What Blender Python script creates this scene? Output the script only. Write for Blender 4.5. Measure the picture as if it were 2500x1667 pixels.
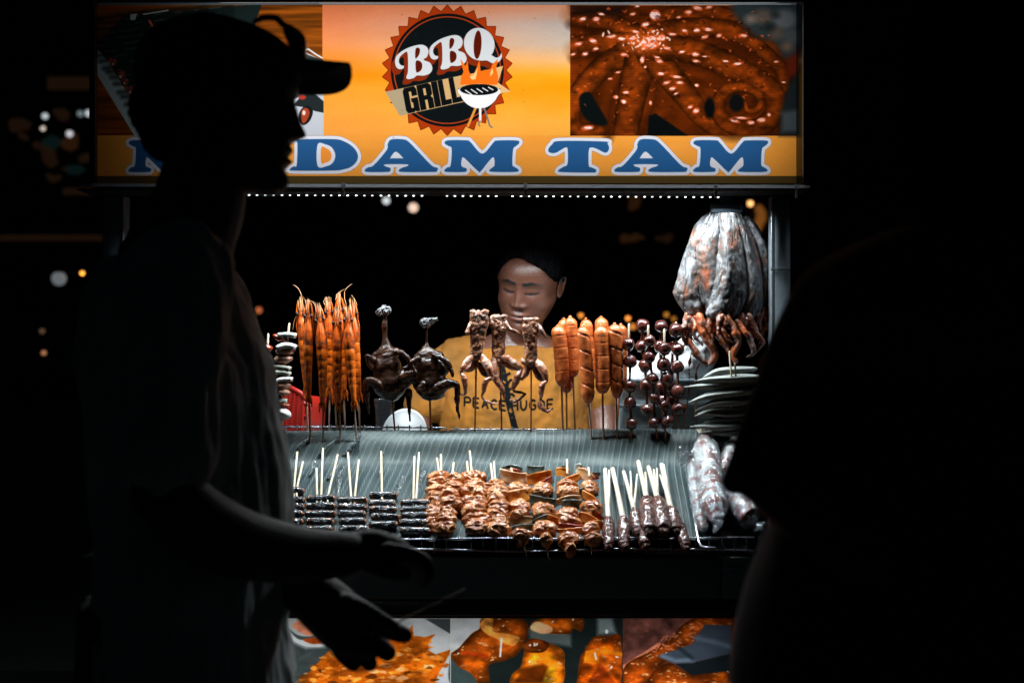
import bpy, bmesh, math, random
import numpy as np
from mathutils import Vector, Matrix, noise

for _o in list(bpy.data.objects):
    bpy.data.objects.remove(_o)
SC = bpy.context.scene
COL = SC.collection
random.seed(7)
RNG = np.random.default_rng(11)

# ------------------------------------------------------------------ camera, night sky, exposure
CAM_D, CAM_Z, FPX = 3.0, 1.35, 3000.0
cam_data = bpy.data.cameras.new('camera')
cam = bpy.data.objects.new('camera', cam_data)
COL.objects.link(cam)
cam.location = (0, -CAM_D, CAM_Z)
cam.rotation_euler = (math.radians(90), 0, 0)
cam_data.sensor_width = 36.0
cam_data.lens = 36.0 * FPX / 2500.0
cam_data.clip_start = 0.05
cam_data.clip_end = 500.0
cam_data.dof.use_dof = True
cam_data.dof.focus_distance = 2.88
cam_data.dof.aperture_fstop = 43.2 / 15.5
SC.camera = cam

world = bpy.data.worlds.new('World')
SC.world = world
world.use_nodes = True
bg = world.node_tree.nodes['Background']
bg.inputs['Color'].default_value = (0.45, 0.85, 1.0, 1)
bg.inputs['Strength'].default_value = 0.0018

SC.view_settings.view_transform = 'Standard'
SC.view_settings.look = 'None'
SC.view_settings.exposure = 0.0
SC.view_settings.gamma = 1.0
SC.view_settings.use_curve_mapping = False
SC.render.engine = 'CYCLES'
SC.cycles.max_bounces = 6
SC.cycles.transparent_max_bounces = 12
SC.cycles.sample_clamp_indirect = 3.0
SC.cycles.caustics_reflective = False
SC.cycles.caustics_refractive = False


def P(px, py, Y=0.0):
    """Point at depth Y behind the stall front, seen at photo pixel px, py (2500 wide)."""
    s = (CAM_D + Y) / FPX
    return Vector(((px - 1250) * s, Y, CAM_Z - (py - 833.5) * s))


def area_lamp(name, loc, sx, sy, power, color, rot, spread=180):
    d = bpy.data.lights.new(name, 'AREA')
    d.shape = 'RECTANGLE'
    d.size, d.size_y = sx, sy
    d.energy = power
    d.color = color
    d.spread = math.radians(spread)
    o = bpy.data.objects.new(name, d)
    o.location = loc
    o.rotation_euler = rot
    COL.objects.link(o)
    return o


COOL = (0.86, 0.96, 1.0)
LED_Y = -0.045
_a, _b = P(560, 479, LED_Y), P(1790, 479, LED_Y)
# the lit LED strip under the rail; the tubes inside the two light boxes
area_lamp('led_strip_light', ((_a.x + _b.x) / 2, LED_Y, _a.z - 0.007), _b.x - _a.x, 0.012, 16.5, COOL, (0, 0, 0), 151)
_a, _b = P(540, 25, 0.075), P(1895, 425, 0.075)
area_lamp('sign_tube_light', ((_a.x + _b.x) / 2, 0.075, (_a.z + _b.z) / 2), _b.x - _a.x, _a.z - _b.z, 2.7, (1.0, 1.0, 0.99), (math.radians(-90), 0, 0))
_a, _b = P(420, 1530, -0.16), P(1740, 1800, -0.16)
area_lamp('panel_tube_light', ((_a.x + _b.x) / 2, -0.16, (_a.z + _b.z) / 2), _b.x - _a.x, _a.z - _b.z, 1.2, (1.0, 1.0, 0.99), (math.radians(-90), 0, 0))

# ------------------------------------------------------------------ geometry helpers (V array, F list)


def cr(pts, n):
    """Catmull-Rom resample of rows of any width."""
    p = np.array(pts, float)
    q = np.vstack([2 * p[0] - p[1], p, 2 * p[-1] - p[-2]])
    out = []
    for t in np.linspace(0, len(p) - 1, n):
        i = min(int(t), len(p) - 2)
        f = t - i
        a, b, c, d = q[i:i + 4]
        out.append(0.5 * ((2 * b) + (c - a) * f + (2 * a - 5 * b + 4 * c - d) * f * f + (3 * b - a - 3 * c + d) * f ** 3))
    return np.array(out)


def tube(pts, rad, n=10, rnd=True, lateral=None, flat=1.0):
    """Tube along pts; rad scalar or list; flat squashes across the first frame axis."""
    p = np.array([tuple(q) for q in pts], float)
    r = np.full(len(p), rad, float) if np.isscalar(rad) else np.array(rad, float)
    t = np.gradient(p, axis=0)
    t /= np.linalg.norm(t, axis=1)[:, None] + 1e-12
    if rnd:
        e0 = [(p[0] - t[0] * r[0] * math.sin(a), r[0] * math.cos(a), t[0]) for a in (1.5, 1.0, 0.5)]
        e1 = [(p[-1] + t[-1] * r[-1] * math.sin(a), r[-1] * math.cos(a), t[-1]) for a in (0.5, 1.0, 1.5)]
        p = np.vstack([[e[0] for e in e0], p, [e[0] for e in e1]])
        r = np.concatenate([[e[1] for e in e0], r, [e[1] for e in e1]])
        t = np.vstack([[e[2] for e in e0], t, [e[2] for e in e1]])
    u = np.array(lateral, float) if lateral is not None else np.array([1.0, 0.13, 0.07])
    if lateral is None and abs(t[0] @ u) > 0.9:
        u = np.array([0.1, 1.0, 0.2])
    V = []
    for i in range(len(p)):
        u = u - t[i] * (u @ t[i])
        u /= np.linalg.norm(u) + 1e-12
        w = np.cross(t[i], u)
        for k in range(n):
            a = 2 * math.pi * k / n
            V.append(p[i] + r[i] * (math.cos(a) * u * flat + math.sin(a) * w))
    F = []
    for i in range(len(p) - 1):
        for k in range(n):
            a, b = i * n + k, i * n + (k + 1) % n
            F.append((a, b, b + n, a + n))
    m = len(V)
    V += [p[0], p[-1]]
    for k in range(n):
        F.append((m, (k + 1) % n, k))
        F.append((m + 1, (len(p) - 1) * n + k, (len(p) - 1) * n + (k + 1) % n))
    return np.array(V), F


def ell(c, r, n=16, m=10, R=None):
    V, F = [], []
    r = (r, r, r) if np.isscalar(r) else r
    for j in range(1, m):
        a = math.pi * j / m
        for i in range(n):
            b = 2 * math.pi * i / n
            V.append((math.sin(a) * math.cos(b), math.sin(a) * math.sin(b), math.cos(a)))
    V += [(0, 0, 1), (0, 0, -1)]
    V = np.array(V) * np.array(r)
    if R is not None:
        V = V @ np.array(R).T
    V = V + np.array(tuple(c))
    for j in range(m - 2):
        for i in range(n):
            a, b = j * n + i, j * n + (i + 1) % n
            F.append((a, a + n, b + n, b))
    t = len(V) - 2
    for i in range(n):
        F.append((t, i, (i + 1) % n))
        F.append((t + 1, (m - 2) * n + (i + 1) % n, (m - 2) * n + i))
    return V, F


def box(c, s, bev=0.0, R=None):
    bm = bmesh.new()
    bmesh.ops.create_cube(bm, size=1.0)
    for v in bm.verts:
        v.co = Vector((v.co.x * s[0], v.co.y * s[1], v.co.z * s[2]))
    if bev > 0:
        bmesh.ops.bevel(bm, geom=bm.edges[:], offset=bev, segments=2, affect='EDGES', profile=0.5)
    bm.verts.index_update()
    V = np.array([tuple(v.co) for v in bm.verts])
    F = [tuple(v.index for v in f.verts) for f in bm.faces]
    bm.free()
    if R is not None:
        V = V @ np.array(R).T
    return V + np.array(tuple(c)), F


def boxp(x0, x1, y0, y1, Y0, Y1, bev=0.0, ref=None):
    """Box spanning photo pixels x0..x1, y0..y1 on its front face (depth Y0), going back to Y1."""
    a, b = P(x0, y0, Y0), P(x1, y1, Y0)
    return box(((a.x + b.x) / 2, (Y0 + Y1) / 2, (a.z + b.z) / 2), (abs(b.x - a.x), abs(Y1 - Y0), abs(a.z - b.z)), bev)


def loft(levels, n=40, p=2.2, cap=True):
    """levels: (cx, cy, z, a, b) horizontal superellipse rings, closed into a solid."""
    V, F = [], []
    for cx, cy, z, a, b in levels:
        for k in range(n):
            t = 2 * math.pi * k / n
            c, s = math.cos(t), math.sin(t)
            V.append((cx + a * math.copysign(abs(c) ** (2 / p), c), cy + b * math.copysign(abs(s) ** (2 / p), s), z))
    m = len(levels)
    for i in range(m - 1):
        for k in range(n):
            a, b = i * n + k, i * n + (k + 1) % n
            F.append((a, b, b + n, a + n))
    if cap:
        q = len(V)
        V.append((levels[0][0], levels[0][1], levels[0][2]))
        V.append((levels[-1][0], levels[-1][1], levels[-1][2]))
        for k in range(n):
            F.append((q, (k + 1) % n, k))
            F.append((q + 1, (m - 1) * n + k, (m - 1) * n + (k + 1) % n))
    return np.array(V), F


def grid(fn, nu, nv, thick=0.0):
    """fn(u, v) -> point for u, v in 0..1; thick makes a closed slab."""
    V = np.array([tuple(fn(i / (nu - 1), j / (nv - 1))) for j in range(nv) for i in range(nu)])
    F = [(j * nu + i, j * nu + i + 1, (j + 1) * nu + i + 1, (j + 1) * nu + i) for j in range(nv - 1) for i in range(nu - 1)]
    if thick:
        N = normals(V, F)
        m = len(V)
        B = V - N * thick
        F2 = [tuple(k + m for k in reversed(f)) for f in F]
        E = []
        for i in range(nu - 1):
            E.append((i + 1, i, i + m, i + 1 + m))
            q = (nv - 1) * nu + i
            E.append((q, q + 1, q + 1 + m, q + m))
        for j in range(nv - 1):
            q = j * nu
            E.append((q, q + nu, q + nu + m, q + m))
            q = j * nu + nu - 1
            E.append((q + nu, q, q + m, q + nu + m))
        return np.vstack([V, B]), F + F2 + E
    return V, F


def join(*gs):
    V, F, o = [], [], 0
    for v, f in gs:
        V.append(np.asarray(v))
        F += [tuple(k + o for k in q) for q in f]
        o += len(v)
    return np.vstack(V), F


def normals(V, F):
    N = np.zeros_like(V)
    T = np.array([(f[0], f[1], f[2]) for f in F] + [(f[0], f[2], f[3]) for f in F if len(f) == 4])
    n = np.cross(V[T[:, 1]] - V[T[:, 0]], V[T[:, 2]] - V[T[:, 0]])
    for k in range(3):
        np.add.at(N, T[:, k], n)
    return N / (np.linalg.norm(N, axis=1)[:, None] + 1e-12)


def disp(g, amp, scale, seed=0.0, octv=2, stretch=(1, 1, 1)):
    V, F = g
    N = normals(V, F)
    o = Vector((seed * 3.17, seed * 1.31, seed * 7.7))
    d = np.array([noise.fractal(Vector((v[0] * stretch[0], v[1] * stretch[1], v[2] * stretch[2])) / scale + o, 1.0, 2.0, octv) for v in V])
    return V + N * (d * amp)[:, None], F


def fuse(gs, voxel, smooth=3, amount=0.5):
    """Union of closed shapes as one continuous skin."""
    V, F = join(*gs)
    me = bpy.data.meshes.new('tmp')
    me.from_pydata(V.tolist(), [], F)
    o = bpy.data.objects.new('tmp', me)
    COL.objects.link(o)
    m = o.modifiers.new('r', 'REMESH')
    m.mode = 'VOXEL'
    m.voxel_size = voxel
    if smooth:
        s = o.modifiers.new('s', 'SMOOTH')
        s.iterations = smooth
        s.factor = amount
    dg = bpy.context.evaluated_depsgraph_get()
    ev = o.evaluated_get(dg)
    em = ev.to_mesh()
    n = len(em.vertices)
    co = np.empty(n * 3)
    em.vertices.foreach_get('co', co)
    F2 = [tuple(p.vertices) for p in em.polygons]
    ev.to_mesh_clear()
    bpy.data.objects.remove(o)
    bpy.data.meshes.remove(me)
    return co.reshape(-1, 3), F2


# ------------------------------------------------------------------ object helpers


def mesh_of(name, g, mat, off=None, smooth=True):
    V, F = g
    V = np.asarray(V, float)
    if off is not None:
        V = V - np.array(tuple(off))
    me = bpy.data.meshes.new(name)
    me.from_pydata(V.tolist(), [], F)
    if mat is not None:
        me.materials.append(mat)
    if smooth:
        me.polygons.foreach_set('use_smooth', [True] * len(me.polygons))
    me.update()
    return me


def link(name, me, parent=None, loc=(0, 0, 0)):
    o = bpy.data.objects.new(name, me)
    COL.objects.link(o)
    o.location = loc
    if parent is not None:
        o.parent = parent
    return o


def root_off(parent):
    off = Vector((0, 0, 0))
    while parent is not None:
        off += parent.location
        parent = parent.parent
    return off


def part(name, g, mat, parent, smooth=True, label=None):
    """A part: geometry given in world coordinates, stored relative to its thing."""
    o = link(name, mesh_of(name, g, mat, root_off(parent), smooth), parent)
    if label:
        o['label'] = label
    return o


def thing(name, loc, label, cat, group=None):
    o = bpy.data.objects.new(name, None)
    COL.objects.link(o)
    o.location = loc
    o.empty_display_size = 0.05
    o['label'] = label
    o['category'] = cat
    if group:
        o['group'] = group
    return o


def solo(name, g, mat, label, cat, group=None, smooth=True, kind=None):
    V = np.asarray(g[0])
    c = Vector(((V[:, 0].min() + V[:, 0].max()) / 2, (V[:, 1].min() + V[:, 1].max()) / 2, V[:, 2].min()))
    o = link(name, mesh_of(name, g, mat, c, smooth), None, c)
    if label:
        o['label'] = label
    if cat:
        o['category'] = cat
    if group:
        o['group'] = group
    if kind:
        o['kind'] = kind
    return o


# ------------------------------------------------------------------ materials


def mat(name, c1, c2=None, c3=None, scale=20.0, rough=0.5, bump=0.0, bscale=60.0, spec=0.5, metal=0.0, coat=0.0,
        stretch=(1, 1, 1), lo=0.35, hi=0.65, detail=4.0, rough2=None, trans=0.0, sss=0.0):
    m = bpy.data.materials.new(name)
    m.use_nodes = True
    nt = m.node_tree
    b = nt.nodes['Principled BSDF']
    b.inputs['Base Color'].default_value = (*c1, 1)
    b.inputs['Roughness'].default_value = rough
    b.inputs['Metallic'].default_value = metal
    b.inputs['Specular IOR Level'].default_value = spec
    b.inputs['Coat Weight'].default_value = coat
    b.inputs['Coat Roughness'].default_value = 0.12
    b.inputs['Transmission Weight'].default_value = trans
    if sss:
        b.inputs['Subsurface Weight'].default_value = sss
        b.inputs['Subsurface Radius'].default_value = (0.01, 0.004, 0.002)
    tc = nt.nodes.new('ShaderNodeTexCoord')
    mp = nt.nodes.new('ShaderNodeMapping')
    mp.inputs['Scale'].default_value = stretch
    nt.links.new(tc.outputs['Object'], mp.inputs['Vector'])
    if c2 is not None:
        nz = nt.nodes.new('ShaderNodeTexNoise')
        nz.inputs['Scale'].default_value = scale
        nz.inputs['Detail'].default_value = detail
        nz.inputs['Roughness'].default_value = 0.6
        nt.links.new(mp.outputs[0], nz.inputs['Vector'])
        rp = nt.nodes.new('ShaderNodeValToRGB')
        rp.color_ramp.elements[0].position = lo
        rp.color_ramp.elements[0].color = (*c1, 1)
        rp.color_ramp.elements[1].position = hi
        rp.color_ramp.elements[1].color = (*(c3 or c2), 1)
        if c3 is not None:
            e = rp.color_ramp.elements.new((lo + hi) / 2)
            e.color = (*c2, 1)
        nt.links.new(nz.outputs['Fac'], rp.inputs['Fac'])
        nt.links.new(rp.outputs['Color'], b.inputs['Base Color'])
        if rough2 is not None:
            mr = nt.nodes.new('ShaderNodeMapRange')
            mr.inputs['From Min'].default_value = lo
            mr.inputs['From Max'].default_value = hi
            mr.inputs['To Min'].default_value = rough
            mr.inputs['To Max'].default_value = rough2
            nt.links.new(nz.outputs['Fac'], mr.inputs['Value'])
            nt.links.new(mr.outputs[0], b.inputs['Roughness'])
    if bump:
        n2 = nt.nodes.new('ShaderNodeTexNoise')
        n2.inputs['Scale'].default_value = bscale
        n2.inputs['Detail'].default_value = 5.0
        nt.links.new(mp.outputs[0], n2.inputs['Vector'])
        bp = nt.nodes.new('ShaderNodeBump')
        bp.inputs['Strength'].default_value = 1.0
        bp.inputs['Distance'].default_value = bump
        nt.links.new(n2.outputs['Fac'], bp.inputs['Height'])
        nt.links.new(bp.outputs[0], b.inputs['Normal'])
    return m


def glow(name, col, strength):
    m = bpy.data.materials.new(name)
    m.use_nodes = True
    nt = m.node_tree
    b = nt.nodes['Principled BSDF']
    b.inputs['Base Color'].default_value = (*col, 1)
    b.inputs['Emission Color'].default_value = (*col, 1)
    b.inputs['Emission Strength'].default_value = strength
    return m


def film_mat(name, amount=0.3, rough=0.12, bump=0.004, bscale=70.0, tint=(0.95, 0.97, 0.98)):
    """Thin clear plastic: mostly see-through with crinkled gloss."""
    m = bpy.data.materials.new(name)
    m.use_nodes = True
    nt = m.node_tree
    out = nt.nodes['Material Output']
    nt.nodes.remove(nt.nodes['Principled BSDF'])
    tr = nt.nodes.new('ShaderNodeBsdfTransparent')
    tr.inputs['Color'].default_value = (*tint, 1)
    gl = nt.nodes.new('ShaderNodeBsdfGlossy')
    gl.inputs['Roughness'].default_value = rough
    gl.inputs['Color'].default_value = (0.9, 0.95, 1, 1)
    df = nt.nodes.new('ShaderNodeBsdfDiffuse')
    df.inputs['Color'].default_value = (0.7, 0.75, 0.78, 1)
    mx0 = nt.nodes.new('ShaderNodeMixShader')
    mx0.inputs[0].default_value = 0.18
    mx = nt.nodes.new('ShaderNodeMixShader')
    mx.inputs[0].default_value = amount
    tc = nt.nodes.new('ShaderNodeTexCoord')
    nz = nt.nodes.new('ShaderNodeTexNoise')
    nz.inputs['Scale'].default_value = bscale
    nz.inputs['Detail'].default_value = 3
    nz.inputs['Distortion'].default_value = 1.2
    bp = nt.nodes.new('ShaderNodeBump')
    bp.inputs['Distance'].default_value = bump
    nt.links.new(tc.outputs['Object'], nz.inputs['Vector'])
    nt.links.new(nz.outputs['Fac'], bp.inputs['Height'])
    nt.links.new(bp.outputs[0], gl.inputs['Normal'])
    nt.links.new(bp.outputs[0], df.inputs['Normal'])
    nt.links.new(gl.outputs[0], mx0.inputs[1])
    nt.links.new(df.outputs[0], mx0.inputs[2])
    nt.links.new(tr.outputs[0], mx.inputs[1])
    nt.links.new(mx0.outputs[0], mx.inputs[2])
    nt.links.new(mx.outputs[0], out.inputs['Surface'])
    return m


def print_mat(name, arr):
    """Translucent printed sheet of a light box; arr is an sRGB picture painted below in numpy."""
    h, w = arr.shape[:2]
    img = bpy.data.images.new(name, w, h)
    a = np.ones((h, w, 4), np.float32)
    a[:, :, :3] = np.clip(arr, 0, 1)
    img.pixels.foreach_set(a[::-1].ravel())
    img.update()
    img.pack()
    m = bpy.data.materials.new(name)
    m.use_nodes = True
    nt = m.node_tree
    out = nt.nodes['Material Output']
    nt.nodes.remove(nt.nodes['Principled BSDF'])
    tx = nt.nodes.new('ShaderNodeTexImage')
    tx.image = img
    tx.extension = 'EXTEND'
    tl = nt.nodes.new('ShaderNodeBsdfTranslucent')
    df = nt.nodes.new('ShaderNodeBsdfDiffuse')
    gl = nt.nodes.new('ShaderNodeBsdfGlossy')
    gl.inputs['Roughness'].default_value = 0.3
    mx = nt.nodes.new('ShaderNodeMixShader')
    mx.inputs[0].default_value = 0.06
    m2 = nt.nodes.new('ShaderNodeMixShader')
    m2.inputs[0].default_value = 0.02
    nt.links.new(tx.outputs['Color'], tl.inputs['Color'])
    nt.links.new(tx.outputs['Color'], df.inputs['Color'])
    nt.links.new(tl.outputs[0], mx.inputs[1])
    nt.links.new(df.outputs[0], mx.inputs[2])
    nt.links.new(mx.outputs[0], m2.inputs[1])
    nt.links.new(gl.outputs[0], m2.inputs[2])
    nt.links.new(m2.outputs[0], out.inputs['Surface'])
    return m


M = {}
M['asphalt'] = mat('asphalt', (0.035, 0.036, 0.038), (0.06, 0.06, 0.062), scale=30, rough=0.85, bump=0.003, bscale=250)
M['black_metal'] = mat('black_metal', (0.012, 0.014, 0.016), (0.02, 0.022, 0.024), scale=12, rough=0.35, bump=0.0004, bscale=90)
M['steel'] = mat('steel', (0.42, 0.45, 0.47), (0.55, 0.58, 0.6), scale=14, rough=0.32, metal=0.9, bump=0.0004, bscale=120)
M['alu'] = mat('aluminium', (0.2, 0.23, 0.25), (0.3, 0.33, 0.35), scale=9, rough=0.4, metal=0.35, bump=0.0003, bscale=80)
M['post'] = mat('post_steel', (0.2, 0.24, 0.28), (0.26, 0.3, 0.34), scale=9, rough=0.42, metal=0.15, bump=0.0003, bscale=80)
M['wire'] = mat('wire_metal', (0.5, 0.52, 0.56), (0.36, 0.38, 0.43), scale=60, rough=0.25, metal=0.85)
M['white_plastic'] = mat('white_plastic', (0.82, 0.83, 0.83), (0.74, 0.76, 0.77), scale=25, rough=0.4, bump=0.0004)
M['counter'] = mat('counter_panel', (0.11, 0.14, 0.145), (0.14, 0.17, 0.175), scale=5, rough=0.5, bump=0.0006, bscale=30)
M['box_inner'] = mat('box_inner', (0.3, 0.3, 0.3), (0.34, 0.34, 0.34), scale=4, rough=0.8)
M['bamboo'] = mat('bamboo_stick', (0.72, 0.6, 0.44), (0.6, 0.44, 0.28), scale=30, rough=0.55, bump=0.0005, bscale=150, stretch=(1, 1, 0.1), lo=0.45, hi=0.8)
M['grey_stick'] = mat('weathered_stick', (0.42, 0.38, 0.34), (0.24, 0.12, 0.06), (0.5, 0.47, 0.44), scale=25, rough=0.6, bump=0.0006, bscale=150, stretch=(1, 1, 0.15))
M['brown_stick'] = mat('sauced_stick', (0.32, 0.12, 0.035), (0.15, 0.05, 0.02), scale=25, rough=0.4, bump=0.0006, bscale=150, stretch=(1, 1, 0.15))
M['prawn'] = mat('prawn_shell', (0.36, 0.07, 0.004), (0.56, 0.1, 0.005), (0.68, 0.16, 0.02), scale=45, rough=0.26, bump=0.0012, bscale=180, coat=0.5, lo=0.32, hi=0.72)
M['prawn_head'] = mat('prawn_head_shell', (0.1, 0.03, 0.015), (0.52, 0.08, 0.006), (0.66, 0.14, 0.03), scale=55, rough=0.24, bump=0.0012, bscale=220, coat=0.5, lo=0.34, hi=0.7)
M['prawn_leg'] = mat('prawn_feeler', (0.65, 0.26, 0.09), (0.75, 0.42, 0.25), scale=60, rough=0.35)
M['eye'] = mat('prawn_eye', (0.006, 0.007, 0.009), rough=0.4, spec=0.3)
M['bird'] = mat('roast_skin', (0.005, 0.003, 0.002), (0.018, 0.006, 0.0025), (0.06, 0.016, 0.005), scale=24, rough=0.22, spec=0.3, bump=0.0015, bscale=130, coat=0.06, lo=0.34, hi=0.75, rough2=0.42)
M['charred'] = mat('charred_head', (0.2, 0.21, 0.22), (0.03, 0.03, 0.033), scale=90, rough=0.3, bump=0.004, bscale=190, coat=0.4)
M['frog'] = mat('frog_flesh', (0.02, 0.016, 0.015), (0.15, 0.055, 0.026), (0.5, 0.23, 0.13), scale=40, rough=0.3, bump=0.003, bscale=150, coat=0.45, lo=0.36, hi=0.66)
M['frog_leg'] = mat('frog_leg_flesh', (0.05, 0.035, 0.03), (0.34, 0.12, 0.06), (0.56, 0.38, 0.3), scale=34, rough=0.26, bump=0.0016, bscale=130, coat=0.5, lo=0.34, hi=0.7)
M['sausage'] = mat('sausage_skin', (0.3, 0.062, 0.014), (0.42, 0.09, 0.016), (0.52, 0.14, 0.035), scale=26, rough=0.36, bump=0.0012, bscale=160, coat=0.25, stretch=(1, 1, 2.2))
M['meatball'] = mat('meatball_glaze', (0.03, 0.009, 0.008), (0.07, 0.016, 0.012), (0.12, 0.03, 0.018), scale=40, rough=0.2, bump=0.0025, bscale=110, coat=0.6)
M['chicken'] = mat('marinated_meat', (0.24, 0.05, 0.008), (0.5, 0.155, 0.034), (0.68, 0.36, 0.16), scale=44, rough=0.26, bump=0.0035, bscale=210, coat=0.55, lo=0.33, hi=0.66)
M['pepper_orange'] = mat('orange_pepper', (0.56, 0.14, 0.012), (0.7, 0.27, 0.05), scale=30, rough=0.25, bump=0.0008, coat=0.4)
M['pepper_red'] = mat('red_pepper', (0.2, 0.02, 0.008), (0.36, 0.05, 0.012), scale=30, rough=0.25, bump=0.0008, coat=0.4)
M['onion'] = mat('onion_piece', (0.66, 0.46, 0.3), (0.66, 0.3, 0.1), scale=30, rough=0.3, bump=0.0008, coat=0.3)
M['green_veg'] = mat('green_pepper', (0.02, 0.028, 0.024), (0.085, 0.1, 0.08), scale=40, rough=0.28, bump=0.0012, coat=0.3)
M['pale_veg'] = mat('pale_vegetable', (0.5, 0.5, 0.43), (0.36, 0.36, 0.31), scale=50, rough=0.45, bump=0.002)
M['nori'] = mat('seaweed_wrap', (0.008, 0.012, 0.018), (0.022, 0.03, 0.042), scale=60, rough=0.24, bump=0.009, bscale=170, coat=0.9, stretch=(0.8, 1, 1))
M['filling'] = mat('orange_filling', (0.32, 0.09, 0.03), (0.42, 0.2, 0.1), scale=90, rough=0.4, bump=0.003)
M['nem'] = mat('grilled_mince', (0.03, 0.016, 0.014), (0.13, 0.034, 0.018), (0.32, 0.13, 0.09), scale=75, rough=0.28, bump=0.006, bscale=190, coat=0.5, lo=0.34, hi=0.74)
M['lemongrass'] = mat('lemongrass_stalk', (0.75, 0.68, 0.56), (0.7, 0.55, 0.4), scale=40, rough=0.45, bump=0.001, bscale=120, stretch=(1, 1, 0.12), lo=0.4, hi=0.8)
M['charred_dark'] = mat('charred_dark', (0.05, 0.05, 0.055), (0.012, 0.011, 0.011), scale=90, rough=0.25, bump=0.003, bscale=190, coat=0.4)
M['squid_flesh'] = mat('squid_white', (0.78, 0.76, 0.76), (0.66, 0.62, 0.6), scale=25, rough=0.4, bump=0.0015)
M['salmon_flesh'] = mat('pink_flesh', (0.52, 0.3, 0.22), (0.5, 0.2, 0.12), scale=40, rough=0.35, bump=0.002, coat=0.3)
M['red_plastic'] = mat('red_plastic', (0.4, 0.016, 0.009), (0.34, 0.014, 0.008), scale=10, rough=0.35)
M['okra'] = mat('okra_pod', (0.2, 0.215, 0.2), (0.28, 0.295, 0.275), scale=40, rough=0.6, bump=0.0012, bscale=260, stretch=(0.3, 1, 1))
M['film'] = film_mat('clear_film', 0.42, 0.09, 0.012, 80)
M['film_thin'] = film_mat('clear_plastic', 0.05, 0.1, 0.006, 30)
M['roll_fill'] = mat('pork_roll', (0.3, 0.045, 0.02), (0.4, 0.26, 0.22), (0.6, 0.58, 0.57), scale=40, rough=0.3, bump=0.003, bscale=70, coat=0.5, lo=0.44, hi=0.53)
M['leaf_dry'] = mat('dried_leaf_tie', (0.42, 0.38, 0.3), (0.25, 0.23, 0.19), scale=40, rough=0.6, bump=0.002)
M['skin'] = mat('vendor_skin', (0.185, 0.076, 0.05), (0.145, 0.057, 0.036), scale=34, rough=0.31, bump=0.0009, bscale=260, spec=0.65, detail=8)
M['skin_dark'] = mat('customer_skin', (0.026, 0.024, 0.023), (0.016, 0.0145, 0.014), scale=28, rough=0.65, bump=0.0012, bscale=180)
M['hair'] = mat('black_hair', (0.0025, 0.0025, 0.003), (0.007, 0.007, 0.008), scale=110, rough=0.9, spec=0.0, bump=0.006, bscale=240, stretch=(1, 0.25, 0.25))
M['mustard'] = mat('mustard_cotton', (0.46, 0.165, 0.013), (0.27, 0.11, 0.016), scale=9, rough=0.9, bump=0.0015, bscale=60, detail=8)
M['print_ink'] = mat('black_print', (0.007, 0.008, 0.009), (0.012, 0.012, 0.012), scale=20, rough=0.9, spec=0.0)
M['grey_shirt'] = mat('grey_cotton', (0.62, 0.68, 0.69), (0.5, 0.55, 0.56), scale=14, rough=0.9, bump=0.001, bscale=80)
M['black_cloth'] = mat('black_cloth', (0.012, 0.013, 0.014), (0.018, 0.019, 0.02), scale=14, rough=0.9, bump=0.001, bscale=80)
M['dark_cloth'] = mat('dark_cloth', (0.012, 0.013, 0.014), (0.009, 0.01, 0.011), scale=14, rough=0.9, bump=0.001, bscale=80)
M['lens'] = mat('dark_lens', (0.01, 0.011, 0.012), rough=0.08, coat=0.8)
M['clip_plastic'] = mat('blue_clip', (0.05, 0.075, 0.1), (0.07, 0.095, 0.12), scale=20, rough=0.4)
M['led'] = glow('lit_led', (0.92, 0.98, 1.0), 5.0)
M['rail_black'] = mat('rail_black', (0.012, 0.014, 0.016), (0.02, 0.022, 0.024), scale=12, rough=0.8, spec=0.15, bump=0.0004, bscale=90)
M['trunk'] = mat('banana_trunk', (0.2, 0.24, 0.2), (0.3, 0.33, 0.28), scale=8, rough=0.6, bump=0.002)

# ------------------------------------------------------------------ printed sheets painted as arrays


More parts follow.
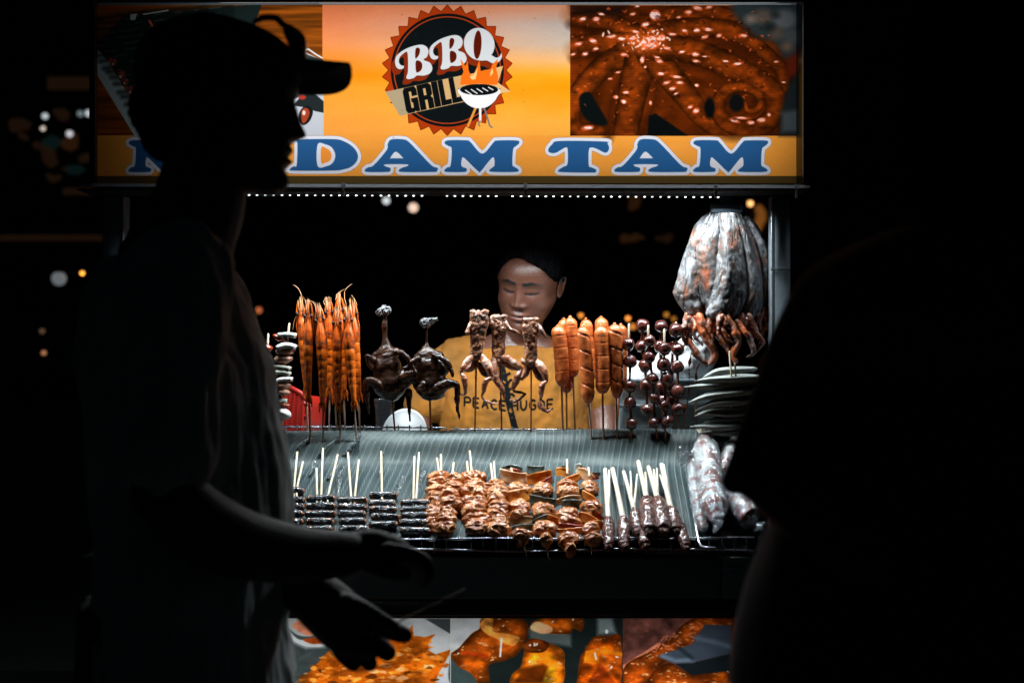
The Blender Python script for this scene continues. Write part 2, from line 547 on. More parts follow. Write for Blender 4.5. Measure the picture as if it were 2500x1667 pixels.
class Canvas:
    def __init__(s, x0, y0, w, h, col=(0, 0, 0)):
        s.x0, s.y0, s.w, s.h = x0, y0, w, h
        s.a = np.ones((h, w, 3)) * np.array(col)
        s.Y, s.X = np.mgrid[0:h, 0:w].astype(float)
        s.X += x0 + 0.5
        s.Y += y0 + 0.5

    def win(s, x0, y0, x1, y1):
        a, b = max(int(x0 - s.x0), 0), min(int(x1 - s.x0) + 1, s.w)
        c, d = max(int(y0 - s.y0), 0), min(int(y1 - s.y0) + 1, s.h)
        return slice(c, max(d, c)), slice(a, max(b, a))

    def put(s, sl, m, col):
        m = np.clip(m, 0, 1)[..., None]
        s.a[sl] = s.a[sl] * (1 - m) + np.array(col) * m

    def sd(s, pts, sl):
        X, Y = s.X[sl], s.Y[sl]
        p = np.array(pts, float)
        d = np.full(X.shape, 1e9)
        ins = np.zeros(X.shape, bool)
        for i in range(len(p)):
            a, b = p[i], p[(i + 1) % len(p)]
            e = b - a
            t = np.clip(((X - a[0]) * e[0] + (Y - a[1]) * e[1]) / (e @ e + 1e-9), 0, 1)
            d = np.minimum(d, (X - a[0] - t * e[0]) ** 2 + (Y - a[1] - t * e[1]) ** 2)
            c = (a[1] > Y) != (b[1] > Y)
            if e[1] != 0:
                ins ^= c & (X < a[0] + (Y - a[1]) / e[1] * e[0])
        return np.where(ins, -1, 1) * np.sqrt(d)

    def poly(s, pts, col, grow=0.0, soft=1.0, holes=(), alpha=1.0):
        p = np.array(pts, float)
        q = grow + soft + 2
        sl = s.win(p[:, 0].min() - q, p[:, 1].min() - q, p[:, 0].max() + q, p[:, 1].max() + q)
        if s.X[sl].size == 0:
            return
        d = s.sd(p, sl) - grow
        for h in holes:
            d = np.maximum(d, -(s.sd(h, sl) + grow))
        s.put(sl, (0.5 - d / soft) * alpha if soft <= 1 else alpha * np.clip(0.5 - d / soft, 0, 1), col)

    def smooth(s, pts, col, n=8, **k):
        s.poly(closed(pts, n), col, **k)

    def ellipse(s, cx, cy, rx, ry, col, rot=0.0, soft=1.0, alpha=1.0, ring=None):
        q = max(rx, ry) + soft + 2
        sl = s.win(cx - q, cy - q, cx + q, cy + q)
        if s.X[sl].size == 0:
            return
        X, Y = s.X[sl] - cx, s.Y[sl] - cy
        c, t = math.cos(rot), math.sin(rot)
        x, y = X * c + Y * t, -X * t + Y * c
        r = np.hypot(x / rx, y / ry)
        d = (r - 1) * min(rx, ry)
        if ring:
            d = np.abs(d) - ring / 2
        s.put(sl, alpha * np.clip(0.5 - d / soft, 0, 1), col)

    def line(s, pts, wd, col, soft=1.0, alpha=1.0):
        p = np.array(pts, float)
        q = wd + soft + 2
        sl = s.win(p[:, 0].min() - q, p[:, 1].min() - q, p[:, 0].max() + q, p[:, 1].max() + q)
        if s.X[sl].size == 0:
            return
        X, Y = s.X[sl], s.Y[sl]
        d = np.full(X.shape, 1e9)
        for a, b in zip(p[:-1], p[1:]):
            e = b - a
            t = np.clip(((X - a[0]) * e[0] + (Y - a[1]) * e[1]) / (e @ e + 1e-9), 0, 1)
            d = np.minimum(d, np.hypot(X - a[0] - t * e[0], Y - a[1] - t * e[1]))
        s.put(sl, alpha * np.clip(0.5 - (d - wd / 2) / soft, 0, 1), col)


def closed(pts, n=8):
    p = np.array(pts, float)
    out = []
    m = len(p)
    for i in range(m):
        a, b, c, d = p[(i - 1) % m], p[i], p[(i + 1) % m], p[(i + 2) % m]
        for f in np.linspace(0, 1, n, endpoint=False):
            out.append(0.5 * ((2 * b) + (c - a) * f + (2 * a - 5 * b + 4 * c - d) * f * f + (3 * b - a - 3 * c + d) * f ** 3))
    return np.array(out)


def fbm(h, w, cx, cy, octv=4, seed=0):
    r = np.random.default_rng(seed)
    out = np.zeros((h, w))
    amp, tot = 1.0, 0.0
    for o in range(octv):
        gx, gy = max(2, int(w / cx * 2 ** o) + 2), max(2, int(h / cy * 2 ** o) + 2)
        g = r.random((gy, gx))
        yi, xi = np.linspace(0, gy - 1.001, h), np.linspace(0, gx - 1.001, w)
        y0, x0 = yi.astype(int), xi.astype(int)
        fy, fx = (yi - y0)[:, None], (xi - x0)[None]
        fy, fx = fy * fy * (3 - 2 * fy), fx * fx * (3 - 2 * fx)
        v = g[y0][:, x0] * (1 - fy) * (1 - fx) + g[y0 + 1][:, x0] * fy * (1 - fx) + g[y0][:, x0 + 1] * (1 - fy) * fx + g[y0 + 1][:, x0 + 1] * fy * fx
        out += v * amp
        tot += amp
        amp *= 0.55
    return out / tot


def mapc(pts, x0, y0, k):
    return [(x0 + x * k, y0 + y * k) for x, y in pts]


def c255(*c):
    return tuple(v / 255 for v in c)


def paint_sign():
    C = Canvas(232, 8, 1728, 440, c255(238, 150, 52))
    X, Y, A = C.X, C.Y, C.a
    # orange ground with a soft sunset sweep printed on it
    stops_y = np.array([8, 60, 110, 150, 185, 215, 300, 448])
    left = np.array([(236, 128, 78), (244, 140, 92), (246, 148, 84), (246, 142, 44), (246, 140, 20), (250, 160, 54), (248, 160, 66), (246, 156, 60)]) / 255
    right = np.array([(232, 150, 110), (190, 178, 172), (206, 186, 168), (246, 186, 122), (250, 164, 30), (250, 152, 12), (250, 174, 66), (246, 166, 62)]) / 255
    t = np.clip((X - 787) / 600, 0, 1)
    for k in range(3):
        l, r = np.interp(Y, stops_y, left[:, k]), np.interp(Y, stops_y, right[:, k])
        A[..., k] = l * (1 - t) + r * t
    band = Y > 331
    A[band] = np.array(c255(246, 160, 62))
    A += (fbm(C.h, C.w, 90, 40, 4, 3)[..., None] - 0.5) * 0.05
    A += RNG.normal(0, 0.012, A.shape[:2])[..., None]
    # left picture: dark green bundles on brown boards
    sl = C.win(237, 12, 786, 330)
    h, w = C.X[sl].shape
    g = fbm(h, w, 160, 9, 4, 5)
    g2 = fbm(h, w, 300, 5, 3, 6)
    wood = np.array(c255(150, 76, 18)) * (0.45 + 0.9 * g)[..., None] + np.array([0.12, 0.05, 0]) * (g2[..., None] - 0.4)
    C.a[sl] = wood
    C.poly([(236, 118), (262, 150), (380, 335), (330, 335), (236, 182)], c255(176, 196, 202))
    C.poly([(236, 112), (300, 40), (640, 10), (600, 120), (480, 330), (400, 335), (330, 235)], c255(28, 40, 38))
    for k in range(16):
        y = 40 + k * 15
        x0 = 236 + max(0, (y - 130) * 0.6)
        w_ = RNG.uniform(-6, 6)
        C.line([(x0, y + 4 + w_), (x0 + 90, y - 4 - w_), (x0 + 240, y - 22 + w_), (x0 + 330, y - 40)], 9, c255(14, 22, 21), soft=12, alpha=0.8)
        for j in range(7):
            xx = x0 + 16 + j * 42 + RNG.uniform(-14, 14)
            C.line([(xx, y - 3 - j * 5), (xx + RNG.uniform(8, 30), y - 6 - j * 5)], 2, c255(*RNG.integers(90, 150, 3)), soft=3, alpha=0.5)
    C.poly([(318, 36), (335, 34), (330, 50), (318, 50)], c255(170, 185, 190))
    C.line([(350, 36), (410, 26)], 3, c255(190, 205, 210), soft=2)
    for cx, cy, r in [(278, 153, 9), (297, 184, 11), (321, 222, 11), (268, 150, 7), (307, 200, 8)]:
        C.ellipse(cx, cy, r, r * 1.2, c255(92, 60, 56), soft=4)
        C.ellipse(cx + 2, cy - 3, r * 0.4, r * 0.5, c255(170, 60, 50), soft=3)
        C.ellipse(cx - 3, cy + 4, r * 0.3, r * 0.3, c255(190, 190, 185), soft=2)
    C.line([(365, 52), (372, 64)], 6, c255(190, 90, 80), soft=3)
    C.poly([(720, 115), (790, 150), (790, 335), (640, 335), (690, 190)], c255(196, 200, 210))
    C.poly([(732, 128), (790, 148), (790, 212), (700, 250), (690, 190)], c255(52, 62, 64))
    C.poly([(735, 236), (760, 222), (790, 248), (790, 276), (770, 272), (740, 262), (715, 258)], c255(34, 42, 44))
    C.smooth([(735, 268), (752, 258), (764, 272), (756, 296), (740, 306), (728, 292)], c255(26, 28, 30))
    C.smooth([(736, 272), (748, 264), (756, 276), (748, 296), (738, 300)], c255(170, 66, 36))
    C.ellipse(742, 276, 4, 6, c255(240, 220, 210), soft=2)
    C.ellipse(738, 238, 9, 6, c255(176, 58, 46), soft=3)
    C.line([(736, 224), (752, 222)], 5, c255(230, 232, 236), soft=2)
    C.line([(745, 124), (752, 120), (772, 134), (786, 142)], 4, c255(225, 228, 236), soft=1.5)
    # right picture: glazed octopus
    sl = C.win(1392, 14, 1945, 331)
    h, w = C.X[sl].shape
    x, y = C.X[sl], C.Y[sl]
    f1, f2 = fbm(h, w, 130, 70, 4, 21), fbm(h, w, 34, 22, 3, 22)
    base = np.array(c255(122, 48, 6))
    sh = 0.50 + 0.95 * (f1 - 0.35) + 0.42 * (f2 - 0.5)
    C.a[sl] = np.clip(base * sh[..., None] * 0.9, 0, 1)
    o3 = lambda pts: mapc(pts, 1380, 0, 0.3189)
    def arm(pts, w0, w1, lo=0.2, hi=0.98):
        p = cr(np.array(o3(pts)), 60)
        ws = np.linspace(w0, w1, 60) * 0.3189 * 0.46
        m = ws.max() + 4
        s2 = C.win(max(p[:, 0].min() - m, 1392), max(p[:, 1].min() - m, 14), min(p[:, 0].max() + m, 1945), min(p[:, 1].max() + m, 330))
        if C.X[s2].size == 0:
            return
        best = np.full(C.X[s2].shape, 9.0)
        for (qx, qy), w_ in zip(p, ws):
            best = np.minimum(best, np.hypot(C.X[s2] - qx, C.Y[s2] - qy) / w_)
        shade_ = lo + (hi - lo) * np.clip(1 - best ** 2, 0, 1) ** 0.75
        tex = 0.8 + 0.5 * (fbm(*C.X[s2].shape, 26, 18, 3, int(w0 + pts[0][0])) - 0.5) * 2
        col = np.array(c255(138, 58, 9)) * (shade_ * tex)[..., None]
        a_ = np.clip((1 - best) * 9, 0, 1)[..., None]
        C.a[s2] = C.a[s2] * (1 - a_) + np.clip(col, 0, 1) * a_
    def arm_all():
        arm([(520, 250), (300, 165), (40, 150)], 190, 130)
        arm([(640, 250), (820, 130), (1100, 90), (1300, 130)], 200, 100)
        arm([(500, 330), (250, 330), (30, 350)], 190, 150)
        arm([(600, 300), (900, 220), (1250, 240), (1560, 430), (1680, 620), (1640, 740)], 210, 80)
        arm([(480, 400), (240, 560), (60, 800), (80, 980), (260, 1010)], 230, 120)
        arm([(590, 420), (520, 700), (460, 1030)], 300, 220)
        arm([(660, 420), (880, 680), (1080, 920), (1300, 1040)], 260, 150)
        arm([(620, 360), (950, 390), (1300, 520), (1570, 690), (1610, 850), (1500, 970), (1320, 985), (1190, 900), (1170, 790), (1240, 690), (1380, 670), (1490, 740), (1480, 830), (1400, 850), (1380, 790)], 250, 36)
        C.ellipse(*o3([(590, 320)])[0], 46, 26, c255(190, 86, 18), soft=26, alpha=0.8)
    for arc, wd in [([(40, 120), (300, 150), (560, 250), (900, 180), (1250, 260), (1560, 420)], 34), ([(60, 380), (360, 300), (560, 260)], 26),
                    ([(560, 330), (420, 560), (340, 760), (330, 980)], 30), ([(640, 380), (700, 620), (640, 850)], 22),
                    ([(660, 330), (960, 420), (1300, 520), (1600, 700)], 30), ([(700, 500), (900, 700), (1100, 900), (1300, 980), (1560, 900)], 30)]:
        C.line(o3(cr(arc, 16)), wd, c255(150, 64, 8), soft=34, alpha=0.5)
        q = [(a, b + 70) for a, b in arc]
        C.line(o3(cr(q, 16)), 14, c255(40, 14, 4), soft=24, alpha=0.8)
    arm_all()
    C.smooth(o3([(110, 740), (180, 705), (240, 790), (320, 930), (290, 965), (180, 930), (120, 850)]), c255(10, 16, 16), soft=6)
    C.poly(o3([(640, 890), (690, 870), (780, 930), (940, 1040), (630, 1040)]), c255(9, 13, 14), soft=4)
    C.poly(o3([(40, 40), (480, 40), (430, 120), (200, 130), (60, 110)]), c255(22, 14, 12), soft=26, alpha=0.85)
    C.smooth(o3([(1290, 30), (1830, 25), (1830, 380), (1700, 460), (1600, 330), (1420, 250)]), c255(40, 52, 54), soft=20)
    for cx, cy, r, col in [(1520, 130, 70, (92, 84, 72)), (1680, 150, 90, (96, 108, 110)), (1620, 260, 60, (84, 76, 66)), (1740, 280, 70, (70, 80, 80)), (1420, 150, 40, (130, 120, 104)), (1700, 360, 40, (110, 90, 70)), (1560, 210, 40, (24, 30, 30)), (1610, 120, 26, (20, 26, 26))]:
        C.ellipse(*o3([(cx, cy)])[0], r * 0.32, r * 0.26, c255(*col), soft=16, alpha=0.8)
    C.poly(o3([(1720, 640), (1800, 500), (1800, 1040), (1640, 1040), (1650, 860)]), c255(26, 36, 38), soft=16)
    C.poly(o3([(1660, 860), (1790, 840), (1790, 1010), (1660, 1010)]), c255(70, 84, 86), soft=14, alpha=0.8)
    C.poly(o3([(1690, 460), (1800, 380), (1790, 560), (1700, 600)]), c255(88, 30, 14), soft=18)
    # curled arm
    C.ellipse(*o3([(1310, 790)])[0], 18, 22, c255(12, 14, 14), soft=8)
    C.ellipse(*o3([(1105, 830)])[0], 12, 26, c255(8, 10, 11), soft=6)
    for cx, cy, rx, ry in [(130, 148, 30, 14), (240, 148, 30, 18), (275, 110, 28, 10), (210, 315, 34, 17), (105, 338, 34, 14), (235, 376, 26, 12), (150, 415, 28, 14), (60, 418, 24, 10), (690, 120, 44, 40), (610, 190, 34, 18), (540, 245, 34, 12), (350, 280, 40, 16), (430, 300, 34, 14), (510, 298, 30, 16), (600, 330, 30, 24), (660, 300, 46, 24), (740, 290, 30, 26), (660, 350, 60, 28), (780, 370, 40, 12), (820, 265, 34, 12), (910, 238, 24, 12), (1005, 235, 28, 16), (1095, 228, 36, 14), (1070, 285, 30, 12), (1360, 275, 34, 14), (1175, 275, 24, 14), (895, 400, 28, 9), (995, 418, 32, 16), (1070, 435, 26, 7), (1000, 470, 32, 12), (730, 568, 30, 13), (850, 590, 44, 10), (780, 635, 34, 12), (880, 635, 34, 12), (1010, 655, 18, 13), (820, 680, 28, 14), (850, 718, 22, 9), (590, 460, 18, 30), (610, 515, 12, 12), (450, 420, 28, 14), (400, 555, 24, 8), (345, 605, 18, 8), (465, 710, 26, 12), (450, 780, 24, 16), (390, 745, 20, 14), (655, 790, 12, 18), (700, 440, 30, 8), (725, 470, 30, 14), (1320, 490, 40, 10), (1230, 470, 24, 8), (1350, 905, 60, 10), (1420, 940, 30, 16), (1300, 925, 40, 14), (1500, 920, 34, 16), (1560, 880, 16, 14), (960, 820, 24, 12), (1000, 850, 28, 20), (170, 980, 50, 18), (940, 95, 30, 16), (870, 135, 20, 10), (520, 110, 24, 12), (550, 50, 20, 8), (1010, 65, 40, 16), (1100, 58, 30, 12), (1620, 475, 20, 8), (1675, 632, 20, 7)]:
        p = o3([(cx + RNG.uniform(-4, 4), cy)])[0]
        k = RNG.uniform(0.6, 1.0)
        rot = RNG.uniform(-0.5, 0.5)
        C.ellipse(p[0], p[1], rx * 0.32, ry * 0.34, c255(226, 110, 60), rot, soft=3, alpha=0.8)
        pts = [(p[0] + math.cos(a) * rx * 0.27 * RNG.uniform(0.5, 1.1), p[1] + math.sin(a) * ry * 0.27 * RNG.uniform(0.5, 1.1)) for a in np.linspace(0, 6.28, 9)[:-1]]
        C.smooth(pts, c255(236, 224, 218), 4, soft=1.5, alpha=k)
    for k in range(70):
        px, py = 1576 + RNG.normal(0, 30), 100 + RNG.normal(0, 13)
        C.ellipse(px, py, RNG.uniform(1.5, 6), RNG.uniform(1, 3), c255(*((250, 226, 210) if RNG.random() < 0.6 else (236, 120, 66))), RNG.uniform(-1.5, 1.5), soft=1.5, alpha=0.85)
    for k in range(240):
        px = RNG.uniform(1396, 1880)
        py = 20 + 300 * RNG.beta(1.3, 1.8)
        if RNG.random() < 0.5:
            C.ellipse(px, py, RNG.uniform(1, 5), RNG.uniform(1, 3), c255(214, 96, 44), RNG.uniform(-1, 1), soft=2, alpha=0.6)
        else:
            C.ellipse(px, py, RNG.uniform(1.5, 7), RNG.uniform(1, 4), c255(40, 14, 6), RNG.uniform(-1, 1), soft=3, alpha=0.6)
    C.a[C.win(1392, 14, 1945, 331)] *= (1 + 0.10 * np.sin(C.Y[C.win(1392, 14, 1945, 331)] * 1.6))[..., None] * np.array([1.06, 0.98, 1.0])
    # starburst badge
    cx, cy = 1092, 172
    n = 30
    star = [(cx + (158 if k % 2 == 0 else 142) * math.sin(math.pi * k / n), cy - (158 if k % 2 == 0 else 142) * math.cos(math.pi * k / n)) for k in range(2 * n)]
    C.poly(star, c255(120, 40, 8), grow=2)
    C.poly(star, c255(176, 56, 12))
    C.ellipse(cx, cy, 138, 138, c255(16, 18, 22))
    C.ellipse(cx, cy, 130, 130, c255(176, 64, 24), ring=3)
    C.ellipse(cx, cy, 126, 126, c255(14, 20, 22))
    c2 = lambda pts: mapc(pts, 780, 0, 0.2933)
    C.poly(c2([(1180, 640), (1525, 555), (1480, 690), (1585, 762), (1180, 850)]), c255(226, 180, 120), grow=1)
    C.poly(c2([(548, 768), (1200, 625), (1200, 850), (670, 967)]), c255(206, 166, 112))
    C.poly(c2([(548, 768), (690, 738), (760, 946), (670, 967)]), c255(172, 154, 122), soft=3)
    b1 = [(628, 520), (640, 470), (690, 425), (760, 392), (840, 374), (890, 390), (908, 430), (895, 475), (868, 500), (920, 525), (940, 572), (920, 612), (870, 632), (812, 632), (785, 652), (740, 662), (722, 648), (735, 600), (736, 500), (728, 436), (700, 448), (668, 480), (662, 520), (680, 545), (702, 550), (698, 572), (665, 579), (640, 562)]
    h1, h2 = [(800, 412), (822, 400), (836, 415), (833, 445), (818, 475), (798, 486)], [(802, 514), (832, 510), (852, 530), (855, 560), (842, 590), (806, 602)]
    sh2 = lambda pts, dx, dy: [(a + dx, b + dy) for a, b in pts]
    qo = [(1330 + 128 * math.cos(t) + 8 * math.sin(t), 370 + 136 * math.sin(t)) for t in np.linspace(0, 6.28, 25)[:-1]]
    qh = [(1316 + 32 * math.cos(t) - 6 * math.sin(t), 375 + 118 * math.sin(t)) for t in np.linspace(0, 6.28, 20)[:-1]]
    qt = [(1330, 498), (1390, 470), (1430, 462), (1470, 482), (1500, 470), (1512, 444), (1519, 478), (1495, 515), (1445, 531), (1395, 508), (1345, 508)]
    for k in range(9, -1, -1):
        d = k * 5
        col = c255(132, 42, 14) if k > 1 else c255(88, 22, 8)
        for g in (b1, sh2(b1, 285, -80), qo, qt):
            C.smooth(c2(sh2(g, -d * 0.7, d)), col, 5)
    for g, hs in ((b1, (h1, h2)), (sh2(b1, 285, -80), (sh2(h1, 285, -80), sh2(h2, 285, -80))), (qo, (qh,)), (qt, ())):
        C.poly(closed(c2(g), 6), c255(208, 212, 216), holes=[closed(c2(q), 6) for q in hs])
    # GRILL, heavy condensed letters leaning with the ribbon
    gl = {'G': ([(0, 0.12), (0.12, 0), (0.88, 0), (1, 0.12), (1, 0.36), (0.62, 0.36), (0.62, 0.16), (0.4, 0.16), (0.4, 0.84), (0.62, 0.84), (0.62, 0.6), (0.52, 0.6), (0.52, 0.46), (1, 0.46), (1, 1), (0.76, 1), (0.7, 0.94), (0.6, 1), (0.12, 1), (0, 0.88)], []),
          'R': ([(0, 0), (0.85, 0), (1, 0.1), (1, 0.44), (0.86, 0.53), (1, 0.62), (1, 1), (0.62, 1), (0.62, 0.62), (0.4, 0.62), (0.4, 1), (0, 1)], [[(0.4, 0.16), (0.62, 0.16), (0.62, 0.46), (0.4, 0.46)]]),
          'I': ([(0, 0), (1, 0), (1, 1), (0, 1)], []),
          'L': ([(0, 0), (0.45, 0), (0.45, 0.82), (1, 0.82), (1, 1), (0, 1)], [])}
    xx = 690.0
    for ch, wd in (('G', 108), ('R', 112), ('I', 46), ('L', 82), ('L', 82)):
        o, hs = gl[ch]

        def pl(pts):
            return c2([(xx + 0.12 * wd * 0 + u * wd + v * 38, 742 + v * 205 - (xx - 690 + u * wd) * 0.225) for u, v in pts])
        C.poly(pl(o), c255(14, 17, 18), grow=0.6, holes=[pl(q) for q in hs])
        xx += wd + 9
    fl = [(1172, 705), (1182, 640), (1200, 600), (1176, 500), (1214, 556), (1232, 512), (1240, 590), (1264, 640), (1292, 606), (1312, 560), (1330, 508), (1340, 596), (1380, 586), (1424, 580), (1440, 540), (1482, 498), (1468, 570), (1486, 640), (1478, 705)]
    C.poly(c2(fl), c255(238, 110, 22), grow=0.6)
    C.poly(c2([(1250, 640), (1268, 668), (1300, 660), (1312, 600), (1322, 560), (1300, 600), (1276, 630)]), c255(246, 200, 130))
    C.poly(c2([(1420, 640), (1446, 610), (1440, 570), (1424, 600)]), c255(246, 200, 130))
    C.poly(c2([(1160, 745), (1500, 745), (1480, 810), (1440, 860), (1380, 900), (1290, 903), (1220, 860), (1180, 810)]), c255(24, 24, 26), grow=2)
    C.line(c2([(1300, 900), (1236, 1050)]), 6, c255(232, 150, 60))
    C.line(c2([(1372, 900), (1418, 1050), (1436, 1062)]), 4, c255(120, 120, 116))
    C.line(c2([(1338, 900), (1338, 1010)]), 6, c255(238, 238, 238))
    C.line(c2([(1338, 1010), (1322, 1035), (1334, 1052)]), 3.5, c255(140, 120, 90))
    C.smooth(c2([(1160, 742), (1328, 700), (1498, 742), (1480, 810), (1440, 862), (1378, 898), (1290, 900), (1220, 862), (1180, 810)]), c255(238, 238, 238), 6)
    C.ellipse(*c2([(1328, 748)])[0], 46.5, 13.5, c255(12, 16, 18))
    for k in range(5):
        C.line(c2([(1215 + k * 48, 745 - 6 * k + 8), (1268 + k * 44, 790 - 10 * k)]), 2.6, c255(238, 238, 238))
    # the big blue letters
    mM = c2([(1042, 1195), (1070, 1170), (1225, 1170), (1258, 1186), (1355, 1281), (1450, 1186), (1482, 1171), (1642, 1171), (1662, 1192), (1636, 1218), (1612, 1245), (1606, 1370), (1626, 1392), (1655, 1412), (1635, 1432), (1440, 1432), (1415, 1416), (1440, 1395), (1456, 1378), (1455, 1326), (1434, 1317), (1345, 1424), (1318, 1424), (1205, 1317), (1184, 1330), (1183, 1384), (1222, 1403), (1224, 1424), (1200, 1433), (1060, 1433), (1040, 1418), (1064, 1395), (1092, 1376), (1100, 1240), (1074, 1217)])
    mA = c2([(600, 1162), (700, 1162), (742, 1182), (810, 1250), (930, 1376), (984, 1400), (976, 1424), (950, 1433), (690, 1433), (663, 1416), (692, 1396), (726, 1386), (728, 1370), (550, 1370), (549, 1386), (588, 1400), (588, 1424), (560, 1433), (400, 1433), (378, 1416), (404, 1394), (452, 1376), (560, 1250), (568, 1200)])
    mAh = c2([(588, 1317), (622, 1270), (650, 1270), (695, 1315), (690, 1319), (596, 1319)])
    c1 = lambda pts: mapc(pts, 200, 0, 0.3401)
    mD = c1([(1520, 1004), (1800, 1000), (1880, 1016), (1945, 1056), (1980, 1110), (1972, 1160), (1930, 1200), (1870, 1219), (1800, 1226), (1520, 1226), (1496, 1212), (1522, 1195), (1542, 1184), (1546, 1022)])
    mDw = c1([(1692, 1038), (1750, 1038), (1796, 1062), (1819, 1116), (1802, 1168), (1760, 1193), (1692, 1193)])
    mDh = c1([(1718, 1061), (1752, 1064), (1782, 1086), (1792, 1124), (1778, 1156), (1748, 1169), (1718, 1169)])
    mT = [(1338.8, 365), (1348, 353), (1366.6, 344.6), (1475.7, 346), (1483, 351), (1487, 361), (1484, 370), (1475.7, 372.8), (1456.5, 363.5), (1443.8, 360.6), (1437.6, 367), (1437.4, 404), (1444, 409), (1455, 414.4), (1454, 420.5), (1444, 421.8), (1370, 420.5), (1364.5, 415), (1375.4, 407.7), (1385.5, 400.4), (1385.7, 364), (1379.8, 360.8), (1369.5, 366.4), (1354.9, 374), (1341.7, 372.5)]
    mv = lambda pts, dx: [(a + dx, b) for a, b in pts]
    word = [(mM, -771, None), (mA, -377, mAh), (mD, 0, None), (mA, 0, mAh), (mM, 0, None), (mT, 0, None), (mA, 609.5, mAh), (mM, 607.5, None)]
    for g, grow, col in ((1, 8.6, c255(120, 96, 80)), (1, 8.0, c255(226, 228, 240)), (2, 0.0, c255(40, 92, 146))):
        for pts, dx, hole in word:
            sm = closed(mv(pts, dx), 5)
            C.poly(sm, col, grow=grow)
            if g == 2 and hole is not None:
                C.smooth(mv(hole, dx), c255(226, 228, 240), 5)
    C.smooth(mDw, c255(226, 228, 240), 6)
    C.smooth(mDh, c255(246, 150, 58), 6)
    for dx in (0, 607.5):   # white wedges inside the M feet
        for tri in ([(1184, 1332), (1204, 1318), (1270, 1384), (1238, 1424), (1226, 1404), (1183, 1384)], [(1455, 1328), (1434, 1317), (1376, 1386), (1404, 1420), (1416, 1414), (1456, 1380)]):
            C.poly(mv(c2(tri), dx), c255(222, 222, 232))
    # grey sheet edge at the top, bottom strip painted dark where no backlight reaches
    C.poly([(232, 8), (1945, 8), (1945, 12.5), (787, 12.5), (232, 14)], c255(96, 104, 110))
    C.line([(780, 9.5), (1930, 11)], 1.6, c255(170, 178, 184))
    sl = C.win(232, 430, 1960, 448)
    C.a[sl] = np.array(c255(84, 66, 34))
    for sl in (C.win(1944, 8, 1960, 448), C.win(230, 8, 237, 448)):
        C.a[sl] *= 0.45
    for k in range(60):
        C.ellipse(RNG.uniform(240, 1940), RNG.uniform(20, 430), RNG.uniform(0.8, 2), RNG.uniform(0.8, 2), c255(90, 70, 50), soft=2, alpha=0.5)
    return C.a


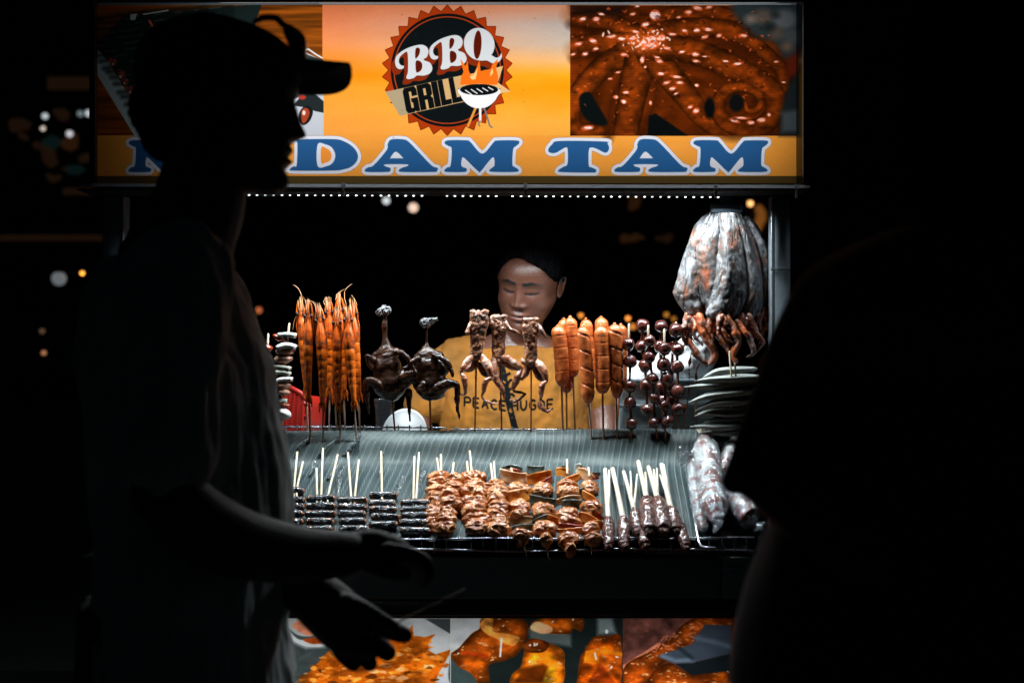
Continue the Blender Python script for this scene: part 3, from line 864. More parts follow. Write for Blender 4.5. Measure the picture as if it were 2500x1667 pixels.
def paint_panel():
    C = Canvas(280, 1500, 1520, 330, c255(60, 70, 70))
    o2 = lambda pts: mapc(pts, 640, 1280, 0.2551)
    o4 = lambda pts: mapc(pts, 1100, 1300, 0.3231)
    f = fbm(C.h, C.w, 60, 40, 4, 31)
    # first picture: fried fritter on a white plate
    C.poly([(280, 1500), (1100, 1500), (1100, 1830), (280, 1830)], c255(196, 200, 202))
    C.poly(o2([(200, 1130), (280, 1120), (420, 1180), (640, 1170), (700, 1290), (300, 1520), (300, 2200), (-1400, 2200), (-1400, 1100)]), c255(62, 74, 74), soft=10)
    for k in range(40):
        p = o2([(RNG.uniform(200, 600), RNG.uniform(1200, 1500))])[0]
        C.ellipse(p[0], p[1], RNG.uniform(4, 18), RNG.uniform(2, 6), c255(*RNG.integers(40, 110, 1).repeat(3)), RNG.uniform(-1, 1), soft=8, alpha=0.4)
    C.poly(o2([(1560, 900), (1810, 900), (1810, 1050)]), c255(66, 74, 76), soft=3)
    C.smooth(o2([(290, 960), (380, 900), (470, 910), (530, 1040), (440, 1060), (350, 1020)]), c255(240, 150, 112), soft=3)
    C.smooth(o2([(240, 1000), (330, 1070), (440, 1100), (620, 1090), (640, 1150), (500, 1170), (380, 1150), (280, 1090)]), c255(214, 220, 224), soft=2)
    C.smooth(o2([(255, 995), (330, 1050), (420, 1070), (540, 1060), (420, 1100), (330, 1085)]), c255(74, 84, 84), soft=3)
    C.smooth(o2([(390, 1100), (480, 1080), (580, 1090), (590, 1130), (480, 1140)]), c255(176, 74, 24), soft=3)
    leaf = [(320, 1520), (470, 1390), (640, 1200), (720, 1260), (800, 1180), (960, 1120), (1200, 1060), (1330, 1080), (1440, 960), (1450, 1060), (1560, 1075), (1660, 1045), (1590, 1130), (1590, 1200), (1660, 1240), (1810, 1190), (1760, 1300), (1690, 1420), (1650, 1520), (1500, 2200), (200, 2200)]
    C.poly(o2(leaf), c255(196, 92, 14), soft=2.5)
    m = C.win(700, 1530, 1100, 1830)
    h, w = C.X[m].shape
    for k in range(420):
        u, v = RNG.uniform(330, 1780), RNG.uniform(1080, 2150)
        if v < 1520 - (u - 320) * 1.0 and u < 640:
            continue
        if v < 1240 and u > 1600 or v < 1110 and u < 1300:
            continue
        p = o2([(u, v)])[0]
        s = RNG.uniform(3, 13)
        col = [(250, 156, 60), (255, 138, 38), (150, 66, 10), (92, 40, 10), (226, 112, 24), (244, 176, 116)][RNG.integers(0, 6)]
        pts = [(p[0] + s * RNG.uniform(0.5, 1.3) * math.cos(t) * 1.4, p[1] + s * 0.6 * RNG.uniform(0.4, 1.3) * math.sin(t)) for t in np.linspace(0, 6.28, 9)[:-1]]
        C.smooth(pts, c255(*col), 3, soft=2, alpha=0.85)
    C.line(o2([(700, 1420), (1000, 1380), (1300, 1330), (1580, 1180)]), 10, c255(120, 52, 8), soft=10, alpha=0.8)
    C.poly(o2([(1700, 1500), (1780, 1350), (1810, 1330), (1810, 2200), (1640, 2200), (1660, 1520)]), c255(196, 202, 212), soft=2)
    # second picture: glazed chunks on skewers
    C.poly([(1100, 1500), (1520, 1500), (1520, 1830), (1100, 1830)], c255(26, 34, 34))
    C.poly(o4([(0, 640), (250, 640), (230, 720), (140, 860), (70, 920), (0, 930)]), c255(204, 208, 210), soft=2)

    def chunk(pts, col, hl, seed):
        r = np.random.default_rng(seed)
        q = closed(o4(pts), 5)
        C.poly(q, c255(*col), soft=2.5)
        sq = C.win(q[:, 0].min(), q[:, 1].min(), q[:, 0].max(), q[:, 1].max())
        if C.X[sq].size:
            sdq = C.sd(q, sq)
            body_ = 0.45 + 0.85 * np.clip(-sdq / 26, 0, 1) ** 0.8
            nn_ = fbm(*sdq.shape, 30, 20, 4, seed + 70)
            body_ = body_ * (0.55 + 0.9 * nn_)
            C.a[sq] = np.where((sdq < -1)[..., None], np.clip(C.a[sq] * body_[..., None] * 1.25, 0, 1), C.a[sq])
            gl_ = np.clip((fbm(*sdq.shape, 15, 7, 3, seed + 90) - 0.66) * 9, 0, 1) * (sdq < -5)
            C.put(sq, gl_ * 0.75, c255(250, 190, 130))
        lo, hi = q.min(0), q.max(0)
        for k in range(26):
            px, py = r.uniform(lo[0], hi[0]), r.uniform(lo[1], hi[1])
            s_ = Canvas.sd(C, q, C.win(px, py, px + 1, py + 1))
            if s_.size == 0 or s_.flat[0] > -7:
                continue
            rad = r.uniform(5, 15)
            t = r.random()
            cc = hl if t < 0.45 else (70, 26, 6) if t < 0.8 else (226, 110, 30)
            C.ellipse(px, py, rad, rad * 0.55, c255(*cc), r.uniform(-0.8, 0.8), soft=9, alpha=0.6)
        for k in range(4):
            px, py = r.uniform(lo[0] + 8, hi[0] - 8), r.uniform(lo[1] + 5, lo[1] + (hi[1] - lo[1]) * 0.6)
            s_ = Canvas.sd(C, q, C.win(px, py, px + 1, py + 1))
            if s_.size and s_.flat[0] < -4:
                C.ellipse(px, py, r.uniform(2, 5), r.uniform(1.5, 3), c255(244, 236, 226), r.uniform(-1, 1), soft=1.5)
    chunk([(250, 640), (520, 640), (590, 740), (520, 900), (420, 960), (290, 1000), (290, 1136), (150, 1180), (0, 950), (70, 860), (160, 760), (220, 720)], (112, 48, 8), (150, 66, 12), 1)
    C.smooth(o4([(220, 700), (260, 640), (320, 650), (320, 740), (420, 760), (520, 790), (480, 850), (400, 830), (330, 790), (270, 760)]), c255(250, 158, 66), soft=4)
    C.poly(o4([(70, 890), (285, 910), (285, 950), (80, 920)]), c255(190, 62, 14), soft=4)
    C.line(o4([(385, 800), (375, 930)]), 5, c255(236, 236, 236), soft=2)
    C.smooth(o4([(0, 950), (60, 1010), (150, 1060), (190, 1136), (0, 1136)]), c255(60, 76, 76), soft=5)
    C.poly(o4([(590, 730), (740, 690), (910, 770), (910, 860), (720, 830), (600, 800)]), c255(86, 98, 96), soft=10)
    chunk([(640, 660), (980, 636), (990, 740), (930, 720), (900, 760), (760, 760), (640, 730)], (160, 68, 8), (224, 116, 30), 2)
    C.smooth(o4([(600, 720), (650, 670), (760, 710), (760, 750), (680, 760)]), c255(240, 180, 130), soft=4)
    chunk([(530, 1010), (560, 880), (610, 810), (740, 830), (850, 890), (860, 1000), (850, 1136), (700, 1500), (430, 1500), (450, 1110)], (190, 92, 12), (244, 144, 40), 3)
    chunk([(560, 890), (600, 800), (740, 830), (700, 900)], (92, 36, 6), (150, 60, 10), 4)
    C.poly(o4([(560, 1020), (700, 990), (740, 1010), (690, 1136), (470, 1136)]), c255(116, 48, 6), soft=8)
    C.poly(o4([(1110, 640), (1220, 640), (1250, 760), (1110, 770)]), c255(120, 134, 134), soft=12)
    C.ellipse(*o4([(1180, 745)])[0], 4, 5, c255(240, 240, 240), soft=2)
    chunk([(970, 1000), (1020, 880), (1080, 790), (1180, 780), (1300, 830), (1300, 1500), (960, 1500)], (140, 56, 6), (190, 84, 12), 5)
    C.poly(o4([(1020, 890), (1140, 880), (1300, 900), (1300, 930), (1130, 910), (1110, 990), (1005, 980)]), c255(246, 130, 20), soft=4)
    C.line(o4([(1090, 910), (1100, 950)]), 5, c255(244, 226, 206), soft=2)
    C.poly(o4([(1130, 980), (1250, 1136), (1030, 1136)]), c255(168, 58, 10), soft=5)
    # third picture: meat skewer and a folded dark leaf
    C.poly([(1520, 1500), (1800, 1500), (1800, 1830), (1520, 1830)], c255(84, 48, 42))
    sl = C.win(1520, 1500, 1800, 1830)
    h, w = C.X[sl].shape
    g = fbm(h, w, 30, 24, 4, 44)
    C.a[sl] = np.array(c255(112, 66, 58)) * (0.35 + 1.2 * g)[..., None]
    C.poly(o4([(1300, 1000), (1580, 825), (1590, 840), (1300, 1030)]), c255(236, 140, 104), soft=2)
    chunk([(1300, 1040), (1500, 900), (1650, 800), (1820, 650), (2120, 630), (2120, 720), (1900, 800), (1700, 900), (1480, 1136), (1300, 1500)], (128, 52, 10), (190, 80, 22), 6)
    chunk([(1480, 1136), (1640, 980), (1820, 1060), (2120, 1040), (2120, 1500), (1480, 1500)], (112, 46, 8), (160, 66, 14), 7)
    for k in range(50):
        p = o4([(1500 + RNG.uniform(0, 400), 0)])[0]
        t = RNG.uniform(0, 1)
        q = o4([(1520 + 400 * t + RNG.uniform(-30, 50), 900 - 200 * t + RNG.uniform(-60, 60))])[0]
        C.ellipse(q[0], q[1], RNG.uniform(2, 7), RNG.uniform(1, 3), c255(226, 130, 90), RNG.uniform(-1, 1), soft=2, alpha=0.8)
    C.poly(o4([(1560, 930), (1740, 870), (1830, 840), (1920, 690), (2120, 700), (2120, 910), (1830, 980), (1690, 985)]), c255(66, 78, 92), soft=3)
    C.poly(o4([(1690, 985), (1830, 980), (2120, 910), (2120, 1040), (1820, 1075)]), c255(24, 32, 36), soft=4)
    C.line(o4([(1850, 790), (1980, 820), (2120, 860)]), 9, c255(104, 120, 140), soft=12)
    C.line(o4([(1600, 930), (1700, 965), (1830, 960)]), 8, c255(120, 138, 160), soft=10)
    C.line(o4([(1730, 870), (1830, 950)]), 7, c255(34, 42, 50), soft=10)
    C.line([(1100, 1500), (1100, 1830)], 1.6, c255(220, 216, 206))
    C.line([(1520, 1500), (1520, 1830)], 1.6, c255(40, 36, 34))
    tx = fbm(C.h, C.w, 36, 22, 4, 61)[..., None]
    warm = (C.a[..., :1] - C.a[..., 2:3]).clip(0, 1)
    C.a *= 1 + (tx - 0.5) * (0.25 + 1.5 * warm)
    hi_ = fbm(C.h, C.w, 13, 8, 3, 62)[..., None]
    C.a = C.a + np.clip(hi_ - 0.7, 0, 1) * 2.6 * np.array(c255(226, 140, 70)) * warm
    C.a = np.clip(C.a, 0, 1)
    return C.a


# ------------------------------------------------------------------ ground and night background
GZ = 0.0
g = solo('ground', grid(lambda u, v: (-150 + 300 * u, -30 + 300 * v, 0.004 * math.sin(u * 40) * math.sin(v * 37) - 0.004), 30, 30), M['asphalt'], None, None, kind='structure')

# far building whose lit rooms glow brown and orange behind the stall
M['far_wall'] = mat('far_wall', (0.05, 0.045, 0.04), (0.07, 0.06, 0.055), scale=0.4, rough=0.9)
M['lit_amber'] = glow('lit_room_amber', (0.5, 0.2, 0.06), 0.035)
M['lit_brown'] = glow('lit_room_brown', (0.42, 0.2, 0.1), 0.022)
M['lit_teal'] = glow('lit_room_teal', (0.1, 0.3, 0.3), 0.02)
M['lit_orange'] = glow('lit_room_orange', (1.0, 0.34, 0.06), 0.16)


def far_building(x0, x1, ytop, ybot, Y, label, rooms, name='shop_building'):
    a, b = P(x0, ytop, Y), P(x1, ybot, Y)
    t = thing(name, ((a.x + b.x) / 2, Y, 0), label, 'building')
    part('wall', box(((a.x + b.x) / 2, Y + 3, a.z / 2), (b.x - a.x, 6, a.z)), M['far_wall'], t, False)
    part('roof', box(((a.x + b.x) / 2, Y + 3, a.z + 0.15), (b.x - a.x + 0.6, 6.6, 0.3)), M['far_wall'], t, False)
    for rx0, rx1, ry0, ry1, m in rooms:
        c, d = P(rx0, ry0, Y), P(rx1, ry1, Y)
        if rx1 - rx0 > 70:
            w = part('window', box(((c.x + d.x) / 2, Y - 0.03, (c.z + d.z) / 2), (d.x - c.x, 0.08, c.z - d.z)), M[m], t, False)
        else:      # small ones are glowing blobs added for the blurred background light
            w = part('lantern', disp(ell(((c.x + d.x) / 2, Y - 0.1, (c.z + d.z) / 2), ((d.x - c.x) * 0.55, 0.12, (c.z - d.z) * 0.55), 20, 14), 0.12, 0.25, rx0 + ry0, 3), M[m], t)
            continue
        part('lintel', box(((c.x + d.x) / 2, Y - 0.09, c.z + 0.03), (d.x - c.x + 0.1, 0.12, 0.06)), M['far_wall'], w, False)
    return t


far_building(-120, 262, -260, 700, 24.0, 'dim low shopfront with brown lit openings far behind the left end of the stall',
             [(118, 240, 190, 220, 'lit_brown'), (22, 76, 292, 322, 'lit_brown'), (48, 70, 330, 346, 'lit_brown'), (88, 112, 350, 372, 'lit_brown'), (140, 168, 270, 296, 'lit_brown'), (104, 140, 370, 410, 'lit_brown'), (164, 190, 332, 362, 'lit_amber'), (112, 158, 336, 358, 'lit_teal'), (150, 172, 404, 420, 'lit_brown'), (176, 214, 412, 426, 'lit_teal'), (120, 150, 424, 444, 'lit_brown'), (196, 240, 376, 396, 'lit_brown'), (156, 236, 460, 476, 'lit_brown'), (0, 250, 574, 588, 'lit_brown')])
far_building(300, 2760, -260, 830, 30.0, 'dark building with faint orange windows seen behind the hanging dried squid',
             [(1515, 1575, 572, 592, 'lit_amber'), (1840, 1862, 508, 566, 'lit_orange'), (1600, 1640, 575, 590, 'lit_brown'), (1535, 1560, 480, 510, 'lit_amber')], 'dark_building')

lamps = [
    (110, 284, 16, 0.045, (0.85, 0.95, 1), 0.62, 'round white lamp glowing high in the dark above its twin at far left'),
    (105, 314, 16, 0.035, (1, 0.85, 0.7), 0.75, 'small warm-edged white lamp just below the highest round lamp at far left'),
    (170, 327, 16, 0.05, (0.95, 0.95, 1), 0.62, 'white round lamp in front of the brown lit shopfront at far left'),
    (216, 277, 16, 0.05, (0.85, 0.95, 1), 0.62, 'white lamp half hidden by the left edge of the sign'),
    (196, 278, 18, 0.05, (0.6, 0.75, 0.8), 0.25, 'dull grey lamp beside the lamp cut by the sign edge'),
    (144, 680, 10, 0.075, (0.75, 0.85, 0.9), 0.16, 'large dull grey globe lamp low behind the customer in the cap'),
    (201, 667, 10, 0.022, (1, 0.4, 0.05), 3.0, 'tiny orange lamp behind the shoulder of the customer in the cap'),
    (103, 808, 11, 0.03, (0.8, 0.45, 0.25), 0.12, 'very faint brown lamp low at the far left, the upper of a pair'),
    (107, 861, 11, 0.026, (1, 0.42, 0.2), 0.5, 'small faint orange lamp low at the far left, the lower of a pair'),
    (943, 490, 14, 0.05, (0.9, 0.97, 1), 0.8, 'white round lamp just below the LED strip near the middle of the stall'),
    (1009, 507, 14, 0.065, (1, 0.72, 0.55), 1.0, 'large warm white lamp hanging right of the white lamp under the LED strip'),
    (1832, 497, 14, 0.04, (1, 0.5, 0.16), 2.2, 'bright orange lamp between the dried squid and the right post'),
    (632, 757, 12, 0.04, (1, 0.25, 0.08), 0.5, 'dim red-orange lamp in the dark beside the chest of the customer'),
    (1418, 770, 9, 0.024, (1, 0.32, 0.05), 1.4, 'small orange lamp above the middle sausages'),
    (1533, 777, 9, 0.024, (1, 0.3, 0.05), 1.9, 'orange lamp above the first meatball skewer'),
    (1545, 797, 9, 0.032, (0.9, 0.3, 0.05), 0.8, 'broad dull orange lamp right below the lamp above the meatballs'),
    (1627, 768, 9, 0.026, (0.9, 0.35, 0.05), 0.5, 'faint amber lamp above the rear meatball skewers'),
    (1645, 778, 9, 0.026, (0.9, 0.35, 0.05), 0.35, 'fainter amber lamp touching the amber lamp above the rear meatballs'),
]
lamp_cap = None
for i, (px, py, Y, r, col, st, label) in enumerate(lamps):
    p = P(px, py, Y)
    t = thing('street_lamp', (p.x, p.y, p.z), label, 'lamp', 'small lamps glowing in the dark street')
    part('bulb', ell(p, r, 16, 10), glow('bulb_glow', col, st), t)
    part('lamp_shade', loft([(p.x, p.y, p.z + r * 0.85, r * 1.05, r * 1.05), (p.x, p.y, p.z + r * 1.15, r * 0.7, r * 0.7), (p.x, p.y, p.z + r * 1.5, r * 0.25, r * 0.25)], 14, 2.0), M['black_metal'], t)

# ------------------------------------------------------------------ the stall
M['conduit'] = mat('white_conduit', (0.85, 0.87, 0.9), rough=0.3)
_nt = M['conduit'].node_tree      # thin milky plastic: lets the glow of the sign through
_tl = _nt.nodes.new('ShaderNodeBsdfTranslucent')
_tl.inputs['Color'].default_value = (0.85, 0.9, 0.95, 1)
_mx = _nt.nodes.new('ShaderNodeMixShader')
_mx.inputs[0].default_value = 0.6
_nt.links.new(_nt.nodes['Principled BSDF'].outputs[0], _mx.inputs[1])
_nt.links.new(_tl.outputs[0], _mx.inputs[2])
_nt.links.new(_mx.outputs[0], _nt.nodes['Material Output'].inputs['Surface'])
st = thing('food_stall', (0, 0, 0), 'dark metal street food stall with white tied conduit and wire racks', 'food stall')
RY = -0.115
part('roof_rail', boxp(186, 1978, 460, 465, RY, 0.0, 0.003), M['rail_black'], st)
a, b = P(200, 452, RY - 0.006), P(1975, 459, RY - 0.006)
CDY = -0.042
cond = part('conduit', tube([P(200, 452, CDY), P(760, 453.5, CDY), P(1400, 455, CDY), P(1975, 456, CDY)], 0.0036, 12), M['conduit'], st)
for px in (837, 1283, 1748, 1945, 420):
    z = 455 + (px - 700) * 0.005
    part('tie_head', boxp(px - 5, px + 5, z - 10, z + 2, CDY - 0.008, CDY + 0.002, 0.002), M['conduit'], cond)
    part('cable_tie', boxp(px - 3, px + 3, z + 2.5, z + 22, RY - 0.006, RY - 0.001, 0.0006), M['white_plastic'], cond)
for x0, x1 in ((252, 302), (1886, 1931)):
    p_ = part('post', boxp(x0, x1, 478, 2100, -0.02, 0.03, 0.002), M['post'], st)
    part('edge_trim', boxp(x0 - 3, x0 + 6, 478, 1500, -0.026, -0.0225, 0.0008), M['steel'], p_) if x0 > 1000 else part('edge_trim', boxp(x1 - 10, x1 - 1, 478, 1500, -0.026, -0.0225, 0.0008), M['steel'], p_)
    part('joint_line', boxp(x0 - 4, x1, 655, 659, -0.0285, -0.021, 0.0006), M['steel'], p_)
# counter: top board, front board, lower beam, legs
part('counter_top', boxp(200, 1850, 1358, 1374, -0.235, 0.2), M['black_metal'], st)
part('front_board', boxp(300, 1758, 1360, 1462, -0.262, -0.242, 0.003), M['counter'], st)
part('front_board', boxp(1762, 1905, 1360, 1462, -0.262, -0.242, 0.003), M['counter'], st)
part('bracket', boxp(1762, 1812, 1386, 1388.5, -0.268, -0.2625), M['alu'], st)
part('lower_beam', boxp(200, 1905, 1464, 1504, -0.255, 0.16, 0.004), M['black_metal'], st)
for px in (300, 1850):
    for Y in (-0.15, 0.2):
        q = P(px, 1500, -0.2)
        part('leg', box((q.x, Y, 0.37), (0.04, 0.04, 0.74), 0.003), M['black_metal'], st)
part('back_board', boxp(330, 1850, 1120, 1358, 0.17, 0.19), M['counter'], st)
part('shelf', boxp(330, 1850, 1082, 1090, 0.10, 0.7), M['counter'], st)

# upper light box
SX0, SX1, SY0, SY1 = 232, 1960, 8, 448
FACE = -0.045
sg = thing('lightbox_sign', (0, 0.03, P(0, 448, 0).z), 'wide backlit orange sign reading MADAM TAM with a BBQ GRILL badge', 'sign')


def face_quad(x0, x1, y0, y1, Y):
    a, b = P(x0, y0, Y), P(x1, y1, Y)
    return np.array([(a.x, Y, b.z), (b.x, Y, b.z), (b.x, Y, a.z), (a.x, Y, a.z)]), [(0, 1, 2, 3)]


def add_print(name, x0, x1, y0, y1, Y, arr, parent):
    o = part(name, face_quad(x0, x1, y0, y1, Y), print_mat(name, arr), parent, False)
    uv = o.data.uv_layers.new(name='UVMap')
    for i, c in enumerate(((0, 0), (1, 0), (1, 1), (0, 1))):
        uv.data[i].uv = c
    return o


def light_box(parent, x0, x1, y0, y1, Yf, depth, slot=0.0):
    a, b = P(x0, y0, Yf), P(x1, y1, Yf)
    w, h = b.x - a.x, a.z - b.z
    cx, cz = (a.x + b.x) / 2, (a.z + b.z) / 2
    t = 0.012
    part('back_board', box((cx, Yf + depth, cz), (w + 2 * t, t, h + 2 * t)), M['box_inner'], parent, False)
    for nm, c, s in (('top_profile', (cx, Yf + depth / 2 - 0.006, cz + h / 2 + t / 2 + 0.0005), (w + 2 * t, depth, t)), ('bottom_profile', (cx, Yf + depth / 2 - 0.006 + slot / 2, cz - h / 2 - t / 2 - 0.0005), (w + 2 * t, depth - slot, t)),
                     ('side_profile', (cx - w / 2 - t / 2 - 0.0005, Yf + depth / 2 - 0.006, cz), (t, depth, h - 0.002)), ('side_profile', (cx + w / 2 + t / 2 + 0.0005, Yf + depth / 2 - 0.006, cz), (t, depth, h - 0.002))):
        part(nm, box(c, s, 0.0015), M['black_metal'], parent, False)


light_box(sg, SX0, SX1, SY0, SY1, FACE, 0.13, 0.032)      # slot added along the bottom front to brighten the conduit with box light
add_print('printed_face', SX0, SX1, SY0, SY1, FACE, paint_sign(), sg)
part('edge_strip', boxp(225, 1950, 2.5, 5.5, -0.058, -0.054), M['alu'], sg, False)

# lower light box
lp = thing('picture_lightbox', (0, -0.2, P(0, 1830, -0.24).z), 'backlit panel of grilled food pictures on the front of the stall below the counter', 'sign')
light_box(lp, 280, 1800, 1508, 1830, -0.245, 0.11)
arr = paint_panel()
add_print('printed_face', 280, 1800, 1508, 1830, -0.245, arr[8:], lp)

# LED strip
ls = thing('led_strip', tuple(P(1000, 479, LED_Y)), 'strip of tiny lit white LEDs under the front rail of the stall', 'led strip')
part('strip_base', boxp(560, 1790, 472.4, 474, LED_Y - 0.006, LED_Y + 0.006), M['rail_black'], ls, False)
me_dim = mesh_of('led', ell((0, 0, 0), (0.0026, 0.0024, 0.0014), 10, 6), glow('dim_led', (0.92, 0.98, 1.0), 2.2))
me_led = mesh_of('led', ell((0, 0, 0), (0.0027, 0.0024, 0.0013), 10, 6), M['led'])
off = root_off(ls)
for k in range(60):
    px = 568 + k * 20.1 + random.uniform(-0.8, 0.8)
    if k in (24, 25, 33):
        continue
    link('led', me_dim if random.random() < 0.35 else me_led, ls, P(px, 475.4 + (px - 620) * 0.0045 + 1.2, LED_Y - 0.009) - off)

# ------------------------------------------------------------------ display slope: trunk, banana leaves, racks
SL_Y, SL_Z, SL_M = -0.02, 1.058, 0.596


def S(px, py, lift=0.0):
    """Point on the tilted display slope (raised by lift along its normal) seen at a photo pixel."""
    dz = -(py - 833.5) / FPX
    c = 1 / math.sqrt(1 + SL_M ** 2)
    t = (CAM_Z - SL_Z - lift / c + SL_M * (3 + SL_Y)) / (SL_M - dz)
    return Vector(((px - 1250) / FPX * t, -3 + t, CAM_Z + t * dz))


SLN = Vector((0, -SL_M, 1)).normalized()
tk = P(1180, 900, 0.03)
solo('banana_log', disp(tube([(P(560, 0, 0.03).x, 0.03, 1.078), (P(1150, 0, 0.03).x, 0.03, 1.078), (P(1712, 0, 0.03).x, 0.03, 1.076)], 0.046, 24), 0.001, 0.1, 2), M['trunk'], 'pale banana trunk under the leaves that the standing skewers are stuck into', 'banana trunk')
rk = solo('slope_board', join(grid(lambda u, v: (P(560, 0).x + u * (P(1720, 0).x - P(560, 0).x), -0.285 + v * 0.275, 0.893 + v * 0.275 * SL_M), 4, 4, 0.01)), M['black_metal'], 'dark tilted tray board carrying the banana leaves and the lying skewers', 'tray', smooth=False)


_ra = [math.radians(a) for a in np.linspace(32, 158, 9)]
_pr = [(0.03 + 0.0495 * math.cos(a), 1.078 + 0.0495 * math.sin(a)) for a in _ra]
_pr += [(-0.0225, SL_Z + 0.018), (-0.034, SL_Z + 0.0005), (-0.056, SL_Z + SL_M * (-0.036) + 0.002)]
_pr += [(y, SL_Z + SL_M * (y - SL_Y) + 0.002) for y in (-0.09, -0.13, -0.17, -0.21, -0.25, -0.278)]
LEAF_CURVE = cr(_pr, 400)


def leaf_profile(v):
    """v 0..1 from behind the trunk over its top and down the slope."""
    k = min(399, max(0, int(v * 399)))
    f = v * 399 - k
    p = LEAF_CURVE[k] * (1 - f) + LEAF_CURVE[min(399, k + 1)] * f
    return (p[0], p[1])


def leaf_mat(name, shift, tint=1.0):
    m = bpy.data.materials.new(name)
    m.use_nodes = True
    nt = m.node_tree
    b = nt.nodes['Principled BSDF']
    tc = nt.nodes.new('ShaderNodeTexCoord')
    at = nt.nodes.new('ShaderNodeAttribute')
    at.attribute_name = 'rib'
    nz = nt.nodes.new('ShaderNodeTexNoise')
    nz.inputs['Scale'].default_value = 14
    nz.inputs['Detail'].default_value = 6
    nt.links.new(tc.outputs['Object'], nz.inputs['Vector'])
    rp = nt.nodes.new('ShaderNodeValToRGB')
    rp.color_ramp.elements[0].position, rp.color_ramp.elements[1].position = 0.3, 0.72
    rp.color_ramp.elements[0].color = (0.05 * tint, 0.072 * tint, 0.074 * tint, 1)
    rp.color_ramp.elements[1].color = (0.12 * tint, 0.14 * tint, 0.136 * tint, 1)
    nt.links.new(nz.outputs['Fac'], rp.inputs['Fac'])
    mx = nt.nodes.new('ShaderNodeMix')
    mx.data_type = 'RGBA'
    mx.inputs[7].default_value = (0.27, 0.34, 0.34, 1)
    nt.links.new(at.outputs['Fac'], mx.inputs[0])
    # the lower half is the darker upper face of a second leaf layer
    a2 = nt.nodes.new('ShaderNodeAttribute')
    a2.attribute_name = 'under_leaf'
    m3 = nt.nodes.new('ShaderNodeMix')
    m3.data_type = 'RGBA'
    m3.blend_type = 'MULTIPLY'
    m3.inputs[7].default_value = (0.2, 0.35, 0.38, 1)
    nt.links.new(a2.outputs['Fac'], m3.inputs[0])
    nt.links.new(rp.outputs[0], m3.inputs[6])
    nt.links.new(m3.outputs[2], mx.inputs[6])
    nt.links.new(mx.outputs[2], b.inputs['Base Color'])
    n2 = nt.nodes.new('ShaderNodeTexNoise')
    n2.inputs['Scale'].default_value = 24
    n2.inputs['Detail'].default_value = 3
    nt.links.new(tc.outputs['Object'], n2.inputs['Vector'])
    mr = nt.nodes.new('ShaderNodeMapRange')
    mr.inputs['To Min'].default_value, mr.inputs['To Max'].default_value = 0.3, 0.62
    b.inputs['Specular IOR Level'].default_value = 0.16
    nt.links.new(n2.outputs['Fac'], mr.inputs['Value'])
    nt.links.new(mr.outputs[0], b.inputs['Roughness'])
    bp = nt.nodes.new('ShaderNodeBump')
    bp.inputs['Distance'].default_value = 0.0016
    bp.inputs['Strength'].default_value = 0.9
    ad = nt.nodes.new('ShaderNodeMath')
    ad.operation = 'ADD'
    nt.links.new(at.outputs['Fac'], ad.inputs[0])
    nt.links.new(n2.outputs['Fac'], ad.inputs[1])
    nt.links.new(ad.outputs[0], bp.inputs['Height'])
    nt.links.new(bp.outputs[0], b.inputs['Normal'])
    return m


def banana_leaf(x0, x1, lift, label, seed, lean):
    """A leaf laid over trunk and slope; its side veins are ridges slanting down the leaf."""
    xa, xb = P(x0, 0).x, P(x1, 0).x
    nu, nv = int((xb - xa) / 0.0012), 50
    sp = 0.0150
    V, rib = [], []
    ph = random.Random(seed)
    jit = [ph.uniform(-0.18, 0.18) for _ in range(200)]
    bnd = []
    for j in range(nv):
        v = j / (nv - 1)
        y, z = leaf_profile(v)
        y2, z2 = leaf_profile(min(1, v + 0.01))
        y1, z1 = leaf_profile(max(0, v - 0.01))
        t = Vector((0, y2 - y1, z2 - z1)).normalized()
        n = Vector((0, t.z, -t.y))
        if n.z < 0 and n.y > 0:
            n = -n
        if v > 0.1 and n.z < 0:
            n = -n
        for i in range(nu):
            x = xa + (xb - xa) * i / (nu - 1)
            q = (x + lean * (v ** 1.15) * 0.15 * (1 - 0.35 * (x - xa)) + 0.004 * math.sin(v * 9 + x * 6)) / sp
            k = int(math.floor(q))
            f = q - k - 0.5 + jit[k % 200] * 1.3
            d = abs(f) * sp
            r = max(0.0, 1 - d / 0.0015) * (0.55 + 0.6 * abs(jit[(k * 7) % 200]) / 0.18)
            w = noise.noise(Vector((x * 7, v * 4, seed))) * 0.004 + noise.noise(Vector((x * 30, v * 6, seed + 4))) * 0.0012
            cup = 0.0010 * (4 * f * f)
            h = lift + w * (0.4 + v) + r * 0.0009 - cup * 0.5
            V.append((x, y + n.y * h, z + n.z * h))
            rib.append(min(1.0, r) * 0.85)
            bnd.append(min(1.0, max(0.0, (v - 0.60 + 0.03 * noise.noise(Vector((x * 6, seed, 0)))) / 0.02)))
    # ragged lower edge and a few slits
    F = []
    for j in range(nv - 1):
        for i in range(nu - 1):
            F.append((j * nu + i, j * nu + i + 1, (j + 1) * nu + i + 1, (j + 1) * nu + i))
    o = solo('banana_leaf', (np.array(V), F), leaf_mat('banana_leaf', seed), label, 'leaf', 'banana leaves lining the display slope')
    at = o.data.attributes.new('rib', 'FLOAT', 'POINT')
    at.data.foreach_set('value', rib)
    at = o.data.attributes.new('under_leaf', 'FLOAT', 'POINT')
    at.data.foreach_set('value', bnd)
    return o


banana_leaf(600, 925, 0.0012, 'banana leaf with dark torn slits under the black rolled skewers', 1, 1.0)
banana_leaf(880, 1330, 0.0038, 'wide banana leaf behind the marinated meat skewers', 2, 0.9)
banana_leaf(1296, 1705, 0.0064, 'banana leaf with near upright veins behind the lemongrass sticks', 3, 0.25)

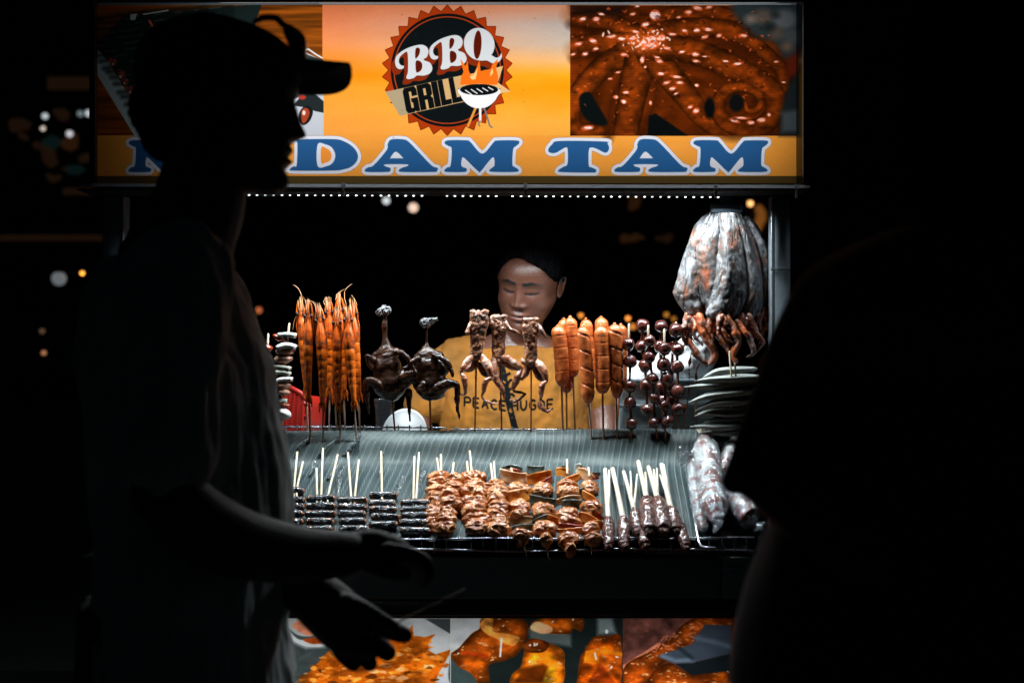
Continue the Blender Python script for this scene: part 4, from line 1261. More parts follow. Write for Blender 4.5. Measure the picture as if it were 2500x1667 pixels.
# crinkled dark strips of torn leaf / glossy film lying on the left leaf
M['wet_strip'] = mat('wet_torn_strip', (0.03, 0.045, 0.05), (0.14, 0.17, 0.175), scale=60, rough=0.12, bump=0.006, bscale=160, coat=0.8)
strips = [((880, 1062), (835, 1118), (800, 1168), 9, 'wide wet torn strip beside the fourth front prawn stick'), ((825, 1066), (775, 1118), (755, 1160), 7, 'wet torn strip running down from the third prawn stick'),
          ((762, 1064), (742, 1078), (722, 1100), 6, 'short wet torn strip by the leftmost prawn sticks'), ((838, 1130), (828, 1170), (826, 1215), 9, 'wet dark strip between the second and third black roll skewers'),
          ((985, 1160), (972, 1190), (962, 1215), 12, 'wide wet strip above the fourth black roll skewer'), ((1035, 1148), (1020, 1180), (1012, 1215), 12, 'wet crinkled strip left of the first meat skewer'),
          ((712, 1150), (702, 1178), (694, 1200), 8, 'wet strip above the leftmost black roll skewer'), ((1072, 1150), (1064, 1166), (1058, 1180), 8, 'small wet strip behind the first meat skewer sticks'), ((935, 1110), (930, 1135), (926, 1160), 6, 'thin wet strip left of the lone tall white stick')]
def trunk_pt(px, py, lift):
    """Point on the rounded leaf band over the trunk, else on the slope."""
    dz = -(py - 833.5) / FPX
    r = 0.0495 + lift
    # ray Y=-3+t, z=1.35+t*dz against the circle
    A = 1 + dz * dz
    B = 2 * ((-3 - 0.03) + (CAM_Z - 1.078) * dz)
    Cc = (3.03) ** 2 + (CAM_Z - 1.078) ** 2 - r * r
    D = B * B - 4 * A * Cc
    if D > 0 and py < 1121:
        t = (-B - math.sqrt(D)) / (2 * A)
        return Vector(((px - 1250) / FPX * t, -3 + t, CAM_Z + t * dz))
    return S(px, py, lift)


for a, b, c, w, label in strips:
    pts = cr([(*a, 1), (*b, 1.3), (*c, 0.7)], 17)
    rr = random.Random(w + a[0])
    row = [(trunk_pt(p[0] - w * p[2] * 0.6 + rr.uniform(-1.5, 1.5), p[1], 0.006), trunk_pt(p[0] + rr.uniform(-1, 1), p[1], 0.010), trunk_pt(p[0] + w * p[2] * 0.6 + rr.uniform(-1.5, 1.5), p[1], 0.006)) for p in pts]
    V = np.array([tuple(q) for r_ in row for q in r_])
    F = [(i * 3 + k, i * 3 + k + 1, i * 3 + k + 4, i * 3 + k + 3) for i in range(16) for k in range(2)]
    solo('leaf_strip', (V, F), M['wet_strip'], label, 'leaf strip', 'wet torn strips on the banana leaves')


def rack(label, rails, verts, rad, name='wire_rack', ends=()):
    t = thing(name, tuple(rails[0][0]), label, 'wire rack', 'wire racks of the stall')
    for r in rails:
        part('rail', tube(r, rad, 8), M['wire'], t)
    for v in verts:
        part('upright', tube(v, rad * 0.72, 6), M['wire'], t)
    return t


yb = 0.088
for x0, x1, dy, label in ((655, 1090, 0, 'rear wire rack behind the prawns and the roast birds'), (1098, 1745, 4, 'rear wire rack behind the frogs, sausages and meatballs')):
    tl = (x1 - x0)
    sk = lambda x: (x - 655) * 0.004
    r1 = [P(x0 + 6, 1042 + dy + sk(x0), yb), P((x0 + x1) / 2, 1041.5 + dy + sk((x0 + x1) / 2), yb), P(x1 - 6, 1042 + dy + sk(x1), yb), P(x1, 1046 + dy + sk(x1), yb), P(x1, 1066 + dy, yb)]
    if x0 > 1000:
        r1 = [P(x0, 1066 + dy, yb), P(x0, 1046 + dy, yb)] + r1[:3]
    r2 = [P(x0, 1053 + dy + sk(x0), yb + 0.004), P(x1, 1053 + dy + sk(x1), yb + 0.004)]
    vs = []
    n = int((x1 - x0) / 27.4)
    for k in range(n):
        x = x0 + 16 + k * 27.4
        vs.append([P(x, 1037 + dy + sk(x), yb - 0.003), P(x + 0.5, 1075 + dy, yb - 0.003)])
    rack(label, [r1, r2], vs, 0.0023)
# front basket wires
yf = -0.287
rl = []
for off in (0, 28):
    rl.append([P(x, 1315 + off + (3 * math.sin(x * 0.011) if off else 1.2 * math.sin(x * 0.02)) - (x - 1000) * 0.003, yf + random.uniform(-0.001, 0.001)) for x in range(640, 1880, 60)])
vs = []
for k in range(40):
    x = 660 + k * 30.6 + random.uniform(-2, 2)
    vs.append([P(x, 1310, yf + 0.004), P(x, 1330, yf + 0.004), P(x, 1346, yf + 0.003), P(x, 1350, yf + 0.03)])
rack('long front wire basket rail holding the lying skewers', rl, vs, 0.002)
fr = thing('tray_frame', tuple(S(1700, 1300)), 'bent bright metal rod closing the right end of the display tray', 'rod')
part('rod', tube([S(1676, 1148, 0.01), S(1690, 1235, 0.01), S(1706, 1322, 0.012), S(1712, 1334, 0.012), S(1722, 1337, 0.012), S(1745, 1338, 0.012)], 0.0036, 10), M['wire'], fr)

# ------------------------------------------------------------------ standing skewers
ST = 'skewers standing in the banana trunk'


def stick(parent, a, b, r, m, name='stick', taper=0.8):
    a, b = Vector(a), Vector(b)
    mid = (a + b) / 2 + Vector((random.uniform(-1, 1), random.uniform(-1, 1), 0)) * 0.0008
    return part(name, tube([a, mid, b], [r, r * 0.95, r * taper], 8), m, parent)


def prawn(tip, tail, base, Y, label, wd=1.0, ant=(), seed=0, m_stick='grey_stick'):
    r = random.Random(seed)
    A, B, G = P(*tip, Y), P(*tail, Y), P(*base, Y)
    t = thing('prawn_skewer', tuple(G), label, 'prawn skewer', 'grilled prawns on sticks')
    d = (B - A)
    L = d.length
    w = d.normalized()
    lat = Vector((1, 0, 0)) - w * w.x
    lat.normalize()
    nr = lat.cross(w)
    if nr.y > 0:
        nr = -nr
    bend = r.uniform(-0.004, 0.004)

    def at(u, l=0.0, n=0.0):
        return A + d * u + lat * (l + bend * math.sin(math.pi * u)) + nr * n
    R = 0.0128 * wd
    # carapace with a raised mid ridge
    prof = [(0.09, 0.25), (0.13, 0.46), (0.17, 0.6), (0.22, 0.8), (0.28, 0.97), (0.34, 1.04), (0.39, 1.0), (0.425, 0.86)]
    c = cr([(*at(u), k * R) for u, k in prof], 18)
    g = disp(tube(c[:, :3], c[:, 3], 16, lateral=lat, flat=0.95), 0.0009, 0.012, seed)
    head = part('carapace', g, M['prawn_head'], t)
    part('ridge', tube([at(u, 0, k * R * 0.98) for u, k in prof[1:7]], [0.0008, 0.0016, 0.0019, 0.0019, 0.0017, 0.001], 6), M['prawn_head'], head)
    # six overlapping tail shells
    us = [0.40, 0.50, 0.585, 0.665, 0.745, 0.825, 0.905, 0.955]
    rs = [0.98, 0.93, 0.86, 0.78, 0.69, 0.58, 0.42, 0.32]
    for k in range(6):
        u0, u1 = us[k], us[k + 1] + 0.018
        pr = [(u0, rs[k] * 0.88), (u0 + 0.012, rs[k] * 0.985), (u0 + (u1 - u0) * 0.5, (rs[k] * 0.5 + rs[k + 1] * 0.5) * 1.03), (u1 - 0.008, rs[k + 1] * 1.04), (u1, rs[k + 1] * 0.98)]
        g = tube([at(u) for u, _ in pr], [q * R for _, q in pr], 14, rnd=False, lateral=lat, flat=0.93)
        part('tail_shell', disp(g, 0.0006, 0.01, seed + k), M['prawn'], t)
    for s, ln in ((-1, 0.05), (1, 0.055), (0, 0.04)):
        part('tail_fin', tube([at(0.9, s * 0.2 * R, 0.001), at(0.95, s * 0.42 * R, 0.002), at(0.97 + ln, s * 0.5 * R, 0.001)], [0.0022, 0.0035, 0.0012], 8, lateral=nr, flat=0.4), M['prawn'], t)
    for s in (-1, 1):
        part('eye', ell(at(0.125 + r.uniform(-0.01, 0.01), s * 0.0082 * wd, 0.006), (0.0038, 0.0038, 0.005), 10, 8), M['eye'], t)
        # side plates and mouth feelers reaching up past the head
        part('feeler_plate', tube([at(0.2, s * 0.0095 * wd, 0.002), at(0.11, s * 0.0098 * wd, 0.002), at(0.03, s * 0.0062 * wd, 0.001), at(-0.005, s * 0.0038 * wd, 0.001)], [0.0016, 0.0024, 0.002, 0.0006], 8), M['prawn'], t)
    part('rostrum', tube([at(0.16, 0, 0.006), at(0.09, 0, 0.0075), at(0.015, r.uniform(-0.002, 0.002), 0.006)], [0.0022, 0.0016, 0.0003], 8), M['prawn_head'], t)
    fg = []
    for k in range(7):
        l = r.uniform(-0.006, 0.006)
        fg.append(tube([at(0.1, l * 0.8, 0.003), at(0.03, l, 0.002 + r.uniform(-0.003, 0.003)), at(-0.03 + r.uniform(-0.02, 0.02), l * r.uniform(0.8, 1.9), r.uniform(-0.003, 0.003))], [0.0011, 0.0009, 0.0003], 5))
    part('feelers', join(*fg), M['prawn_leg'], t)
    for k in range(2):
        s = -1 if k else 1
        part('leg', tube([at(0.18, s * R * 0.8, 0.0), at(0.25, s * R * 1.05, 0.002), at(0.36, s * R * 0.98, 0.004)], [0.0012, 0.001, 0.0004], 5), M['prawn'], t)
    for pts in ant:
        part('antenna', tube(cr([tuple(P(x, y, Y - 0.004)) for x, y in pts], 12), np.linspace(0.0007, 0.0003, 12), 5), M['prawn_leg'], t)
    stick(t, at(0.6, 0, -0.004), G - (B - A).normalized() * 0 + Vector((0, 0, -0.012)), 0.0024, M[m_stick])
    return t


prawn((754.6, 740), (755, 988), (757.8, 1075), -0.012, 'front grilled prawn nearest the tall pale vegetable skewer', 1.0, [[(772, 760), (765, 738), (748, 734), (742, 728)]], 1)
prawn((778.7, 750), (787, 1001), (789, 1079), -0.012, 'front grilled prawn, second from the tall pale vegetable skewer', 1.12, [], 2)
prawn((823, 758), (829, 1001), (831, 1076), -0.012, 'front grilled prawn with a dark pointed head, second from the birds', 1.0, [], 3)
prawn((849, 752), (866, 998), (872, 1075), -0.014, 'bright front grilled prawn nearest the roast birds', 1.1, [], 4)
prawn((732, 736), (748, 968), (752, 1050), 0.042, 'rear prawn at the left end with one long antenna curling up', 0.98, [[(739, 742), (736, 722), (728, 704), (715, 695)], [(724, 770), (718, 785), (715, 806)]], 5)
prawn((803, 733), (804, 966), (802.5, 1051), 0.042, 'rear prawn standing in the middle of the bunch between the second and third front prawns', 1.0, [[(794, 745), (790, 735), (800, 728), (810, 727)]], 6)
prawn((829, 726), (842, 972), (843.5, 1051), 0.04, 'tallest rear prawn with two long antennae rising above the bunch', 1.08, [[(819, 732), (826, 716), (841, 706)], [(845, 742), (841, 726), (843, 708), (858, 693)]], 7)
prawn((861, 738), (878, 977), (880, 1052), 0.036, 'rear prawn at the right end of the bunch beside the taller roast bird', 1.08, [[(872, 745), (868, 735), (858, 720)]], 8)
prawn((812, 762), (818, 985), (822.5, 1051), 0.06, 'rearmost prawn almost hidden behind the other prawns', 0.9, [], 9)


def w3(x0, y0, k, Y):
    """Reader for points noted on an enlarged crop: (x, y[, depth offset])."""
    return lambda x, y, dy=0.0: P(x0 + x * k, y0 + y * k, Y + dy)


def bird(Y, pts, label, seed, base, head, stick_mat, scale=0.2104):
    q = w3(870, 730, scale, Y)
    G = P(*base, Y)
    t = thing('roast_bird', tuple(G), label, 'roast bird', 'roast birds on sticks')
    body = []
    for kind, ps, rs in pts['body']:
        c = cr([(*q(*p), r * scale / 1000) for p, r in zip(ps, rs)], 12)
        body.append(tube(c[:, :3], c[:, 3], 14))
    body += [ell(q(*c), [v * scale / 1000 for v in r], 18, 12) for c, r in pts['ell']]
    part('body', disp(disp(fuse(body, 0.0026, 5), 0.003, 0.03, seed, 2), 0.0007, 0.006, seed + 3), M['bird'], t)
    for nm in ('wing', 'leg'):
        for ps, rs in pts[nm]:
            c = cr([(*q(*p), r * scale / 1000) for p, r in zip(ps, rs)], 14)
            part(nm, disp(fuse([tube(c[:, :3], c[:, 3], 14)], 0.0022, 3), 0.002, 0.013, seed, 3), M['bird'], t)
    head(t, q)
    stick(t, q(*pts['stick']), G + Vector((0, 0, -0.02)), 0.0027, M[stick_mat])
    return t


def head_a(t, q):
    g = [ell(q(313, 135), (0.0150, 0.013, 0.0115), 16, 10), ell(q(280, 150), 0.009), ell(q(350, 120), 0.009), ell(q(315, 105), 0.008), ell(q(262, 160), 0.006), ell(q(370, 130), 0.006)]
    h = part('head', disp(disp(fuse(g, 0.0014, 2), 0.005, 0.008, 3, 3), 0.002, 0.003, 9), M['charred'], t)


def head_b(t, q):
    g = [ell(q(800, 275), (0.0155, 0.0125, 0.0135), 16, 10), tube([q(850, 250), q(910, 232), q(935, 222)], [0.0085, 0.0045, 0.002], 10), tube([q(850, 275), q(910, 250), q(952, 246)], [0.0075, 0.0035, 0.0012], 10)]
    h = part('head', disp(fuse(g, 0.0014, 2), 0.0016, 0.008, 3), M['charred_dark'], t)
    part('eye', tube([q(790 + 24 * math.cos(a), 272 + 22 * math.sin(a), -0.0125) for a in np.linspace(0.5, 5, 9)], 0.0009, 6), M['charred'], h)


bird(0.045, {
    'body': [('neck', [(332, 150), (330, 300), (335, 450), (345, 560), (350, 660)], [30, 36, 42, 62, 120]), ('sh', [(235, 660), (330, 640), (440, 630)], [55, 90, 70])],
    'ell': [((375, 890), (180, 150, 190)), ((360, 800), (175, 150, 190)), ((390, 980), (205, 170, 190)), ((400, 1100), (120, 110, 85)), ((545, 930), (110, 120, 120))],
    'wing': [([(200, 700, -0.02), (140, 665, -0.03), (118, 655, -0.03), (130, 720, -0.028), (180, 800, -0.02)], [40, 26, 18, 26, 30]), ([(460, 600, -0.02), (550, 640, -0.03), (610, 710, -0.03), (610, 790, -0.03), (540, 800, -0.034)], [34, 36, 34, 26, 18])],
    'leg': [([(300, 1040, -0.02), (200, 960, -0.03), (130, 950, -0.034), (110, 1060, -0.03), (130, 1220, -0.025), (150, 1325, -0.02)], [72, 58, 46, 42, 22, 12]), ([(560, 900, -0.02), (660, 880, -0.03), (690, 960, -0.03), (730, 1070, -0.03), (775, 1120, -0.025)], [86, 70, 52, 36, 16]), ([(610, 1080, -0.01), (615, 1250, -0.01), (622, 1420, -0.01)], [46, 26, 9])],
    'stick': (400, 900)}, 'taller glossy dark roast bird with a straight neck and a foil-grey charred head', 3, (965.4, 1050), head_a, 'brown_stick')
bird(0.03, {
    'body': [('neck', [(815, 300), (818, 420), (816, 540), (815, 650)], [16, 17, 24, 90]), ('nape', [(772, 545), (772, 640)], [8, 20]), ('sh', [(700, 680), (815, 640), (960, 660)], [45, 75, 60])],
    'ell': [((855, 890), (178, 140, 170)), ((840, 800), (165, 140, 170)), ((870, 980), (190, 160, 170)), ((880, 1100), (150, 120, 80)), ((980, 800), (110, 110, 110))],
    'wing': [([(900, 650, -0.02), (1000, 690, -0.03), (1070, 760, -0.03), (1110, 860, -0.03), (1118, 900, -0.03)], [36, 38, 36, 24, 12]), ([(710, 690, -0.02), (650, 715, -0.03), (640, 760, -0.03), (690, 860, -0.03)], [36, 22, 20, 26])],
    'leg': [([(950, 1040, -0.02), (1060, 985, -0.03), (1150, 990, -0.034), (1172, 1080, -0.03), (1172, 1260, -0.025), (1200, 1400, -0.02)], [90, 60, 40, 38, 24, 11]), ([(780, 1000, -0.02), (740, 1060, -0.03), (760, 1110, -0.03), (800, 1075, -0.03)], [70, 40, 22, 12])],
    'stick': (845, 900)}, 'shorter black roast bird with a thin neck and a beaked head turned right', 5, (1051.6, 1048), head_b, 'brown_stick')


def frog(Y, spec, label, seed, k=0.2041):
    q = w3(1110, 740, k, Y)
    G = P(*spec['base'], Y)
    t = thing('frog_skewer', tuple(G), label, 'frog skewer', 'skinned frogs on sticks')
    cx = spec['spine']

    def tr(rows):
        return cr([(*q(x, y, dy), r * k / 1000) for x, y, dy, r in rows], 14)
    body = []
    for rows in spec['body']:
        c = tr(rows)
        body.append(tube(c[:, :3], c[:, 3], 14))
    part('body', disp(disp(fuse(body, 0.0022, 3), 0.0022, 0.012, seed, 3), 0.0012, 0.004, seed + 2), M['frog'], t)
    for nm in ('leg', 'arm'):
        for rows in spec[nm]:
            c = tr(rows)
            part(nm, disp(fuse([tube(c[:, :3], c[:, 3], 12)], 0.0016, 2), 0.001, 0.01, seed, 2), M['frog_leg'] if nm == 'leg' else M['frog'], t)
    stick(t, q(*spec['stick']), G + Vector((0, 0, -0.02)), 0.0024, M['brown_stick'])
    return t


def frog_body(x0, y0, x1, y1, wt, wb):
    """Flat rack of a torso with square shoulders and a groove down the back."""
    rows = []
    for f in (-1, 1):
        rows.append([(x0 + f * wt * 0.27, y0 + 8, 0, wt * 0.16), (x0 + f * wt * 0.28, y0 + (y1 - y0) * 0.25, 0, wt * 0.21), (x0 * 0.55 + x1 * 0.45 + f * wt * 0.2, y0 + (y1 - y0) * 0.5, 0, wt * 0.19), (x1 + f * wb * 0.22, y1 - 60, 0, wb * 0.30), (x1, y1, 0, wb * 0.36)])
    rows.append([(x0, y0 + 20, 0, wt * 0.2), (x0, y0 + (y1 - y0) * 0.3, 0, wt * 0.28), (x0 * 0.5 + x1 * 0.5, y0 + (y1 - y0) * 0.6, 0, wt * 0.22), (x1, y1 - 30, 0, wb * 0.3)])
    rows.append([(x0 - wt * 0.42, y0, 0, 17), (x0 - wt * 0.3, y0 + 16, -0.003, 24), (x0, y0 + 22, 0, 20), (x0 + wt * 0.3, y0 + 14, -0.003, 24), (x0 + wt * 0.44, y0 - 4, 0, 18)])
    return rows


frog(0.012, dict(base=(1159, 1052), spine=0, body=frog_body(292, 100, 262, 640, 240, 150),
                 leg=[[(225, 640, 0, 40), (150, 690, -0.006, 42), (95, 780, -0.01, 34), (82, 838, -0.01, 20), (112, 880, -0.014, 40), (122, 960, -0.01, 36), (130, 1060, -0.006, 20), (125, 1090, -0.006, 16), (70, 1090, -0.008, 11)],
                      [(255, 690, 0.01, 40), (200, 770, 0.012, 46), (140, 800, 0.008, 30)],
                      [(320, 640, 0, 42), (385, 720, -0.006, 58), (430, 830, -0.008, 42), (450, 905, -0.008, 22), (410, 905, -0.014, 30), (362, 945, -0.014, 42), (352, 1030, -0.01, 30), (325, 1110, -0.01, 16), (345, 1150, -0.01, 15), (430, 1195, -0.012, 15), (520, 1205, -0.012, 11)],
                      [(290, 730, 0.01, 36), (350, 830, 0.01, 44), (430, 880, 0.008, 28)]],
                 arm=[[(200, 230, 0, 26), (160, 310, -0.008, 24), (152, 345, -0.01, 30)]], stick=(258, 600)), 'left frog skewer with its torso widest and both legs dangling apart', 1)
frog(0.03, dict(base=(1225.5, 1052), spine=0, body=frog_body(530, 155, 520, 690, 205, 150),
                leg=[[(560, 650, 0, 38), (640, 660, -0.008, 46), (730, 730, -0.012, 44), (812, 790, -0.012, 24), (770, 840, -0.016, 36), (745, 900, -0.016, 50), (715, 990, -0.012, 36), (690, 1045, -0.01, 18), (760, 1066, -0.012, 20), (852, 1072, -0.012, 16), (800, 1130, -0.012, 18), (720, 1180, -0.012, 22), (670, 1160, -0.012, 16)],
                     [(590, 720, 0.004, 30), (680, 760, 0.004, 40), (780, 790, 0, 26)],
                     [(480, 680, 0.0, 50), (470, 800, -0.004, 58), (500, 920, -0.006, 44), (560, 1010, -0.008, 38), (590, 1110, -0.006, 18), (590, 1140, -0.006, 12)]],
                arm=[[(600, 230, 0, 34), (660, 310, -0.008, 28), (730, 345, -0.01, 27), (790, 380, -0.01, 17)], [(450, 170, 0, 30), (440, 250, -0.008, 28), (450, 280, -0.008, 22)]], stick=(538, 620)), 'middle frog skewer with a bent leg crossing towards its right neighbour', 2)
frog(0.008, dict(base=(1296, 1053), spine=0, body=frog_body(905, 192, 915, 715, 205, 150),
                 leg=[[(880, 720, 0.004, 36), (820, 700, 0.0, 32), (800, 660, 0, 18)], [(880, 730, 0.006, 40), (850, 830, 0.006, 46), (800, 900, 0.004, 30)],
                      [(975, 700, 0, 44), (1040, 770, -0.008, 56), (1085, 860, -0.01, 40), (1098, 930, -0.01, 24), (1060, 960, -0.014, 36), (1035, 1020, -0.014, 42), (1035, 1110, -0.01, 26), (1015, 1160, -0.01, 18), (1040, 1240, -0.01, 28), (1100, 1300, -0.01, 24), (1155, 1262, -0.012, 12)],
                      [(950, 770, 0.006, 36), (1010, 880, 0.008, 44), (1060, 920, 0.004, 26)]],
                 arm=[[(990, 260, 0, 30), (1040, 330, -0.008, 30), (1085, 405, -0.01, 18)]], stick=(915, 650)), 'right frog skewer with one long leg ending in a pointed hanging foot', 3)


def sausage(top, bot, base, Y, label, seed, spiral=False, wd=1.0, mstick='grey_stick', hide=False, k=0.2169):
    q = w3(1330, 760, k, Y)
    A, B, G = q(*top), q(*bot), q(*base)
    t = thing('sausage_skewer', tuple(G), label, 'sausage skewer', 'scored sausages on sticks')
    d = B - A
    w = d.normalized()
    u = (Vector((1, 0, 0)) - w * w.x).normalized()
    n = u.cross(w)
    R = 0.0168 * wd
    L = d.length
    nu, nv = 40, 90
    r = random.Random(seed)
    ph = r.uniform(0, 1)
    cuts = 4.6 if spiral else 5.2
    V, F = [], []
    for j in range(nv):
        v = j / (nv - 1)
        e = min(v * L / (R * 1.15), (1 - v) * L / (R * (1.9 if spiral else 1.4)), 1)
        prof = math.sqrt(max(0.0, 1 - (1 - e) ** 2))
        bow = 0.003 * math.sin(v * math.pi) * r.choice([1])
        for i in range(nu):
            a = 2 * math.pi * i / nu
            if spiral:
                s = (v * cuts + ph - (a / (2 * math.pi))) % 1.0
                dep = 0.2 * math.exp(-((min(s, 1 - s)) / 0.045) ** 2)
            else:
                s = (v * cuts + ph + 0.07 * math.cos(a + ph * 6)) % 1.0
                dep = 0.075 * math.exp(-((min(s, 1 - s)) / 0.03) ** 2)
            if v < 0.06 or v > 0.95:
                dep *= 0.2
            nz = noise.noise(Vector((math.cos(a) * 1.3, math.sin(a) * 1.3, v * 9 + seed * 5))) * 0.045
            rr = R * (prof * (1 - dep) * (1 + nz + 0.06 * math.sin(v * 3 + seed)))
            V.append(tuple(A + d * v + u * (rr * math.cos(a) + bow) + n * rr * math.sin(a)))
    for j in range(nv - 1):
        for i in range(nu):
            a, b = j * nu + i, j * nu + (i + 1) % nu
            F.append((a, b, b + nu, a + nu))
    part('sausage', (np.array(V), F), M['sausage'], t)
    part('knot', disp(ell(A + w * 0.001, (0.0042, 0.0042, 0.005), 10, 8), 0.002, 0.003, seed), M['sausage'], t)
    stick(t, B - w * 0.02, G + Vector((0, 0, -0.015)), 0.0026, M[mstick])


sausage((145, 165), (195, 852), (212, 1400), 0.02, 'leftmost plump sausage skewer in front, finely ringed', 1, wd=1.02)
sausage((215, 88), (246, 925), (250, 1400), 0.055, 'long sausage hidden behind the leftmost sausage, its tip hanging lower', 2, wd=0.95, mstick='brown_stick')
sausage((285, 68), (318, 745), (347, 1400), 0.04, 'shorter dark sausage on a brown stick right behind the leftmost sausage', 3, wd=0.95, mstick='brown_stick')
sausage((420, 170), (490, 1042), (540, 1520), -0.012, 'longest spiral-cut sausage leaning right with deep gaping cuts', 4, spiral=True, wd=1.0)
sausage((460, 90), (500, 800), (520, 1400), 0.055, 'rear sausage half hidden behind the leaning spiral-cut sausage', 5, wd=1.0)
sausage((630, 165), (651, 932), (670, 1505), -0.012, 'straight ringed front sausage between the two spiral-cut sausages', 6, wd=1.06, mstick='brown_stick')
sausage((632, 68), (650, 700), (655, 1400), 0.055, 'pointed rear sausage showing over the straight ringed sausage', 7, wd=1.0)
sausage((785, 145), (808, 985), (815, 1500), -0.01, 'spiral-cut sausage nearest the meatballs', 8, spiral=True, wd=1.0)
sausage((855, 150), (850, 850), (800, 1400), 0.055, 'rear sausage peeking out between the last sausage and the meatballs', 9, wd=0.95, mstick='brown_stick')


def balls(pts, top, base, Y, label, seed, k=0.2169, R=0.0163):
    q = w3(1330, 760, k, Y)
    G = q(*base)
    t = thing('meatball_skewer', tuple(G), label, 'meatball skewer', 'glazed meatballs on sticks')
    r = random.Random(seed)
    for x, y in pts:
        s = R * r.uniform(0.93, 1.04)
        g = disp(disp(ell(q(x, y), (s, s, s * r.uniform(0.94, 1.03)), 22, 16), 0.0022, 0.016, seed + x * 0.01, 2), 0.0006, 0.004, seed)
        part('meatball', g, M['meatball'], t)
    for (x, y), (x2, y2) in zip(pts[:-1], pts[1:]):
        part('glaze_drip', disp(tube([q(x, y + 50), q((x + x2) / 2, (y + y2) / 2), q(x2, y2 - 50)], [0.0042, 0.0026, 0.0036], 10), 0.0012, 0.006, seed), M['meatball'], t)
    stick(t, q(*top), G + Vector((0, 0, -0.012)), 0.0025, M['brown_stick'])
    part('stick_tip', tube([q(*top), q(top[0] * 0.9 + pts[0][0] * 0.1, pts[0][1])], 0.0027, 8), M['bamboo'], t)


balls([(940, 370), (962, 560), (955, 845), (958, 1030), (975, 1265)], (948, 150), (970, 1505), -0.012, 'leftmost meatball skewer, five spaced balls with a gap after the second', 1)
balls([(1100, 160), (1088, 390), (1128, 612), (1138, 832), (1153, 1110)], (1100, 100), (1185, 1390), 0.04, 'rear meatball skewer behind the second front one, its top ball highest on the left', 2)
balls([(1175, 332), (1175, 515), (1212, 760), (1230, 975), (1230, 1250)], (1165, 165), (1275, 1550), -0.012, 'front meatball skewer leaning right, second of the front row', 3, R=0.0155)
balls([(1312, 170), (1300, 390), (1318, 850), (1325, 1010)], (1312, 110), (1330, 1400), 0.04, 'rear meatball skewer in the middle, mostly hidden by the front one', 4, R=0.0175)
balls([(1345, 420), (1337, 600), (1370, 765), (1350, 1060), (1375, 1235)], (1346, 210), (1360, 1535), -0.012, 'rightmost front meatball skewer with a bare stick showing on top', 5, R=0.0168)
balls([(1475, 210), (1490, 430), (1495, 620), (1500, 900), (1505, 1098)], (1475, 130), (1510, 1420), 0.036, 'rightmost meatball skewer of all, largest balls beside the hanging squid', 6, R=0.0176)
balls([(1440, 400), (1430, 640), (1412, 840), (1425, 1000)], (1440, 350), (1440, 1400), 0.07, 'rearmost meatball skewer seen only between its neighbours', 7, R=0.015)


# tall mixed skewer at the left: slabs and chunks threaded one over another
def chunk(parent, name, c, r, m, seed, tilt=0.0, amp=0.003):
    R_ = np.array(Matrix.Rotation(tilt, 3, 'Y'))
    g = disp(disp(ell(c, r, 20, 12, R_), amp, 0.014, seed, 2), amp * 0.35, 0.005, seed + 4)
    return part(name, g, m, parent)


def slab(parent, name, c, s, m, seed, tilt=0.0, curve=0.004):
    """Bent slab: an arched plate with thickness."""
    Rm = Matrix.Rotation(tilt, 3, 'Y')
    r = random.Random(seed)
    ph = r.uniform(-1, 1)
    c = Vector(c)

    def f(u, v):
        x, y = (u - 0.5) * s[0] * (1 - 0.25 * abs(v - 0.5)), (v - 0.5) * s[1]
        z = curve * (1 - 4 * (u - 0.5) ** 2) + ph * 0.25 * curve * (v - 0.5)
        return c + Rm @ Vector((x, y, z))
    return part(name, disp(grid(f, 12, 8, s[2]), 0.0012, 0.01, seed), m, parent)


q = w3(660, 760, 0.2041, -0.02)
G = q(85, 1490)
t = thing('mixed_skewer', tuple(G), 'tall mixed skewer of white, pink and grey chunks left of the prawns', 'mixed skewer', 'tall mixed skewers beside the customer')
stick(t, q(226, 150), G + Vector((0, 0, -0.02)), 0.0026, M['bamboo'])
slab(t, 'vegetable_slab', q(200, 262), (0.048, 0.03, 0.012), M['pale_veg'], 1, 0.02, 0.002)
chunk(t, 'red_pepper', q(130, 330), (0.023, 0.012, 0.0075), M['pepper_red'], 2, 0.42, 0.002)
slab(t, 'white_piece', q(196, 415), (0.054, 0.034, 0.014), M['squid_flesh'], 3, -0.05, 0.008)
chunk(t, 'pink_chunk', q(175, 485), (0.022, 0.017, 0.009), M['salmon_flesh'], 4, 0.1)
chunk(t, 'pink_chunk', q(160, 570), (0.023, 0.017, 0.011), M['salmon_flesh'], 5, -0.1)
slab(t, 'vegetable_slab', q(150, 655), (0.045, 0.03, 0.01), M['pale_veg'], 6, 0.1, 0.003)
slab(t, 'vegetable_slab', q(140, 720), (0.048, 0.03, 0.012), M['pale_veg'], 7, 0.08, 0.004)
slab(t, 'white_piece', q(160, 805), (0.048, 0.03, 0.011), M['squid_flesh'], 8, -0.15, 0.004)
chunk(t, 'pink_chunk', q(150, 880), (0.019, 0.016, 0.011), M['salmon_flesh'], 9)
chunk(t, 'pink_chunk', q(150, 965), (0.018, 0.016, 0.008), M['salmon_flesh'], 10, 0.1)
slab(t, 'vegetable_slab', q(140, 1055), (0.028, 0.022, 0.014), M['pale_veg'], 11, -0.2, 0.002)
chunk(t, 'red_pepper', q(150, 1115), (0.019, 0.012, 0.006), M['pepper_red'], 12, 0.1, 0.002)
chunk(t, 'white_piece', q(150, 1215), (0.022, 0.017, 0.014), M['squid_flesh'], 13, 0.5)
chunk(t, 'pink_chunk', q(100, 1310), (0.013, 0.013, 0.012), M['salmon_flesh'], 14)
chunk(t, 'pink_chunk', q(85, 1430), (0.013, 0.013, 0.015), M['salmon_flesh'], 15)
G = P(640, 1050, 0.05)
